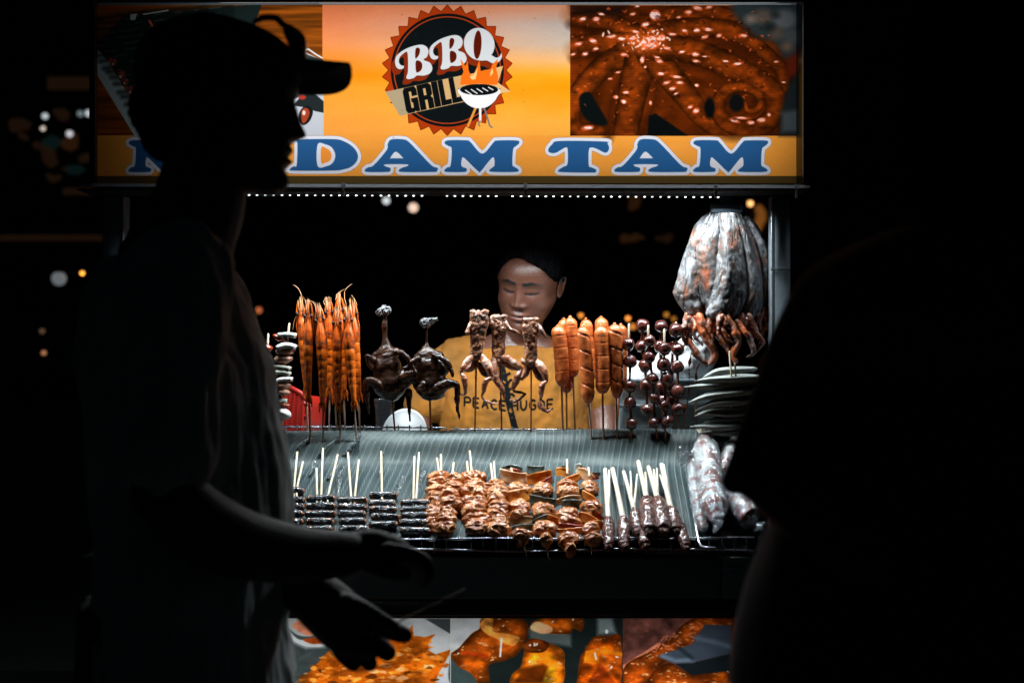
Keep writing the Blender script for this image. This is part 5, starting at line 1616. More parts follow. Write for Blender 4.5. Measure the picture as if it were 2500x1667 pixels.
t = thing('mixed_skewer', tuple(G), 'second mixed skewer mostly hidden behind the customer in the cap', 'mixed skewer', 'tall mixed skewers beside the customer')
stick(t, P(655, 816, 0.05), G + Vector((0, 0, -0.02)), 0.0026, M['bamboo'])
for k in range(8):
    chunk(t, ('red_pepper', 'pink_chunk', 'white_piece', 'pink_chunk')[k % 4], P(652 - k * 1.4, 850 + k * 24, 0.05), (0.014, 0.014, 0.010), M[('pepper_red', 'salmon_flesh', 'squid_flesh', 'salmon_flesh')[k % 4]], 30 + k, random.uniform(-0.3, 0.3))

# okra pods on two sticks at the right
q = w3(1640, 860, 0.1658, -0.03)
G = q(860, 1330)
t = thing('okra_skewer', tuple(G), 'stack of grey-green okra pods threaded sideways on two white sticks', 'okra skewer')
pods = [((430, 395), (700, 285), (1180, 250), 46), ((350, 420), (800, 395), (1240, 370), 50), ((180, 512), (700, 510), (1270, 410), 54), ((255, 735), (600, 640), (1230, 570), 50), ((600, 700), (900, 665), (1200, 640), 36), ((340, 870), (640, 755), (1190, 720), 50), ((335, 940), (560, 900), (1150, 850), 50), ((440, 900), (800, 925), (1150, 905), 30), ((440, 1055), (700, 1000), (1100, 975), 46), ((265, 1095), (640, 1110), (1050, 1085), 46), ((420, 1180), (760, 1190), (1050, 1180), 44)]
for i, (a, b, c, r) in enumerate(pods):
    dy = -0.006 if i % 2 else 0.004
    pts = cr([(*q(*a, dy), 0.0006), (*q(a[0] * 0.6 + b[0] * 0.4, a[1] * 0.6 + b[1] * 0.4 - 8, dy), r * 0.1), (*q(*b, dy), r * 0.17), (*q(b[0] * 0.4 + c[0] * 0.6, b[1] * 0.4 + c[1] * 0.6, dy), r * 0.18), (*q(*c, dy), r * 0.12)], 16)
    pts[:, 3] = np.where(np.arange(16) == 0, 0.0008, pts[:, 3] / 1000)
    V, F = tube(pts[:, :3], np.maximum(pts[:, 3], 0.0008), 15, lateral=(0, 0, 1))
    # five ridges along the pod
    n_ = 15
    rows = (len(V) - 2) // n_
    for j in range(rows):
        cc = V[j * n_:(j + 1) * n_].mean(0)
        for k in range(n_):
            f = 1 + 0.16 * math.cos(2 * math.pi * k / n_ * 5)
            V[j * n_ + k] = cc + (V[j * n_ + k] - cc) * f
    pd = part('okra_pod', (V, F), M['okra'], t)
    e = q(*c, dy)
    part('cap', tube([e - Vector((0.002, 0, 0)), e + Vector((0.005, 0, 0.001)), e + Vector((0.011, 0, 0.001))], [r * 0.00014, r * 0.00012, r * 0.00006], 10), M['okra'], pd)
stick(t, q(852, -10, -0.012), q(880, 420, -0.012), 0.0026, M['bamboo'])
stick(t, q(930, 165, -0.012), q(943, 370, -0.012), 0.0024, M['bamboo'])
stick(t, q(880, 400, 0.004), G + Vector((0, 0, -0.1)), 0.0026, M['bamboo'])

# ------------------------------------------------------------------ skewers lying on the slope


def s7(x, y, lift=0.0):
    return S(660 + x * 0.2296, 1040 + y * 0.2296, lift)


def s8(x, y, lift=0.0):
    return S(1020 + x * 0.2168, 1060 + y * 0.2168, lift)


def s9(x, y, lift=0.0):
    return S(1400 + x * 0.2296, 1040 + y * 0.2296, lift)


def black_rolls(rows, sticks, label, seed):
    r = random.Random(seed)
    x0, x1, y = rows[-1]
    base = s7((x0 + x1) / 2, y + 40, 0.0)
    t = thing('seaweed_roll_skewer', tuple(base), label, 'seaweed roll skewer', 'black seaweed roll skewers in the front rack')
    for x0, x1, y in rows:
        a, b = s7(x0 + r.uniform(0, 8), y + r.uniform(-4, 4), 0.0145), s7(x1 - r.uniform(0, 8), y + r.uniform(-4, 4), 0.0145)
        d = (b - a)
        pts = [a + d * f for f in np.linspace(0, 1, 26)]
        R = 0.0100
        g = tube(pts, [R * (0.9 + 0.1 * math.sin(math.pi * f)) for f in np.linspace(0, 1, 26)], 22, rnd=False, lateral=(0, 0, 1), flat=0.95)
        g = disp(disp(g, 0.0016, 0.011, seed + y * 0.01, 2), 0.0016, 0.0034, seed + 2, 2)
        roll = part('seaweed_roll', g, M['nori'], t)
        fl = tube([a + d.normalized() * 0.005, a + d * 0.5, b - d.normalized() * 0.0045], R * 0.84, 14, lateral=(0, 0, 1))
        part('filling', disp(fl, 0.0014, 0.004, seed), M['filling'], roll)
    for k, (top, end) in enumerate(sticks):
        low = s7(end[0] + (end[0] - top[0]) * 0.2, end[1] + 330, 0.003)
        part('stick', tube([s7(*top, 0.03), s7(*end, 0.018), low], [0.0027, 0.0027, 0.0024], 8), M['bamboo'], t)


black_rolls([(185, 355, 690), (190, 360, 785), (195, 360, 860), (200, 345, 935), (205, 345, 1020)], [((285, 280), (252, 645)), ((345, 382), (282, 660))], 'leftmost black roll skewer, half hidden behind the shirt of the customer', 1)
black_rolls([(385, 680, 770), (385, 685, 850), (370, 685, 935), (385, 668, 1012), (380, 650, 1098)], [((490, 450), (495, 735)), ((558, 240), (540, 745)), ((715, 310), (612, 740))], 'black roll skewer with three white sticks fanning out above it', 2)
black_rolls([(718, 1025, 787), (718, 1018, 862), (728, 1012, 935), (735, 1012, 1012), (740, 1030, 1092)], [((825, 285), (858, 755)), ((940, 362), (897, 755))], 'black roll skewer with two white sticks crossing in a narrow V', 3)
black_rolls([(1062, 1345, 738), (1052, 1325, 818), (1052, 1335, 888), (1080, 1365, 965), (1052, 1345, 1048)], [((1178, 275), (1186, 712))], 'black roll skewer with one single upright white stick', 4)
black_rolls([(1388, 1700, 812), (1385, 1690, 885), (1392, 1685, 955), (1380, 1688, 1028), (1388, 1690, 1112)], [((1532, 325), (1520, 772)), ((1580, 285), (1550, 778))], 'black roll skewer touching the marinated meat, with two parallel white sticks', 5)


def frame_of(a, b):
    w = (b - a).normalized()
    l = (Vector((1, 0, 0)) - w * w.x).normalized()
    n = w.cross(l)
    if n.z < 0:
        n = -n
    return w, l, n


def ridged(c, l, w, n, size, seed, R_=0.0, amp=0.005):
    """Folded piece of meat: a squashed lump with curved ridges running across the stick."""
    V, F = ell((0, 0, 0), (1, 1, 1), 44, 28)
    r = random.Random(seed)
    o = Vector((r.uniform(0, 50), r.uniform(0, 50), r.uniform(0, 50)))
    ct, stt = math.cos(R_), math.sin(R_)
    out = []
    for v in V:
        x, y, z = v * np.array(size)
        lo = noise.noise(Vector((x * 38, y * 55, z * 50)) + o)
        wv = noise.noise(Vector((x * 55, y * 125 + lo * 0.8, z * 70)) + o * 2)
        rdg = 1 - abs(wv) * 2.3
        fine = noise.noise(Vector((x, y, z)) * 260 + o) + 1.2 * noise.noise(Vector((x * 90, y * 170, z * 120)) + o)
        k = 1 + 0.28 * lo
        h = amp * rdg * rdg * (1 if rdg > 0 else -1) + 0.0006 * fine
        q = np.array([x * k, y * k, z * k]) + v * h
        out.append(tuple(c + l * (q[0] * ct - q[1] * stt) + w * (q[0] * stt + q[1] * ct) + n * q[2]))
    return np.array(out), F


def meat_skewer(top, bot, wd, sticks, label, seed, lift=0.004, tips=()):
    a, b = s8(*top, lift), s8(*bot, lift)
    t = thing('meat_skewer', tuple(b), label, 'meat skewer', 'marinated meat skewers in the front rack')
    r = random.Random(seed)
    w, l, n = frame_of(a, b)
    k = 7
    W = wd * 0.2168 / 1000 * 0.5
    for i in range(k):
        c = a + (b - a) * ((i + 0.35) / k) + n * (0.011 + r.uniform(-0.002, 0.004)) + l * r.uniform(-0.004, 0.004)
        part('meat_fold', ridged(c, l, w, n, (W * r.uniform(0.84, 1.04), 0.0185 * r.uniform(0.8, 1.1), 0.0145), seed * 20 + i, r.uniform(-0.3, 0.3)), M['chicken'], t)
    for tp, en in sticks:
        part('stick', tube([s8(*tp, 0.034), s8(*en, 0.02), b + Vector((0, 0, 0.004))], [0.0027, 0.0027, 0.0022], 8), M['bamboo'], t)
    return t


meat_skewer((235, 500), (190, 1100), 215, [((215, 272), (245, 470)), ((260, 232), (265, 470))], 'leftmost marinated meat skewer with two thin sticks, a big pale fold on top', 1, 0.0)
meat_skewer((400, 545), (300, 1165), 215, [((404, 320), (376, 560))], 'narrow marinated meat skewer with one short leaning stick', 2, 0.011)
meat_skewer((610, 500), (655, 1165), 285, [((553, 310), (570, 480)), ((587, 190), (612, 500))], 'widest marinated meat skewer with the tallest white stick', 3, 0.005)
meat_skewer((870, 600), (915, 1180), 235, [((822, 335), (848, 565)), ((858, 312), (872, 545))], 'darker marinated meat skewer beside the first vegetable skewer', 4, 0.004)


def curl(parent, name, c, wd, ht, m, seed, w, l, n, tilt=0.0, thick=0.0042):
    """Bent plate of pepper or onion threaded on the stick: stands across it, its rim towards the light."""
    r = random.Random(seed)
    ct, stt = math.cos(tilt * 0.8), math.sin(tilt * 0.8)
    bow = r.uniform(0.006, 0.012)
    lean = r.uniform(0.6, 1.15)
    tip = r.uniform(0.15, 0.55)
    H = 0.022 * r.uniform(0.7, 1.1)
    sk = r.uniform(-0.3, 0.3)

    def f(u, v):
        x = (u - 0.5) * wd
        e = 2 * u - 1
        h = -0.004 + H * v * (1 - tip * e * e + sk * e * 0.5)
        q = l * (x * ct) - n * (x * stt) * 0.6 + w * (x * stt)
        return c + q + n * h - w * (bow * e * e + lean * h + 0.004 * math.sin(v * 2.5)) + w * ht * 0.15
    return part(name, disp(grid(f, 14, 8, thick), 0.0016, 0.012, seed, 2), m, parent)


def veg_skewer(top, bot, items, sticks, tip, label, seed):
    a, b = s8(*top, 0.006), s8(*bot, 0.006)
    w, l, n = frame_of(a, b)
    t = thing('vegetable_skewer', tuple(b), label, 'vegetable skewer', 'meat and vegetable skewers in the front rack')
    r = random.Random(seed)
    for i, (kind, x, y, wd, ht, tilt) in enumerate(items):
        c = s8(x, y + 14, 0.006)
        W, H = wd * 0.2168 / 1000, ht * 0.2168 / 1000 * 2.1
        if kind == 'meat':
            part('meat_chunk', ridged(c + n * 0.007, l, w, n, (W * 0.5, max(H * 0.42, 0.013), 0.0155), seed * 40 + i, tilt, 0.0036), M['chicken'], t)
        else:
            nm, m = {'or': ('orange_pepper', 'pepper_orange'), 're': ('red_pepper', 'pepper_red'), 'on': ('onion_piece', 'onion'), 'gr': ('green_pepper', 'green_veg'), 'pa': ('pale_piece', 'pale_veg')}[kind]
            curl(t, nm, c + n * r.uniform(0.0, 0.005), W, H, M[m], seed * 20 + i, w, l, n, tilt)
    for tp, en in sticks:
        part('stick', tube([s8(*tp, 0.026), s8(*en, 0.02)], 0.003, 8), M['bamboo'], t)
    if tip:
        (x0, y0), (x1, y1) = tip
        p0, p1 = P(1020 + x0 * 0.2168, 1060 + y0 * 0.2168, -0.292), P(1020 + x1 * 0.2168, 1060 + y1 * 0.2168, -0.302)
        part('stick_tip', tube([p0 + (p0 - p1) * 0.8, p0, p1], [0.003, 0.003, 0.0006], 8), M['bamboo'], t)


veg_skewer((1075, 440), (1190, 1260), [('gr', 1070, 455, 230, 30, 0.0), ('re', 1090, 490, 210, 40, 0.1), ('on', 1085, 530, 300, 90, 0.15), ('meat', 1120, 645, 230, 110, 0.0), ('or', 1150, 740, 290, 80, -0.25), ('meat', 1145, 835, 240, 110, 0.1), ('meat', 1130, 925, 200, 70, 0.0), ('on', 1150, 985, 290, 100, -0.08), ('gr', 1175, 1085, 270, 70, -0.15), ('meat', 1165, 1150, 210, 50, 0.0), ('or', 1190, 1215, 150, 80, -0.5)],
           [((1053, 385), (1066, 450))], ((1213, 1290), (1236, 1422)), 'first vegetable skewer from the left, pale onion curls between the meat', 1)
veg_skewer((1370, 450), (1420, 1240), [('gr', 1330, 455, 190, 40, 0.25), ('or', 1370, 530, 280, 110, -0.2), ('re', 1430, 570, 180, 70, -0.5), ('meat', 1400, 640, 240, 120, 0.0), ('or', 1430, 735, 160, 90, 0.5), ('gr', 1410, 790, 290, 90, 0.1), ('meat', 1410, 880, 220, 140, 0.0), ('or', 1470, 985, 260, 90, 0.3), ('gr', 1390, 1000, 190, 70, -0.25), ('meat', 1430, 1080, 250, 110, 0.0), ('meat', 1450, 1200, 130, 90, 0.0)],
           [], ((1458, 1290), (1480, 1420)), 'second vegetable skewer with a dark green pepper curl in its middle', 2)
veg_skewer((1700, 430), (1720, 1270), [('or', 1630, 470, 150, 80, 0.1), ('gr', 1640, 430, 80, 60, -0.3), ('or', 1690, 540, 290, 110, -0.5), ('meat', 1690, 600, 220, 70, -0.2), ('meat', 1690, 675, 240, 110, 0.0), ('on', 1690, 770, 290, 90, -0.25), ('gr', 1740, 825, 220, 70, -0.05), ('meat', 1700, 930, 240, 110, 0.1), ('meat', 1710, 1010, 220, 80, 0.2), ('re', 1730, 1090, 280, 90, 0.05), ('or', 1720, 1120, 280, 60, 0.0), ('meat', 1700, 1200, 220, 100, 0.0), ('meat', 1715, 1310, 100, 60, 0.0)],
           [((1679, 288), (1684, 440))], None, 'third vegetable skewer, charred green piece halfway and a drip below the rack', 3)
veg_skewer((1920, 440), (1960, 1220), [('pa', 1830, 445, 120, 60, 0.5), ('gr', 1990, 500, 130, 60, 0.0), ('on', 1900, 500, 230, 130, 0.7), ('re', 1970, 520, 200, 80, 0.5), ('meat', 1940, 620, 190, 130, 0.2), ('gr', 1890, 700, 180, 70, -0.4), ('or', 1960, 750, 240, 120, 0.6), ('meat', 1960, 850, 220, 130, 0.1), ('gr', 1860, 900, 60, 60, 0.0), ('re', 1990, 940, 220, 70, 0.5), ('or', 1930, 990, 240, 90, 0.5), ('meat', 1950, 1090, 170, 110, 0.0), ('or', 2030, 1060, 140, 70, 0.3), ('meat', 1960, 1190, 190, 60, 0.0), ('or', 2000, 1200, 130, 60, 0.1)],
           [((1924, 378), (1932, 470))], ((1953, 1255), (1960, 1358)), 'vegetable skewer nearest the lemongrass sticks with tilted orange pepper wedges', 4)


def lemon(top, mid, bot, rad, label, seed, splits=(), lift=0.0, sr=0.0058):
    r = random.Random(seed)
    a, m_, b = s9(*top, 0.03 + lift), s9(*mid, 0.018 + lift), s9(*bot, 0.014 + lift)
    t = thing('lemongrass_skewer', tuple(b), label, 'lemongrass skewer', 'minced meat on lemongrass sticks')
    w = (b - m_).normalized()
    part('stalk', disp(tube([a, a + (m_ - a) * 0.5, m_, m_ + w * 0.02], [sr * 0.9, sr, sr * 1.15, sr], 12), 0.0008, 0.01, seed), M['lemongrass'], t)
    for x, y, f in splits:
        p = s9(x, y, 0.032 + lift)
        e = a + (m_ - a) * f
        part('stalk_split', disp(tube([p, (p + e) / 2 + Vector((0.001, 0, 0)), e], [sr * 0.4, sr * 0.55, sr * 0.8], 8), 0.0006, 0.008, seed), M['lemongrass'], t)
    R = rad * 0.2296 / 1000
    d = b - m_
    pr = [(0, 0.62), (0.06, 0.86), (0.25, 1.0), (0.6, 1.04), (0.9, 0.95), (1.0, 0.7)]
    c = cr([(*(m_ + d * u), k * R) for u, k in pr], 30)
    g = disp(disp(tube(c[:, :3], c[:, 3], 20), 0.0026, 0.013, seed, 3), 0.0012, 0.004, seed + 1, 2)
    part('minced_meat', g, M['nem'], t)


lemon((337, 462), (372, 985), (375, 1285), 56, 'leftmost lemongrass skewer standing straight with a thin split stem', 1, [(380, 470, 0.9)])
lemon((418, 456), (528, 980), (546, 1275), 58, 'single leaning lemongrass stick, second from the vegetables', 2)
lemon((535, 486), (648, 895), (690, 1150), 56, 'lemongrass skewer with a frayed forked stem', 3, [(675, 512, 0.95), (608, 480, 0.7)], 0.006, 0.005)
lemon((690, 380), (782, 785), (805, 1130), 84, 'thick dark lemongrass skewer with the tallest paired stems', 4, [(765, 492, 0.95)], 0.012)
lemon((798, 440), (898, 785), (960, 1120), 82, 'thick grey lemongrass skewer with three stems in the middle of the pile', 5, [(855, 465, 0.9), (888, 450, 0.92)], 0.014)
lemon((936, 410), (1036, 880), (1100, 1120), 66, 'lemongrass skewer with long double stem at the right of the pile', 6, [(920, 520, 0.95), (962, 408, 0.8)], 0.008)
lemon((1010, 900), (1120, 1030), (1200, 1290), 52, 'lowest lemongrass skewer at the right end, its meat reaching the rack wire', 7, [], 0.0, 0.004)
lemon((640, 900), (700, 1000), (760, 1270), 60, 'shadowed lemongrass skewer under the thick pair', 8, [], 0.0, 0.004)

# pork rolls in clear film at the right


def wrapped(pts, rad, label, seed, ends=(1, 1), lift=0.03, base=s9):
    r = random.Random(seed)
    P3 = [base(x, y, lift + dl) for x, y, dl in pts]
    t = thing('wrapped_roll', tuple(P3[-1]), label, 'wrapped roll', 'pork rolls wrapped in clear film')
    R = rad * 0.2296 / 1000
    c = cr([tuple(p) for p in P3], 26)
    pr = [R * (0.55 + 0.45 * min(1, i / 3)) * (0.55 + 0.45 * min(1, (25 - i) / 3)) for i in range(26)]
    part('pork_roll', disp(disp(tube(c, pr, 24), 0.003, 0.022, seed, 2), 0.001, 0.006, seed), M['roll_fill'], t)
    film = part('film', disp(disp(tube(c, [p + 0.0025 for p in pr], 30), 0.0036, 0.012, seed + 5, 3), 0.0012, 0.004, seed + 6), M['film'], t)
    for e, on in zip((0, -1), ends):
        if not on:
            continue
        p = Vector(c[e])
        d = (Vector(c[0]) - Vector(c[1])).normalized() if e == 0 else (Vector(c[-1]) - Vector(c[-2])).normalized()
        for k in range(4):
            # frilled twist of film
            ph = r.uniform(0, 6)
            ax = Vector((r.uniform(-1, 1), r.uniform(-1, 1), r.uniform(-1, 1))).normalized()
            l = d.cross(ax).normalized()
            n2 = d.cross(l)

            def f(u, v):
                s = 0.004 + 0.016 * v ** 1.3
                return p + d * (0.004 + 0.03 * v + 0.006 * math.sin(u * 9 + ph)) + l * ((u - 0.5) * 2 * s) + n2 * (0.006 * v * math.sin(u * 11 + ph) + r.uniform(-0.0012, 0.0012))
            part('film_twist', grid(f, 14, 8, 0.0), M['film'], t)
    return t


wrapped([(1268, 330, 0), (1290, 600, 0), (1340, 900, 0), (1385, 1090, 0)], 62, 'thin wrapped roll lying behind the big front roll beside the tray rod', 1, (1, 0), 0.022)
wrapped([(1385, 170, 0.01), (1430, 420, 0), (1470, 700, 0), (1520, 960, 0)], 132, 'biggest wrapped pork roll, topped by a dry leaf tie, right of the tray rod', 2, (0, 1), 0.045)
wrapped([(1720, 190, 0), (1660, 350, 0), (1600, 520, 0)], 92, 'wrapped roll tilted behind the elbow of the person at the right', 3, (1, 0), 0.03)
wrapped([(1610, 600, 0), (1730, 780, 0), (1850, 940, 0), (1900, 990, 0)], 118, 'wrapped roll crossing to the lower right below the elbow', 4, (0, 1), 0.03)
# dry leaf tie and film tufts on the rolls
t = thing('leaf_tie', tuple(s9(1390, 60, 0.05)), 'dry beige leaf tuft tied on top of the biggest wrapped roll', 'leaf tie')
rr = random.Random(4)
for k in range(11):
    a = s9(1400 + rr.uniform(-30, 30), 150, 0.05)
    tp = s9(1330 + k * 20 + rr.uniform(-12, 12), rr.uniform(-10, 70), 0.06 + rr.uniform(-0.01, 0.01))
    l = Vector((0.006, 0.002, 0))

    def f(u, v):
        m_ = a + (tp - a) * v
        return m_ + l * ((u - 0.5) * 2 * (0.4 + 0.9 * v) * (1.25 - v * 0.6)) + Vector((0, 0.004 * math.sin(u * 6 + k + v * 3), 0.003 * math.sin(v * 5 + k)))
    part('leaf_shred', grid(f, 6, 8, 0.0005), M['leaf_dry'], t)
t = thing('film_tuft', tuple(s9(1180, 330, 0.03)), 'crumpled tuft of clear film sticking out left of the wrapped rolls', 'plastic film')
for k in range(6):
    a = s9(1265, 330, 0.035)
    tp = s9(1120 + rr.uniform(-10, 50), 250 + k * 38, 0.045)
    ph = rr.uniform(0, 6)

    def f(u, v):
        return a + (tp - a) * v + Vector((0.003 * math.sin(v * 14 + ph), 0, 0.011 * (u - 0.5) * (0.5 + v) + 0.004 * math.sin(v * 11 + u * 8 + ph)))
    part('crumple', grid(f, 8, 12), M['film'], t)

# ------------------------------------------------------------------ hanging dried squid
M['dried'] = bpy.data.materials.new('dried_squid')
m = M['dried']
m.use_nodes = True
nt = m.node_tree
b = nt.nodes['Principled BSDF']
tc = nt.nodes.new('ShaderNodeTexCoord')
mp = nt.nodes.new('ShaderNodeMapping')
mp.inputs['Scale'].default_value = (1.3, 1.3, 0.75)
nt.links.new(tc.outputs['Object'], mp.inputs['Vector'])
nz = nt.nodes.new('ShaderNodeTexNoise')
nz.inputs['Scale'].default_value = 17
nz.inputs['Detail'].default_value = 9
nz.inputs['Roughness'].default_value = 0.68
nz.inputs['Distortion'].default_value = 0.6
nt.links.new(mp.outputs[0], nz.inputs['Vector'])
rp = nt.nodes.new('ShaderNodeValToRGB')
for i_, (ps, c_) in enumerate([(0.29, (0.26, 0.05, 0.012)), (0.40, (0.15, 0.075, 0.055)), (0.49, (0.06, 0.062, 0.062)), (0.57, (0.14, 0.138, 0.145)), (0.7, (0.34, 0.32, 0.34))]):
    e = rp.color_ramp.elements[i_] if i_ < 2 else rp.color_ramp.elements.new(ps)
    e.position = ps
    e.color = (*c_, 1)
nt.links.new(nz.outputs['Fac'], rp.inputs['Fac'])
nt.links.new(rp.outputs[0], b.inputs['Base Color'])
b.inputs['Roughness'].default_value = 0.42
b.inputs['Coat Weight'].default_value = 0.15
n2 = nt.nodes.new('ShaderNodeTexNoise')
n2.inputs['Scale'].default_value = 48
n2.inputs['Detail'].default_value = 6
nt.links.new(mp.outputs[0], n2.inputs['Vector'])
bp = nt.nodes.new('ShaderNodeBump')
bp.inputs['Distance'].default_value = 0.006
nt.links.new(n2.outputs['Fac'], bp.inputs['Height'])
nt.links.new(bp.outputs[0], b.inputs['Normal'])
M['tentacle'] = mat('dried_tentacle', (0.4, 0.08, 0.015), (0.22, 0.06, 0.025), (0.36, 0.27, 0.24), scale=38, rough=0.35, bump=0.004, bscale=120, coat=0.4, lo=0.36, hi=0.66)
HK = 0.4211
hq = w3(1480, 440, HK, 0.03)
cl = thing('hanging_clip', tuple(hq(700, 165)), 'blue-grey clip hanging the dried squid from the rail', 'clip')
part('jaw', disp(box(tuple(hq(698, 162)), (0.082, 0.026, 0.024), 0.006), 0.001, 0.02, 1), M['clip_plastic'], cl)
part('strap', box(tuple(hq(695, 110)), (0.030, 0.006, 0.034), 0.001), M['clip_plastic'], cl)


def squid(left, right, Y, label, seed, tent, fold_amp=0.006, crown=690):
    """Flattened dried body hanging from the clip, edges given from top to bottom."""
    t = thing('dried_squid', tuple(hq(crown, 190)), label, 'dried squid', 'dried squid hanging from the clip')
    lf, rt = cr([(*e,) for e in left], 46), cr([(*e,) for e in right], 46)
    r = random.Random(seed)
    ph = r.uniform(0, 6)

    def f(u, v):
        i = v * 45
        k = min(int(i), 44)
        fr = i - k
        a = lf[k] * (1 - fr) + lf[k + 1] * fr
        c = rt[k] * (1 - fr) + rt[k + 1] * fr
        x, y = a * (1 - u) + c * u
        wv = math.sin(math.pi * u)
        dep = Y + 0.012 - 0.022 * wv * math.sin(math.pi * min(1, v * 1.05 + 0.02)) ** 0.6
        dep += fold_amp * math.sin(u * 9 + ph) * (1 - v * 0.7) + 0.004 * noise.noise(Vector((u * 5, v * 7, seed))) + 0.0022 * noise.noise(Vector((u * 16, v * 16, seed)))
        return hq(x, y, dep + 0.06 + -0.06)
    g = grid(f, 40, 60, 0.0045)
    part('mantle', disp(g, 0.0016, 0.012, seed, 3), M['dried'], t)
    extra = []
    bx, by = (left[-1][0] + right[-1][0]) / 2, max(left[-1][1], right[-1][1]) - 18
    for k in range(6):
        ox, ph2 = r.uniform(-55, 55), r.uniform(0, 6)
        ln = r.uniform(110, 210)
        extra.append(([(bx + ox * (0.5 + 0.5 * f) + 26 * math.sin(f * 5 + ph2) * f, by + ln * f - 30 * f * f, 0.006 * math.sin(k + f * 4)) for f in np.linspace(0, 1, 6)], [24, 26, 22, 18, 13, 6]))
    for pts, rads in list(tent) + extra:
        c = cr([(x, y, dy, q_) for (x, y, dy), q_ in zip(pts, rads)], 22)
        V = [hq(p[0], p[1], Y + p[2]) for p in c]
        g = tube(V, [p[3] * 0.8 * HK / 1000 for p in c], 12, flat=0.8)
        part('tentacle', disp(disp(g, 0.0045, 0.018, seed + pts[0][0], 3), 0.0016, 0.006, seed), M['tentacle'], t)


squid([(600, 186), (520, 262), (485, 350), (440, 480), (398, 625), (394, 655), (412, 695), (450, 745), (480, 780)], [(660, 190), (640, 300), (620, 420), (600, 540), (590, 640), (590, 700), (580, 760), (545, 810), (510, 820)], 0.012,
      'outermost left dried squid with a white rim and a long frilled arm below', 1,
      [([(465, 775, 0), (455, 830, 0), (470, 900, 0.002), (500, 970, 0), (545, 1030, -0.002), (590, 1062, 0)], [16, 18, 24, 28, 30, 16]), ([(540, 800, -0.01), (560, 880, -0.012), (600, 950, -0.012), (630, 1010, -0.01), (600, 1060, -0.008)], [40, 42, 40, 34, 24]), ([(600, 800, -0.006), (585, 880, -0.006), (620, 960, -0.006), (645, 1020, -0.006)], [20, 26, 26, 16]),
       ([(495, 990, 0.03), (480, 1080, 0.03), (482, 1180, 0.03), (470, 1290, 0.03), (450, 1370, 0.03), (462, 1440, 0.03)], [5, 6, 6, 7, 9, 11]), ([(540, 1060, 0.03), (520, 1130, 0.03), (530, 1230, 0.03), (515, 1340, 0.03), (525, 1420, 0.03)], [7, 9, 8, 8, 8])], 0.003)
squid([(600, 188), (560, 260), (500, 330), (490, 420), (500, 500), (530, 600), (560, 700), (590, 780)], [(690, 190), (680, 300), (670, 420), (680, 520), (700, 640), (700, 720), (690, 790), (640, 815)], -0.004,
      'rust-stained dried squid in the front left of the hanging bunch', 2, [([(640, 800, 0), (660, 870, -0.002), (690, 940, -0.002), (715, 1000, 0)], [24, 34, 32, 22]), ([(640, 830, 0.004), (645, 890, 0.004), (690, 960, 0.004), (740, 985, 0.004)], [18, 26, 24, 14])], 0.005)
squid([(650, 190), (660, 300), (650, 420), (640, 520), (620, 640), (590, 740), (585, 785), (620, 805)], [(740, 190), (770, 300), (790, 420), (805, 540), (808, 640), (790, 720), (750, 785), (700, 808)], -0.03,
      'dried squid with a broad white square patch in the middle front', 3, [([(700, 790, 0.002), (740, 870, -0.002), (760, 940, -0.002), (735, 1010, 0), (750, 1050, 0)], [28, 40, 36, 26, 16]), ([(760, 820, 0), (800, 880, -0.004), (840, 930, -0.004), (850, 1000, -0.002), (815, 1025, 0)], [18, 26, 24, 18, 10])], 0.004)
squid([(720, 190), (770, 300), (800, 430), (815, 560), (820, 660), (800, 740), (770, 790)], [(775, 190), (830, 300), (870, 420), (895, 560), (900, 660), (895, 740), (850, 805)], -0.012,
      'narrow grey dried squid right of the one with the white patch', 4, [([(780, 800, 0), (830, 860, 0), (880, 900, 0), (905, 940, 0.002), (880, 985, 0)], [20, 26, 26, 22, 12]), ([(850, 810, 0.004), (870, 880, 0.004), (900, 930, 0.006), (860, 1010, 0.006)], [14, 18, 16, 8])], 0.004)
squid([(770, 190), (840, 300), (880, 420), (900, 560), (905, 680), (885, 770)], [(800, 186), (870, 270), (925, 370), (956, 450), (958, 620), (955, 775)], 0.014,
      'outermost right dried squid in front of the steel post', 5, [([(880, 790, 0), (860, 840, 0), (820, 850, 0)], [12, 14, 10])], 0.003)

# ------------------------------------------------------------------ things behind the display
q = w3(640, 660, 0.2678, 0.17)
bk = thing('plastic_basket', tuple(q(320, 1480)), 'red slotted plastic basket tilted behind the prawns', 'basket')
e00, e10, e01, e11 = Vector(q(230, 1075, 0.03)), Vector(q(385, 1135)), Vector(q(150, 1500, 0.03)), Vector(q(360, 1480))
def bq(u, v, d=0.0):
    return (e00 * (1 - u) + e10 * u) * (1 - v) + (e01 * (1 - u) + e11 * u) * v + Vector((0, d, 0))
part('rim', tube([bq(-0.25, -0.02, 0.0), bq(0.3, -0.03), bq(0.85, 0.0), bq(1.02, 0.08), bq(1.1, 0.3, 0.03)], 0.008, 10, flat=0.8), M['red_plastic'], bk)
for k in range(5):
    u = k / 4
    part('rib', tube([bq(u, 0.03), bq(u, 0.97)], 0.005, 8), M['red_plastic'], bk)
for k in range(16):
    v = 0.08 + k * 0.055
    part('slat', tube([bq(-0.1, v - 0.02), bq(1.0, v)], 0.0036, 6), M['red_plastic'], bk)
part('band', grid(lambda u, v: bq(u, 0.62 + 0.36 * v, 0.004), 6, 4, 0.003), M['red_plastic'], bk)
part('band', grid(lambda u, v: bq(u, 0.02 + 0.16 * v, 0.004), 6, 4, 0.003), M['red_plastic'], bk)
part('side', grid(lambda u, v: e10 * (1 - v) + e11 * v + Vector((0.04 * u, 0.10 * u, -0.01 * u)), 6, 4, 0.003), M['red_plastic'], bk)
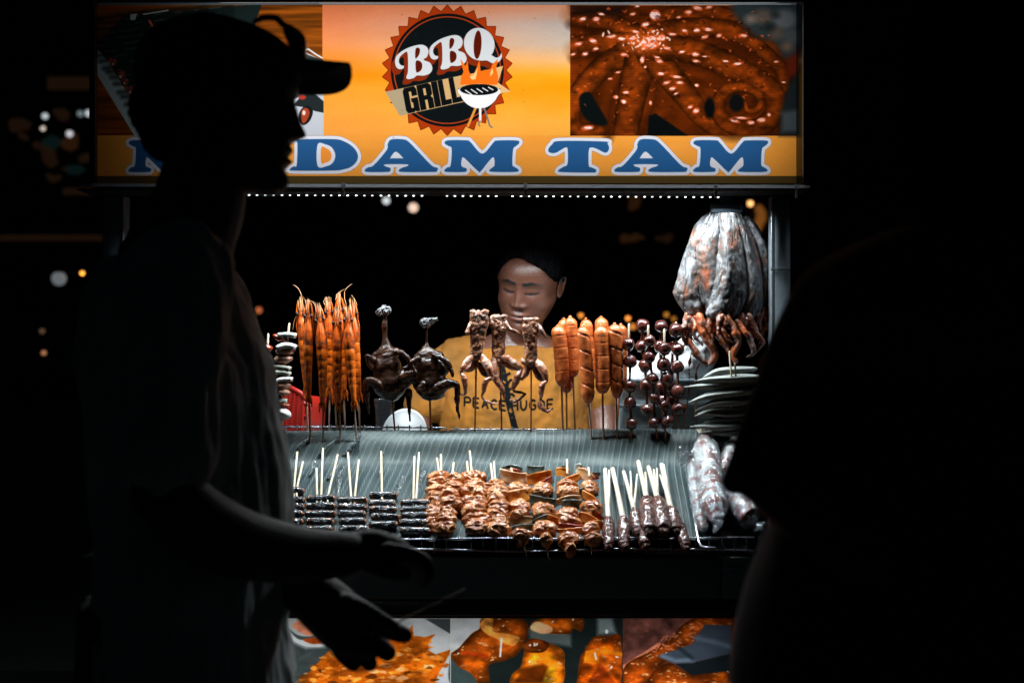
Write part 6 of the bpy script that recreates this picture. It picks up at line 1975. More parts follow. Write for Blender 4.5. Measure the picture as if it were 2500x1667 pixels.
part('handle', tube([q(385, 1210), q(440, 1230), q(448, 1280), q(400, 1330)], 0.006, 8), M['red_plastic'], bk)

q = w3(870, 730, 0.2104, 0.16)
M['plate_white'] = mat('plate_white', (0.5, 0.51, 0.51), (0.44, 0.45, 0.46), scale=30, rough=0.35, bump=0.0006)
pl = thing('white_plate', tuple(q(560, 1500)), 'bright white plate leaning behind the roast birds', 'plate')
pc = q(560, 1560)
pr_ = Matrix.Rotation(0.35, 3, 'Y')
part('dish', grid(lambda u, v: pc + pr_ @ Vector((0.052 * (1 - v * 0.92) * math.cos(u * 2 * math.pi) * 1.1, 0.012 * math.cos(v * 3) - 0.02, 0.066 * (1 - v * 0.92) * math.sin(u * 2 * math.pi))), 40, 12, 0.003), M['plate_white'], pl)
cu = thing('clear_cup', tuple(q(330, 1520)), 'crinkled clear plastic sleeve standing left of the white plate', 'plastic cup')
part('sleeve', disp(loft([(q(330, 0).x, 0.155, q(0, y).z, r_, r_) for y, r_ in ((1160, 0.026), (1250, 0.025), (1400, 0.022), (1540, 0.019))], 30, 2.0, cap=False), 0.004, 0.02, 4), M['film_thin'], cu)
part('rim', tube([Vector((q(330, 0).x + 0.026 * math.cos(a), 0.155 + 0.026 * math.sin(a), q(0, 1160).z)) for a in np.linspace(0, 6.28, 24)], 0.0012, 6), M['film_thin'], cu)

# white tub with a mound of white bags behind the meatballs
M['tub'] = mat('grey_tub', (0.3, 0.37, 0.41), (0.38, 0.45, 0.48), scale=10, rough=0.3, bump=0.001, coat=0.3)
YT = 0.105
tb = thing('storage_tub', tuple(P(1640, 1075, YT + 0.06)), 'pale grey-blue plastic tub behind the meatball skewers', 'tub')
a, c = P(1512, 925, YT), P(1745, 1085, YT)
part('body', box(((a.x + c.x) / 2, YT + 0.07, (a.z + c.z) / 2), (c.x - a.x, 0.13, a.z - c.z), 0.012), M['tub'], tb)
part('rim', box(((a.x + c.x) / 2, YT + 0.066, a.z - 0.004), (c.x - a.x + 0.014, 0.152, 0.011), 0.004), M['tub'], tb)
part('rim', box(((a.x + c.x) / 2, YT - 0.002, a.z - 0.068), (c.x - a.x + 0.004, 0.012, 0.009), 0.003), M['tub'], tb)
g = fuse([ell(P(1590, 915, YT + 0.05), (0.07, 0.05, 0.04), 20, 12), ell(P(1660, 890, YT + 0.05), (0.065, 0.05, 0.06), 20, 12), ell(P(1700, 880, YT + 0.06), (0.05, 0.05, 0.075), 20, 12), ell(P(1545, 930, YT + 0.04), (0.04, 0.04, 0.02), 20, 12)], 0.005, 4)
solo('white_bag', disp(disp(g, 0.012, 0.05, 3, 3), 0.004, 0.012, 4, 2), M['white_plastic'], 'heap of blown-out white plastic bags lying on the grey tub', 'plastic bag')

# ------------------------------------------------------------------ people


def head_mesh(levels, H, feats, n=96, rows=110):
    """Rings from chin to crown: (t, front, back, half width); feats adds nose, sockets and lips on the front."""
    L = cr(levels, rows)
    V, F = [], []
    for t, xf, xb, w in L:
        a, c = (xf - xb) / 2, (xf + xb) / 2
        for k in range(n):
            th = 2 * math.pi * k / n
            co, si = math.cos(th), math.sin(th)
            x = c + a * math.copysign(abs(co) ** (2 / 2.25), co)
            y = max(w, 0.001) * math.copysign(abs(si) ** (2 / 2.1), si)
            if co > 0:
                dx, dy = feats(t, y)
                x += dx * min(1, co * 2.2)
                y += dy
            V.append((x, y, t * H))
    m = len(L)
    for i in range(m - 1):
        for k in range(n):
            p, q = i * n + k, i * n + (k + 1) % n
            F.append((p, q, q + n, p + n))
    V += [((L[0][1] + L[0][2]) / 2, 0, -0.003), ((L[-1][1] + L[-1][2]) / 2, 0, H + 0.001)]
    for k in range(n):
        F.append((m * n, (k + 1) % n, k))
        F.append((m * n + 1, (m - 1) * n + k, (m - 1) * n + (k + 1) % n))
    return np.array(V), F


def gs(x, s):
    return math.exp(-(x / s) ** 2)


def ear(c, side, s=1.0):
    """Ear in head space: outer rim, bowl and lobe."""
    c = np.array(c)
    rim = [c + s * np.array(p) * np.array([1, side, 1]) for p in [(0.008, 0.004, -0.012), (0.012, 0.008, 0.004), (0.008, 0.013, 0.024), (-0.006, 0.017, 0.031), (-0.018, 0.018, 0.022), (-0.019, 0.016, 0.004), (-0.012, 0.012, -0.016), (-0.002, 0.008, -0.026), (0.006, 0.004, -0.022)]]
    c_ = cr(rim, 26)
    bowl = ell(c + s * np.array((-0.004, 0.007 * side, 0.002)), (0.014 * s, 0.005 * s, 0.024 * s), 16, 10)
    return join(tube(c_, 0.0038 * s, 10), bowl, ell(c + s * np.array((0.001, 0.008 * side, -0.022)), (0.007 * s, 0.0045 * s, 0.008 * s), 12, 8))


def xf(g, Mx):
    V, F = g
    V = np.hstack([V, np.ones((len(V), 1))]) @ np.array(Mx).T
    return V[:, :3], F


def limb(rows, n=16, m=18):
    """rows of (point, radius)."""
    c = cr([(*p, r) for p, r in rows], m)
    return tube(c[:, :3], c[:, 3], n)


def hand(fingers, palm, n=10):
    gsx = [limb(palm, 16, 14)]
    for f in fingers:
        gsx.append(limb(f, n, 12))
    return gsx


# ---------- the vendor behind the stall
VY = 0.36
vs_ = (3 + VY) / 3000
vroot = thing('person', (P(1255, 0, VY + 0.08).x, VY + 0.08, 0), 'woman in a mustard printed t-shirt looking down behind the food', 'person')


def fem(t, y):
    dx = dy = 0.0
    ay = abs(y)
    # nose
    if 0.33 < t < 0.62:
        h = np.interp(t, [0.33, 0.355, 0.385, 0.42, 0.50, 0.57, 0.62], [0.0, 0.011, 0.0195, 0.0165, 0.0095, 0.004, 0.0])
        s = np.interp(t, [0.33, 0.38, 0.45, 0.6], [0.0135, 0.0125, 0.0092, 0.0095])
        dx += h * gs(y, s)
    dx += 0.0085 * gs(ay - 0.0155, 0.0062) * gs(t - 0.372, 0.026)
    dx -= 0.004 * gs(ay - 0.026, 0.006) * gs(t - 0.34, 0.05)
    # eye sockets, lids
    dx -= 0.0085 * gs(ay - 0.032, 0.019) * gs(t - 0.545, 0.052)
    dx += 0.0078 * gs(ay - 0.0325, 0.0135) * gs(t - 0.548, 0.034)
    dx -= 0.0022 * gs(ay - 0.0325, 0.015) * gs(t - 0.513, 0.007)
    dx += 0.003 * gs(ay - 0.03, 0.02) * gs(t - 0.635, 0.035)
    # cheeks, mouth, chin
    dx += 0.0035 * gs(ay - 0.042, 0.018) * gs(t - 0.42, 0.07)
    dx += 0.0075 * gs(y, 0.02) * gs(t - 0.262, 0.024)
    dx -= 0.0055 * gs(y, 0.027) * gs(t - 0.232, 0.008)
    dx += 0.0075 * gs(y, 0.018) * gs(t - 0.203, 0.02)
    dx -= 0.003 * gs(y, 0.02) * gs(t - 0.155, 0.022)
    dx += 0.0045 * gs(y, 0.017) * gs(t - 0.07, 0.05)
    dx -= 0.0022 * gs(y, 0.0045) * gs(t - 0.30, 0.026)
    return dx, dy


HH = 0.232
flev = [(0.0, 0.062, 0.02, 0.010), (0.03, 0.078, 0.008, 0.027), (0.08, 0.085, -0.006, 0.038), (0.15, 0.0855, -0.03, 0.05), (0.25, 0.087, -0.055, 0.060), (0.35, 0.0875, -0.07, 0.067), (0.45, 0.087, -0.085, 0.0715), (0.55, 0.0855, -0.094, 0.074), (0.65, 0.087, -0.098, 0.0748), (0.75, 0.083, -0.097, 0.0735), (0.85, 0.069, -0.088, 0.067), (0.93, 0.044, -0.067, 0.050), (0.98, 0.015, -0.036, 0.026), (1.0, -0.005, -0.02, 0.006)]
fh = head_mesh([(t, a, b_, w * (1.09 if t > 0.4 else 1.18)) for t, a, b_, w in flev], HH, fem)
fwd = Vector((-0.32, -0.90, -0.36)).normalized()
up0 = Vector((0.10, 0, 1))
lat_ = up0.cross(fwd).normalized()
up_ = fwd.cross(lat_).normalized()
rl_ = Matrix.Rotation(math.radians(-3), 3, fwd)
lat_, up_ = rl_ @ lat_, rl_ @ up_
eye_world = P(1268, 711, VY - 0.06)
org = eye_world - fwd * 0.083 - up_ * (0.545 * HH)
HM = Matrix(((fwd.x, lat_.x, up_.x, org.x), (fwd.y, lat_.y, up_.y, org.y), (fwd.z, lat_.z, up_.z, org.z), (0, 0, 0, 1)))
fhead = xf(fh, HM)
ears = [xf(ear((-0.012, s * 0.0775, 0.50 * HH), s), HM) for s in (-1, 1)]


def V3(px, py, dy=0.0):
    return P(px, py, VY + dy)


def hp(x, y, z):
    return HM @ Vector((x, y, z))


# torso rings: centre x in px, half widths
def rings(rows, Y0, scale_y):
    out = []
    for py, x0, x1, dep, dy in rows:
        a, b = P(x0, py, Y0), P(x1, py, Y0)
        out.append(((a.x + b.x) / 2, Y0 + dy, a.z, (b.x - a.x) / 2, dep * scale_y))
    return out


core = loft(rings([(800, 1225, 1310, 0.05, 0.09), (840, 1150, 1380, 0.07, 0.09), (880, 1085, 1440, 0.09, 0.09), (960, 1085, 1440, 0.105, 0.085), (1060, 1090, 1440, 0.10, 0.085), (1160, 1090, 1440, 0.105, 0.085), (1260, 1080, 1450, 0.115, 0.09)], VY, 0.9), 40, 2.3)
nk = limb([(hp(0.005, 0, 0.05), 0.05), (V3(1275, 830, 0.075), 0.052), (V3(1270, 880, 0.09), 0.06)])
arms = [limb([(V3(1095, 880, 0.08), 0.046), (V3(1040, 965, 0.07), 0.043), (V3(1010, 1060, 0.03), 0.04), (V3(1030, 1110, -0.03), 0.034), (V3(1090, 1130, -0.09), 0.026)]),
        limb([(V3(1432, 880, 0.08), 0.046), (V3(1462, 965, 0.07), 0.044), (V3(1478, 1060, 0.03), 0.042), (V3(1440, 1110, -0.03), 0.034), (V3(1380, 1130, -0.09), 0.026)])]
hands = []
for sx, x0 in ((1, 1095), (-1, 1375)):
    palm = [(V3(x0, 1131, -0.095), 0.022), (V3(x0 + sx * 30, 1136, -0.13), 0.027), (V3(x0 + sx * 48, 1142, -0.155), 0.024)]
    fs = [[(V3(x0 + sx * (46 + 3 * k), 1136 + 5 * k, -0.15 + 0.012 * k), 0.0095), (V3(x0 + sx * (76 + 2 * k), 1142 + 5 * k, -0.175 + 0.014 * k), 0.0088), (V3(x0 + sx * (92 - abs(k - 1) * 5), 1166 + 3 * k, -0.18 + 0.014 * k), 0.0075)] for k in range(4)]
    fs.append([(V3(x0 + sx * 20, 1128, -0.135), 0.011), (V3(x0 + sx * 48, 1122, -0.165), 0.0095), (V3(x0 + sx * 70, 1132, -0.18), 0.008)])
    hands += hand(fs, palm)
legs = []
for x in (1180, 1340):
    q0 = V3(x, 1240, 0.09)
    legs.append(limb([(q0, 0.085), (Vector((q0.x, q0.y, 0.5)), 0.055), (Vector((q0.x, q0.y + 0.01, 0.1)), 0.04), (Vector((q0.x, q0.y - 0.04, 0.045)), 0.04), (Vector((q0.x, q0.y - 0.12, 0.035)), 0.034)]))
bodyg = fuse([core, nk] + arms + hands + legs + ears, 0.0036, 3)
allv, allf = join(bodyg, fhead)
m = M['skin']
# lips, brows, lash lines by vertex; mouth gap and nostril shade painted in
nt = m.node_tree
b = nt.nodes['Principled BSDF']
src = b.inputs['Base Color'].links[0].from_socket
prev = src
for nm, col in (('lip', (0.27, 0.105, 0.085)), ('brow', (0.012, 0.014, 0.016))):
    at = nt.nodes.new('ShaderNodeAttribute')
    at.attribute_name = nm
    mx = nt.nodes.new('ShaderNodeMix')
    mx.data_type = 'RGBA'
    nt.links.new(at.outputs['Fac'], mx.inputs[0])
    nt.links.new(prev, mx.inputs[6])
    mx.inputs[7].default_value = (*col, 1)
    prev = mx.outputs[2]
nt.links.new(prev, b.inputs['Base Color'])
vb = part('body', (allv, allf), m, vroot)
inv = np.array(HM.inverted())
loc = (np.hstack([allv, np.ones((len(allv), 1))]) @ inv.T)[:, :3]
T, X, Yl = loc[:, 2] / HH, loc[:, 0], np.abs(loc[:, 1])
front = X > 0.04
G_ = lambda v, s: np.exp(-(v / s) ** 2)
brow_t = 0.632 + 0.018 * np.clip((Yl - 0.012) / 0.02, 0, 1) - 0.02 * np.clip((Yl - 0.036) / 0.018, 0, 1)
brow_and_shade = front * np.clip(2.2 * G_(T - brow_t, 0.017 * np.clip((0.062 - Yl) / 0.03, 0.35, 1)), 0, 1) * (Yl > 0.011) * (Yl < 0.056)
lash_t = 0.513 + 0.012 * ((Yl - 0.032) / 0.016) ** 2
brow_and_shade = np.maximum(brow_and_shade, 1.0 * front * np.clip(1.8 * G_(T - lash_t, 0.0095), 0, 1) * (Yl > 0.0155) * (Yl < 0.05))
brow_and_shade = np.maximum(brow_and_shade, 1.0 * front * G_(T - 0.232, 0.0065) * (Yl < 0.024))  # shade between the lips, painted into the skin
brow_and_shade = np.maximum(brow_and_shade, 0.75 * front * G_(Yl - 0.009, 0.004) * G_(T - 0.343, 0.008))  # dark of the nostrils, painted the same way
hair_t = 0.945 - 0.10 * (Yl / 0.05) ** 2.2
brow_and_shade = np.maximum(brow_and_shade, np.clip((T - hair_t + 0.045 + 0.018 * np.sin(loc[:, 1] * 420) * np.sin(loc[:, 1] * 150)) / 0.05, 0, 1) * (X > -0.02) * (T > 0.5))
lip = front * np.clip(1.4 * G_(T - 0.234, 0.032), 0, 1) * (Yl < 0.026) * np.clip((0.028 - Yl) / 0.008, 0, 1)
skull = np.zeros(len(allv))
for nm, arr_ in (('brow', brow_and_shade), ('lip', lip)):
    at = vb.data.attributes.new(nm, 'FLOAT', 'POINT')
    at.data.foreach_set('value', arr_.astype(np.float32))
# hair: cap set back from the forehead, pulled to a low bun
hg = [ell((-0.014, 0, 0.70 * HH), (0.100, 0.090, 0.092), 36, 24), ell((-0.05, 0, 0.45 * HH), (0.06, 0.072, 0.06), 20, 14), ell((-0.118, 0.0, 0.62 * HH), (0.034, 0.036, 0.034), 16, 12)]
hg = fuse([xf(g, HM) for g in hg], 0.004, 4)
# trim the hairline back from the face
V, F = hg
hl = (np.hstack([V, np.ones((len(V), 1))]) @ inv.T)[:, :3]
tl = 0.945 - 0.10 * (np.abs(hl[:, 1]) / 0.05) ** 2.2 - 0.02 * np.sin(hl[:, 1] * 60)
below = np.clip((tl - hl[:, 2] / HH) / 0.05, 0, 1)
side = np.clip((0.75 - hl[:, 2] / HH) / 0.2, 0, 1)
hl[:, 0] = np.minimum(hl[:, 0], 0.105 * (1 - below) + (0.022 - 0.03 * side) * below)
V = (np.hstack([hl, np.ones((len(hl), 1))]) @ np.array(HM).T)[:, :3]
part('hair', disp((V, F), 0.0015, 0.01, 3), M['hair'], vroot)
# t-shirt
sh = [loft(rings([(846, 1170, 1378, 0.08, 0.09), (862, 1120, 1420, 0.10, 0.09), (890, 1072, 1450, 0.112, 0.09), (940, 1066, 1452, 0.122, 0.085), (1000, 1066, 1450, 0.125, 0.082), (1060, 1068, 1450, 0.12, 0.082), (1160, 1066, 1455, 0.122, 0.084), (1270, 1060, 1462, 0.13, 0.09)], VY, 0.93), 60, 2.3),
      limb([(V3(1150, 862, 0.09), 0.052), (V3(1098, 888, 0.085), 0.062), (V3(1060, 945, 0.075), 0.062), (V3(1040, 985, 0.068), 0.06)], 20), limb([(V3(1380, 862, 0.09), 0.052), (V3(1425, 888, 0.085), 0.062), (V3(1450, 945, 0.075), 0.06), (V3(1462, 975, 0.07), 0.058)], 20)]
shg = disp(disp(fuse(sh, 0.0055, 5), 0.007, 0.06, 4, 2, (1.6, 1, 0.7)), 0.002, 0.018, 7, 2)
vs = part('t_shirt', shg, M['mustard'], vroot)
part('trousers', fuse([loft(rings([(1230, 1075, 1455, 0.13, 0.09), (1330, 1080, 1450, 0.13, 0.09)], VY, 0.95), 40)] + [limb([(V3(x, 1300, 0.09), 0.1), (Vector((V3(x, 0).x, VY + 0.09, 0.5)), 0.075), (Vector((V3(x, 0).x, VY + 0.1, 0.1)), 0.065)]) for x in (1180, 1340)], 0.01, 4), M['black_cloth'], vroot)
# printed words and the dark plant drawing, laid on the cloth
from mathutils.bvhtree import BVHTree
tree = BVHTree.FromPolygons([tuple(v) for v in shg[0]], shg[1])


def on_shirt(px, py, lift=0.0016):
    o = Vector((0, -3, CAM_Z))
    d = (P(px, py, VY) - o).normalized()
    h = tree.ray_cast(o, d)
    if h[0] is None:
        return P(px, py, VY - 0.03)
    return h[0] - d * lift


def ink(strokes, wd):
    gl = []
    for s in strokes:
        p = cr([(x, y) for x, y in s], max(4, len(s) * 4)) if len(s) > 2 else np.array([np.array(s[0]) * (1 - f) + np.array(s[1]) * f for f in np.linspace(0, 1, 6)])
        V, F = [], []
        for i in range(len(p)):
            t_ = p[min(i + 1, len(p) - 1)] - p[max(i - 1, 0)]
            t_ = t_ / (np.linalg.norm(t_) + 1e-9)
            nn = np.array([-t_[1], t_[0]]) * wd / 2
            V += [tuple(on_shirt(*(p[i] + nn))), tuple(on_shirt(*(p[i] - nn)))]
        F = [(2 * i, 2 * i + 1, 2 * i + 3, 2 * i + 2) for i in range(len(p) - 1)]
        gl.append((np.array(V), F))
    return join(*gl)


GLY = {'P': [[(0, 1), (0, 0)], [(0, 0), (0.7, 0.02), (0.9, 0.25), (0.7, 0.5), (0, 0.52)]], 'E': [[(0, 0), (0, 1)], [(0, 0), (0.9, 0)], [(0, 0.5), (0.8, 0.5)], [(0, 1), (0.9, 1)]],
       'A': [[(0, 1), (0.45, 0)], [(0.45, 0), (0.9, 1)], [(0.15, 0.62), (0.75, 0.62)]], 'C': [[(0.9, 0.14), (0.5, 0), (0.08, 0.3), (0.08, 0.72), (0.5, 1), (0.9, 0.86)]],
       'H': [[(0, 0), (0, 1)], [(0.85, 0), (0.85, 1)], [(0, 0.5), (0.85, 0.5)]], 'U': [[(0, 0), (0.02, 0.7), (0.42, 1), (0.82, 0.7), (0.85, 0)]],
       'G': [[(0.9, 0.14), (0.5, 0), (0.08, 0.3), (0.08, 0.72), (0.5, 1), (0.88, 0.82), (0.88, 0.52)], [(0.5, 0.52), (0.9, 0.52)]], 'O': [[(0.45, 0), (0.05, 0.3), (0.08, 0.75), (0.45, 1), (0.85, 0.75), (0.86, 0.3), (0.45, 0)]]}
for word, x0, y0, slope in (('PEACE', 1134, 968, 0.16), ('HUGOE', 1250, 978, -0.06)):
    lt = []
    for k, ch in enumerate(word):
        xx = x0 + k * 21.5
        yy = y0 + 0.4 * (k * 21.5) * slope * 1.5
        lt += [[(xx + u * 16, yy + v * 23 + u * 16 * slope) for u, v in s] for s in GLY[ch]]
    part('lettering', ink(lt, 4.2), M['print_ink'], vs, False)
part('drawn_plant', join(ink([[(1222, 880), (1234, 940), (1246, 1000), (1262, 1062)]], 15), ink([[(1236, 945), (1244, 930), (1250, 926)], [(1238, 955), (1248, 948), (1254, 950)], [(1240, 962), (1250, 962), (1256, 968)], [(1232, 930), (1238, 915), (1246, 910)]], 6)), M['print_ink'], vs, False)

# ---------- the customer in profile with a cap
CY = -1.2
cs = (3 + CY) / 3000


def C3(px, py, Y=CY):
    return P(px, py, Y)


croot = thing('person', (C3(450, 0).x, CY, 0), 'customer in a cap and grey t-shirt in dark profile, reaching over the counter', 'person')
Hp = 439.0    # head height in px
HHc = Hp * cs


def lv(py, fx, bx, w):
    return ((475 - py) / Hp, (fx - 530) * cs, (bx - 530) * cs, w)


clev = [lv(475, 676, 630, 0.012), lv(462, 696, 590, 0.026), lv(437, 702, 540, 0.038), lv(415, 699, 490, 0.047), lv(395, 702, 450, 0.053), lv(375, 705, 415, 0.058), lv(343, 709, 382, 0.064), lv(300, 713, 350, 0.069), (lv(250, 718, 338, 0.073)), lv(214, 722, 336, 0.075), lv(160, 720, 336, 0.076), lv(110, 690, 350, 0.072), lv(75, 640, 385, 0.06), lv(52, 570, 430, 0.04), lv(42, 520, 470, 0.015)]


def masc(t, y):
    py = 475 - t * Hp
    ay = abs(y)
    dx = 0.0
    k = cs
    dx += np.interp(py, [236, 256, 300, 322, 331, 337, 343, 348], [0, 5, 21, 34, 38, 34, 16, 0]) * k * gs(y, np.interp(py, [240, 330, 350], [0.009, 0.014, 0.016]))
    dx += 0.008 * gs(ay - 0.017, 0.007) * gs(py - 332, 12)
    dx += 9 * k * gs(y, 0.02) * gs(py - 368, 10) + 11 * k * gs(y, 0.018) * gs(py - 396, 9) - 3 * k * gs(y, 0.02) * gs(py - 383, 4)
    dx -= 4 * k * gs(y, 0.02) * gs(py - 415, 9)
    dx += 4 * k * gs(y, 0.018) * gs(py - 446, 16)
    dx -= 0.008 * gs(ay - 0.032, 0.018) * gs(py - 252, 18)
    dx += 0.006 * gs(ay - 0.033, 0.013) * gs(py - 252, 12)
    dx += 6 * k * gs(y, 0.05) * gs(py - 222, 14)
    return dx, 0.0


chead = head_mesh(clev, HHc, masc)
hb = C3(530, 475)
CM = Matrix.Translation(hb)
chead = xf(chead, CM)
cears = [xf(ear((-0.02, s * 0.066, 200 * cs), s, 1.1), CM) for s in (-1, 1)]
cneck = limb([(C3(510, 380), 0.058), (C3(497, 440), 0.063), (C3(483, 505), 0.068), (C3(452, 580), 0.074), (C3(428, 650), 0.085)], 20)


def crings(rows, k=1.0):
    return [(C3(c_, py).x, CY, C3(c_, py).z, a_ * cs * k, w_ * k) for py, c_, a_, w_ in rows]


shirt_rows = [(596, 456, 68, 0.085), (625, 432, 104, 0.145), (655, 424, 132, 0.185), (705, 424, 158, 0.205), (760, 428, 179, 0.21), (830, 436, 198, 0.205), (900, 450, 219, 0.2), (1020, 460, 218, 0.195), (1132, 473, 222, 0.195), (1244, 486, 223, 0.195), (1340, 485, 217, 0.195), (1430, 480, 218, 0.195), (1520, 478, 215, 0.197), (1600, 480, 217, 0.2), (1690, 482, 222, 0.2)]
ccore = loft(crings(shirt_rows, 0.9), 44, 2.3)
NY, FY = -1.43, -1.0
RA = [(P(430, 700, NY + 0.03), 0.06), (P(405, 900, NY), 0.055), (P(402, 1120, NY), 0.047), (P(430, 1225, NY), 0.046), (P(560, 1318, NY + 0.05), 0.047), (P(720, 1352, NY + 0.12), 0.04), (P(850, 1352, NY + 0.17), 0.031)]
rarm = limb(RA, 18, 40)
HY = NY + 0.19
rpalm = [(P(850, 1352, HY), 0.030), (P(905, 1340, HY), 0.029), (P(960, 1352, HY + 0.01), 0.027)]
rf = []
for k in range(4):
    y_ = HY - 0.03 + 0.021 * k
    rf.append([(P(945, 1343 + k * 4, y_), 0.0125), (P(1000, 1352 + k * 6, y_ - 0.002), 0.0115), (P(1040, 1372 + k * 7, y_), 0.0105), (P(1048 - k * 4, 1402 + k * 6, y_ + 0.002), 0.009)])
rf.append([(P(890, 1368, HY - 0.03), 0.014), (P(945, 1392, HY - 0.045), 0.0125), (P(990, 1402, HY - 0.04), 0.010)])
LA = [(P(450, 710, FY - 0.04), 0.06), (P(470, 930, FY), 0.053), (P(500, 1150, FY), 0.046), (P(545, 1250, FY - 0.02), 0.044), (P(640, 1350, FY - 0.1), 0.043), (P(742, 1440, FY - 0.2), 0.034)]
larm = limb(LA, 18, 36)
GY = FY - 0.22
lpalm = [(P(735, 1432, GY), 0.036), (P(798, 1482, GY), 0.042), (P(846, 1530, GY), 0.041), (P(878, 1556, GY), 0.034)]
lf_ = [[(P(815, 1545, GY + 0.03), 0.017), (P(838, 1590, GY + 0.03), 0.0155), (P(862, 1618, GY + 0.026), 0.013)],
       [(P(850, 1555, GY + 0.008), 0.0175), (P(884, 1592, GY + 0.008), 0.0158), (P(902, 1617, GY + 0.006), 0.0132)],
       [(P(882, 1550, GY - 0.012), 0.0175), (P(922, 1574, GY - 0.012), 0.016), (P(946, 1592, GY - 0.012), 0.0138)],
       [(P(880, 1520, GY - 0.03), 0.014), (P(930, 1530, GY - 0.034), 0.0145), (P(966, 1542, GY - 0.034), 0.0145), (P(988, 1549, GY - 0.032), 0.0125)],
       [(P(850, 1470, GY - 0.03), 0.015), (P(888, 1488, GY - 0.05), 0.0135), (P(930, 1512, GY - 0.052), 0.0115), (P(958, 1526, GY - 0.046), 0.0095)]]
clegs = []
for s in (-1, 1):
    clegs.append(limb([(Vector((C3(440, 0).x, CY + s * 0.09, 0.85)), 0.095), (Vector((C3(450, 0).x, CY + s * 0.09, 0.48)), 0.06), (Vector((C3(430, 0).x, CY + s * 0.09, 0.1)), 0.045), (Vector((C3(470, 0).x, CY + s * 0.09, 0.05)), 0.045), (Vector((C3(600, 0).x, CY + s * 0.1, 0.035)), 0.035)]))
cb = fuse([ccore, cneck, rarm, larm] + hand(rf, rpalm) + hand(lf_, lpalm) + clegs + cears, 0.0042, 3)
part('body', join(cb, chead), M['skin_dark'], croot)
part('hair', disp(fuse([xf(ell((-0.055, 0, 205 * cs), (0.072, 0.076, 0.062), 24, 16), CM), xf(ell((-0.07, 0, 150 * cs), (0.042, 0.058, 0.045), 20, 14), CM)], 0.005, 3), 0.003, 0.008, 4), M['hair'], croot)
# t-shirt with sleeves to the elbow
csl = [loft(crings(shirt_rows), 60, 2.3), limb([(P(440, 672, NY + 0.06), 0.07), (P(415, 780, NY + 0.02), 0.078), (P(402, 930, NY), 0.072), (P(400, 1100, NY), 0.068)], 22), limb([(P(450, 690, FY - 0.06), 0.07), (P(470, 930, FY), 0.07), (P(495, 1090, FY), 0.064)], 22)]
csg = disp(disp(fuse(csl, 0.0065, 4), 0.014, 0.10, 2, 2, (1, 1, 0.4)), 0.006, 0.032, 5, 2, (1.5, 1.5, 0.4))
csh = part('t_shirt', csg, M['grey_shirt'], croot)
part('collar', tube([C3(452, 592) + Vector((0.075 * math.cos(a) * 0.72, 0.075 * math.sin(a) * 1.08, -0.013 * math.cos(a))) for a in np.linspace(0, 2 * math.pi, 30)], 0.006, 8), M['grey_shirt'], csh)
part('trousers', fuse([loft([(C3(448, 0).x, CY, z, a_, b_) for z, a_, b_ in ((0.98, 0.14, 0.18), (0.85, 0.145, 0.185), (0.76, 0.13, 0.18))], 36)] + [limb([(Vector((C3(440, 0).x, CY + s * 0.09, 0.85)), 0.105), (Vector((C3(450, 0).x, CY + s * 0.09, 0.48)), 0.08), (Vector((C3(435, 0).x, CY + s * 0.09, 0.12)), 0.07)]) for s in (-1, 1)], 0.01, 4), M['black_cloth'], croot)
# cap
cap_rows = [(214, 728, 336, 0.079), (180, 730, 332, 0.081), (140, 722, 333, 0.081), (105, 697, 347, 0.076), (78, 655, 378, 0.066), (58, 605, 420, 0.051), (43, 545, 465, 0.03), (36, 510, 490, 0.012)]
cpg = loft([((C3((f_ + b_) / 2, py).x), CY, C3(0, py).z, (f_ - b_) / 2 * cs, w_) for py, f_, b_, w_ in cr(cap_rows, 26)], 56, 2.15)
cap = part('cap', disp(cpg, 0.0015, 0.04, 2), M['black_cloth'], croot)


def brim(u, v):
    s = (v - 0.5) * 2
    yw = 0.084 * max(0.0, 1 - (u * 0.998) ** 4) ** 0.3
    y = s * yw
    py = 142 + 14 * u + 58 * (abs(y) / 0.084) ** 1.8 * (1 - 0.15 * u)
    return Vector((C3(706 + 149 * u, 0).x, CY + y, C3(0, py).z))


part('brim', grid(brim, 30, 30, 0.0035), M['black_cloth'], cap)
part('button', ell(C3(505, 36), (0.006, 0.006, 0.003), 10, 8), M['black_cloth'], cap)
# sunglasses pushed up on the cap
gl_ = thing('sunglasses', tuple(C3(725, 138)), 'dark sunglasses resting on the front of the cap', 'sunglasses')
for s in (-1, 1):
    lf0 = part('lens', fuse([limb([(P(706, 76, CY + s * 0.034), 0.010), (P(724, 100, CY + s * 0.036), 0.014), (P(735, 136, CY + s * 0.033), 0.009)], 14)], 0.0024, 3), M['lens'], gl_)
    part('rim', tube([P(696, 66, CY + s * 0.012), P(712, 68, CY + s * 0.034), P(716, 74, CY + s * 0.058), P(732, 100, CY + s * 0.062), P(740, 138, CY + s * 0.05), P(740, 140, CY + s * 0.02), P(728, 100, CY + s * 0.01), P(696, 66, CY + s * 0.012)], 0.0022, 8), M['lens'], lf0)
    part('temple', tube([P(714, 72, CY + s * 0.058), P(690, 60, CY + s * 0.064), P(676, 45, CY + s * 0.066), P(660, 43, CY + s * 0.066), P(640, 44, CY + s * 0.068), P(622, 54, CY + s * 0.07)], [0.0045, 0.005, 0.005, 0.005, 0.005, 0.0035], 10), M['lens'], gl_)
part('bridge', tube([P(702, 70, CY - 0.012), P(700, 62, CY), P(702, 70, CY + 0.012)], 0.0024, 8), M['lens'], gl_)
solo('skewer_stick', tube([P(905, 1547, GY - 0.045), P(966, 1520, GY - 0.043), P(1135, 1437, GY - 0.035)], [0.0017, 0.0017, 0.0013], 8), M['bamboo'], 'thin bare skewer stick pinched in the fingers of the customer in the cap', 'stick')

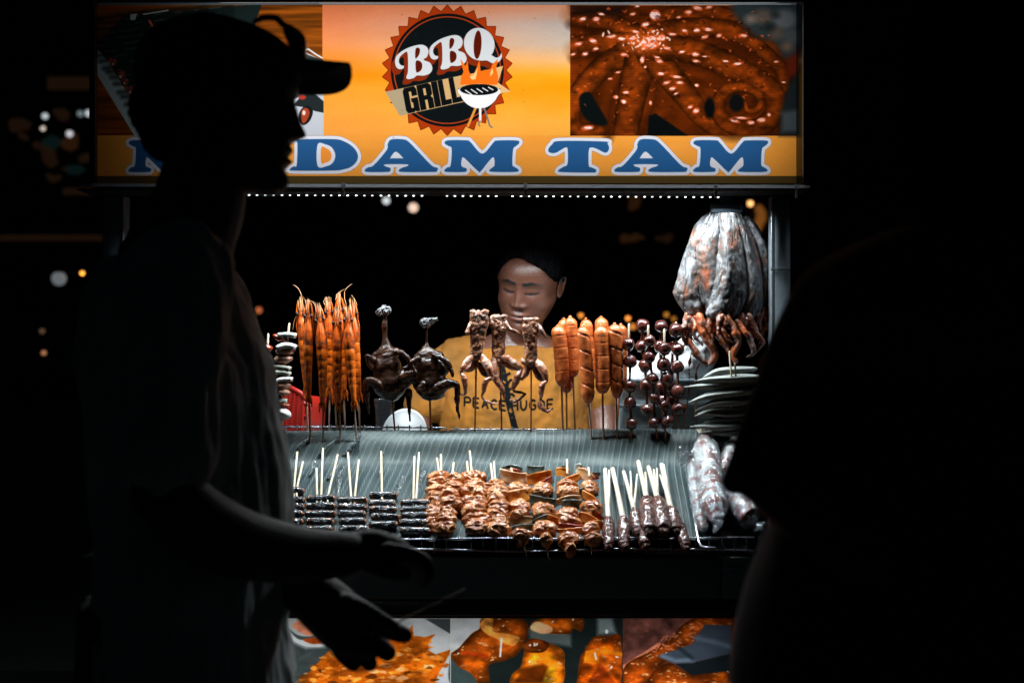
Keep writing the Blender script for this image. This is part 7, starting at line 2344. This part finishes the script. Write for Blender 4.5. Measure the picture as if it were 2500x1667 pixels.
# ---------- the person at the right, from behind
PY_ = -1.66
ps = (3 + PY_) / 3000
proot = thing('person', (P(2330, 0, PY_).x, PY_, 0), 'person in dark clothes seen from behind at the right, elbow bent out', 'person')


def prings(rows, k=1.0):
    return [(P((x0 + x1) / 2, py, PY_).x, PY_, P(0, py, PY_).z, (x1 - x0) / 2 * ps * k, d_ * k) for py, x0, x1, d_ in rows]


prow = [(560, 2180, 2480, 0.07), (600, 2075, 2580, 0.085), (645, 1995, 2660, 0.1), (700, 1955, 2700, 0.112), (780, 1935, 2715, 0.12), (900, 1925, 2720, 0.125), (1100, 1915, 2720, 0.125), (1250, 1885, 2720, 0.13), (1350, 1850, 2600, 0.135), (1430, 1822, 2625, 0.14), (1520, 1800, 2650, 0.145), (1600, 1788, 2660, 0.148), (1700, 1780, 2670, 0.15)]
arm_l = [(P(2060, 745, PY_), 0.048), (P(1985, 870, PY_ - 0.01), 0.043), (P(1930, 1000, PY_ - 0.02), 0.036), (P(1852, 1120, PY_ - 0.03), 0.023), (P(1795, 1178, PY_ - 0.03), 0.008), (P(1852, 1196, PY_ - 0.05), 0.017), (P(1960, 1262, PY_ - 0.1), 0.026), (P(2060, 1320, PY_ - 0.13), 0.024)]
arm_r = [(P(2610, 745, PY_), 0.05), (P(2680, 900, PY_), 0.048), (P(2710, 1150, PY_ - 0.02), 0.042), (P(2560, 1320, PY_ + 0.1), 0.034), (P(2420, 1330, PY_ + 0.18), 0.027)]
phead = head_mesh([(t, a, b_, w) for t, a, b_, w in flev], 0.225, lambda t, y: fem(t, y))
hx = P(2400, 0, PY_).x
PM = Matrix.Translation((hx, PY_ - 0.0, 1.505)) @ Matrix.Rotation(math.radians(72), 4, 'Z')
phead = xf(phead, PM)
pneck = limb([(Vector((hx, PY_, 1.56)), 0.052), (Vector((hx, PY_, 1.47)), 0.058), (Vector((hx, PY_, 1.42)), 0.075)])
ph_ = []
for x0, y0, Y0, sx in ((2060, 1330, PY_ - 0.13, 1), (2420, 1330, PY_ + 0.18, -1)):
    ph_ += hand([[(P(x0 + sx * 50, y0 + 8 + k * 16, Y0), 0.01), (P(x0 + sx * 100, y0 + 14 + k * 18, Y0 - 0.01), 0.009), (P(x0 + sx * (140 - abs(k - 1) * 10), y0 + 26 + k * 18, Y0), 0.008)] for k in range(4)] + [[(P(x0 + sx * 20, y0 - 20, Y0 - 0.01), 0.011), (P(x0 + sx * 60, y0 - 40, Y0 - 0.02), 0.0095), (P(x0 + sx * 95, y0 - 40, Y0 - 0.02), 0.008)]],
                [(P(x0, y0, Y0), 0.026), (P(x0 + sx * 40, y0 + 18, Y0), 0.03), (P(x0 + sx * 66, y0 + 30, Y0), 0.027)])
plegs = [limb([(Vector((hx + s * 0.09, PY_, 0.85)), 0.09), (Vector((hx + s * 0.09, PY_, 0.48)), 0.06), (Vector((hx + s * 0.09, PY_, 0.1)), 0.045), (Vector((hx + s * 0.09, PY_ + 0.06, 0.045)), 0.045), (Vector((hx + s * 0.1, PY_ + 0.15, 0.035)), 0.034)]) for s in (-1, 1)]
pb = fuse([loft(prings(prow, 0.88), 40, 2.3), pneck, limb(arm_l, 18, 36), limb(arm_r, 18, 30)] + ph_ + plegs, 0.005, 3)
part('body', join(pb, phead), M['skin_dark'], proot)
psh = [loft(prings(prow), 60, 2.4), limb([(p, r + 0.008) for p, r in arm_l[:5]], 20, 24), limb([(p, r + 0.012) for p, r in arm_r[:3]], 20, 20)]
part('long_shirt', disp(fuse(psh, 0.007, 4), 0.006, 0.12, 6, 2, (1, 1, 0.4)), M['dark_cloth'], proot)
part('trousers', fuse([limb([(Vector((hx + s * 0.09, PY_, 0.9)), 0.11), (Vector((hx + s * 0.09, PY_, 0.48)), 0.085), (Vector((hx + s * 0.09, PY_, 0.12)), 0.07)]) for s in (-1, 1)], 0.01, 4), M['black_cloth'], proot)
part('hair', disp(fuse([xf(ell((0.012, 0, 0.10), (0.105, 0.096, 0.13), 24, 16), PM), xf(ell((-0.02, 0, 0.155), (0.1, 0.09, 0.09), 24, 16), PM), xf(ell((-0.045, 0, 0.06), (0.075, 0.09, 0.12), 24, 16), PM)], 0.006, 3), 0.003, 0.012, 4), M['hair'], proot)
bpy.context.view_layer.update()
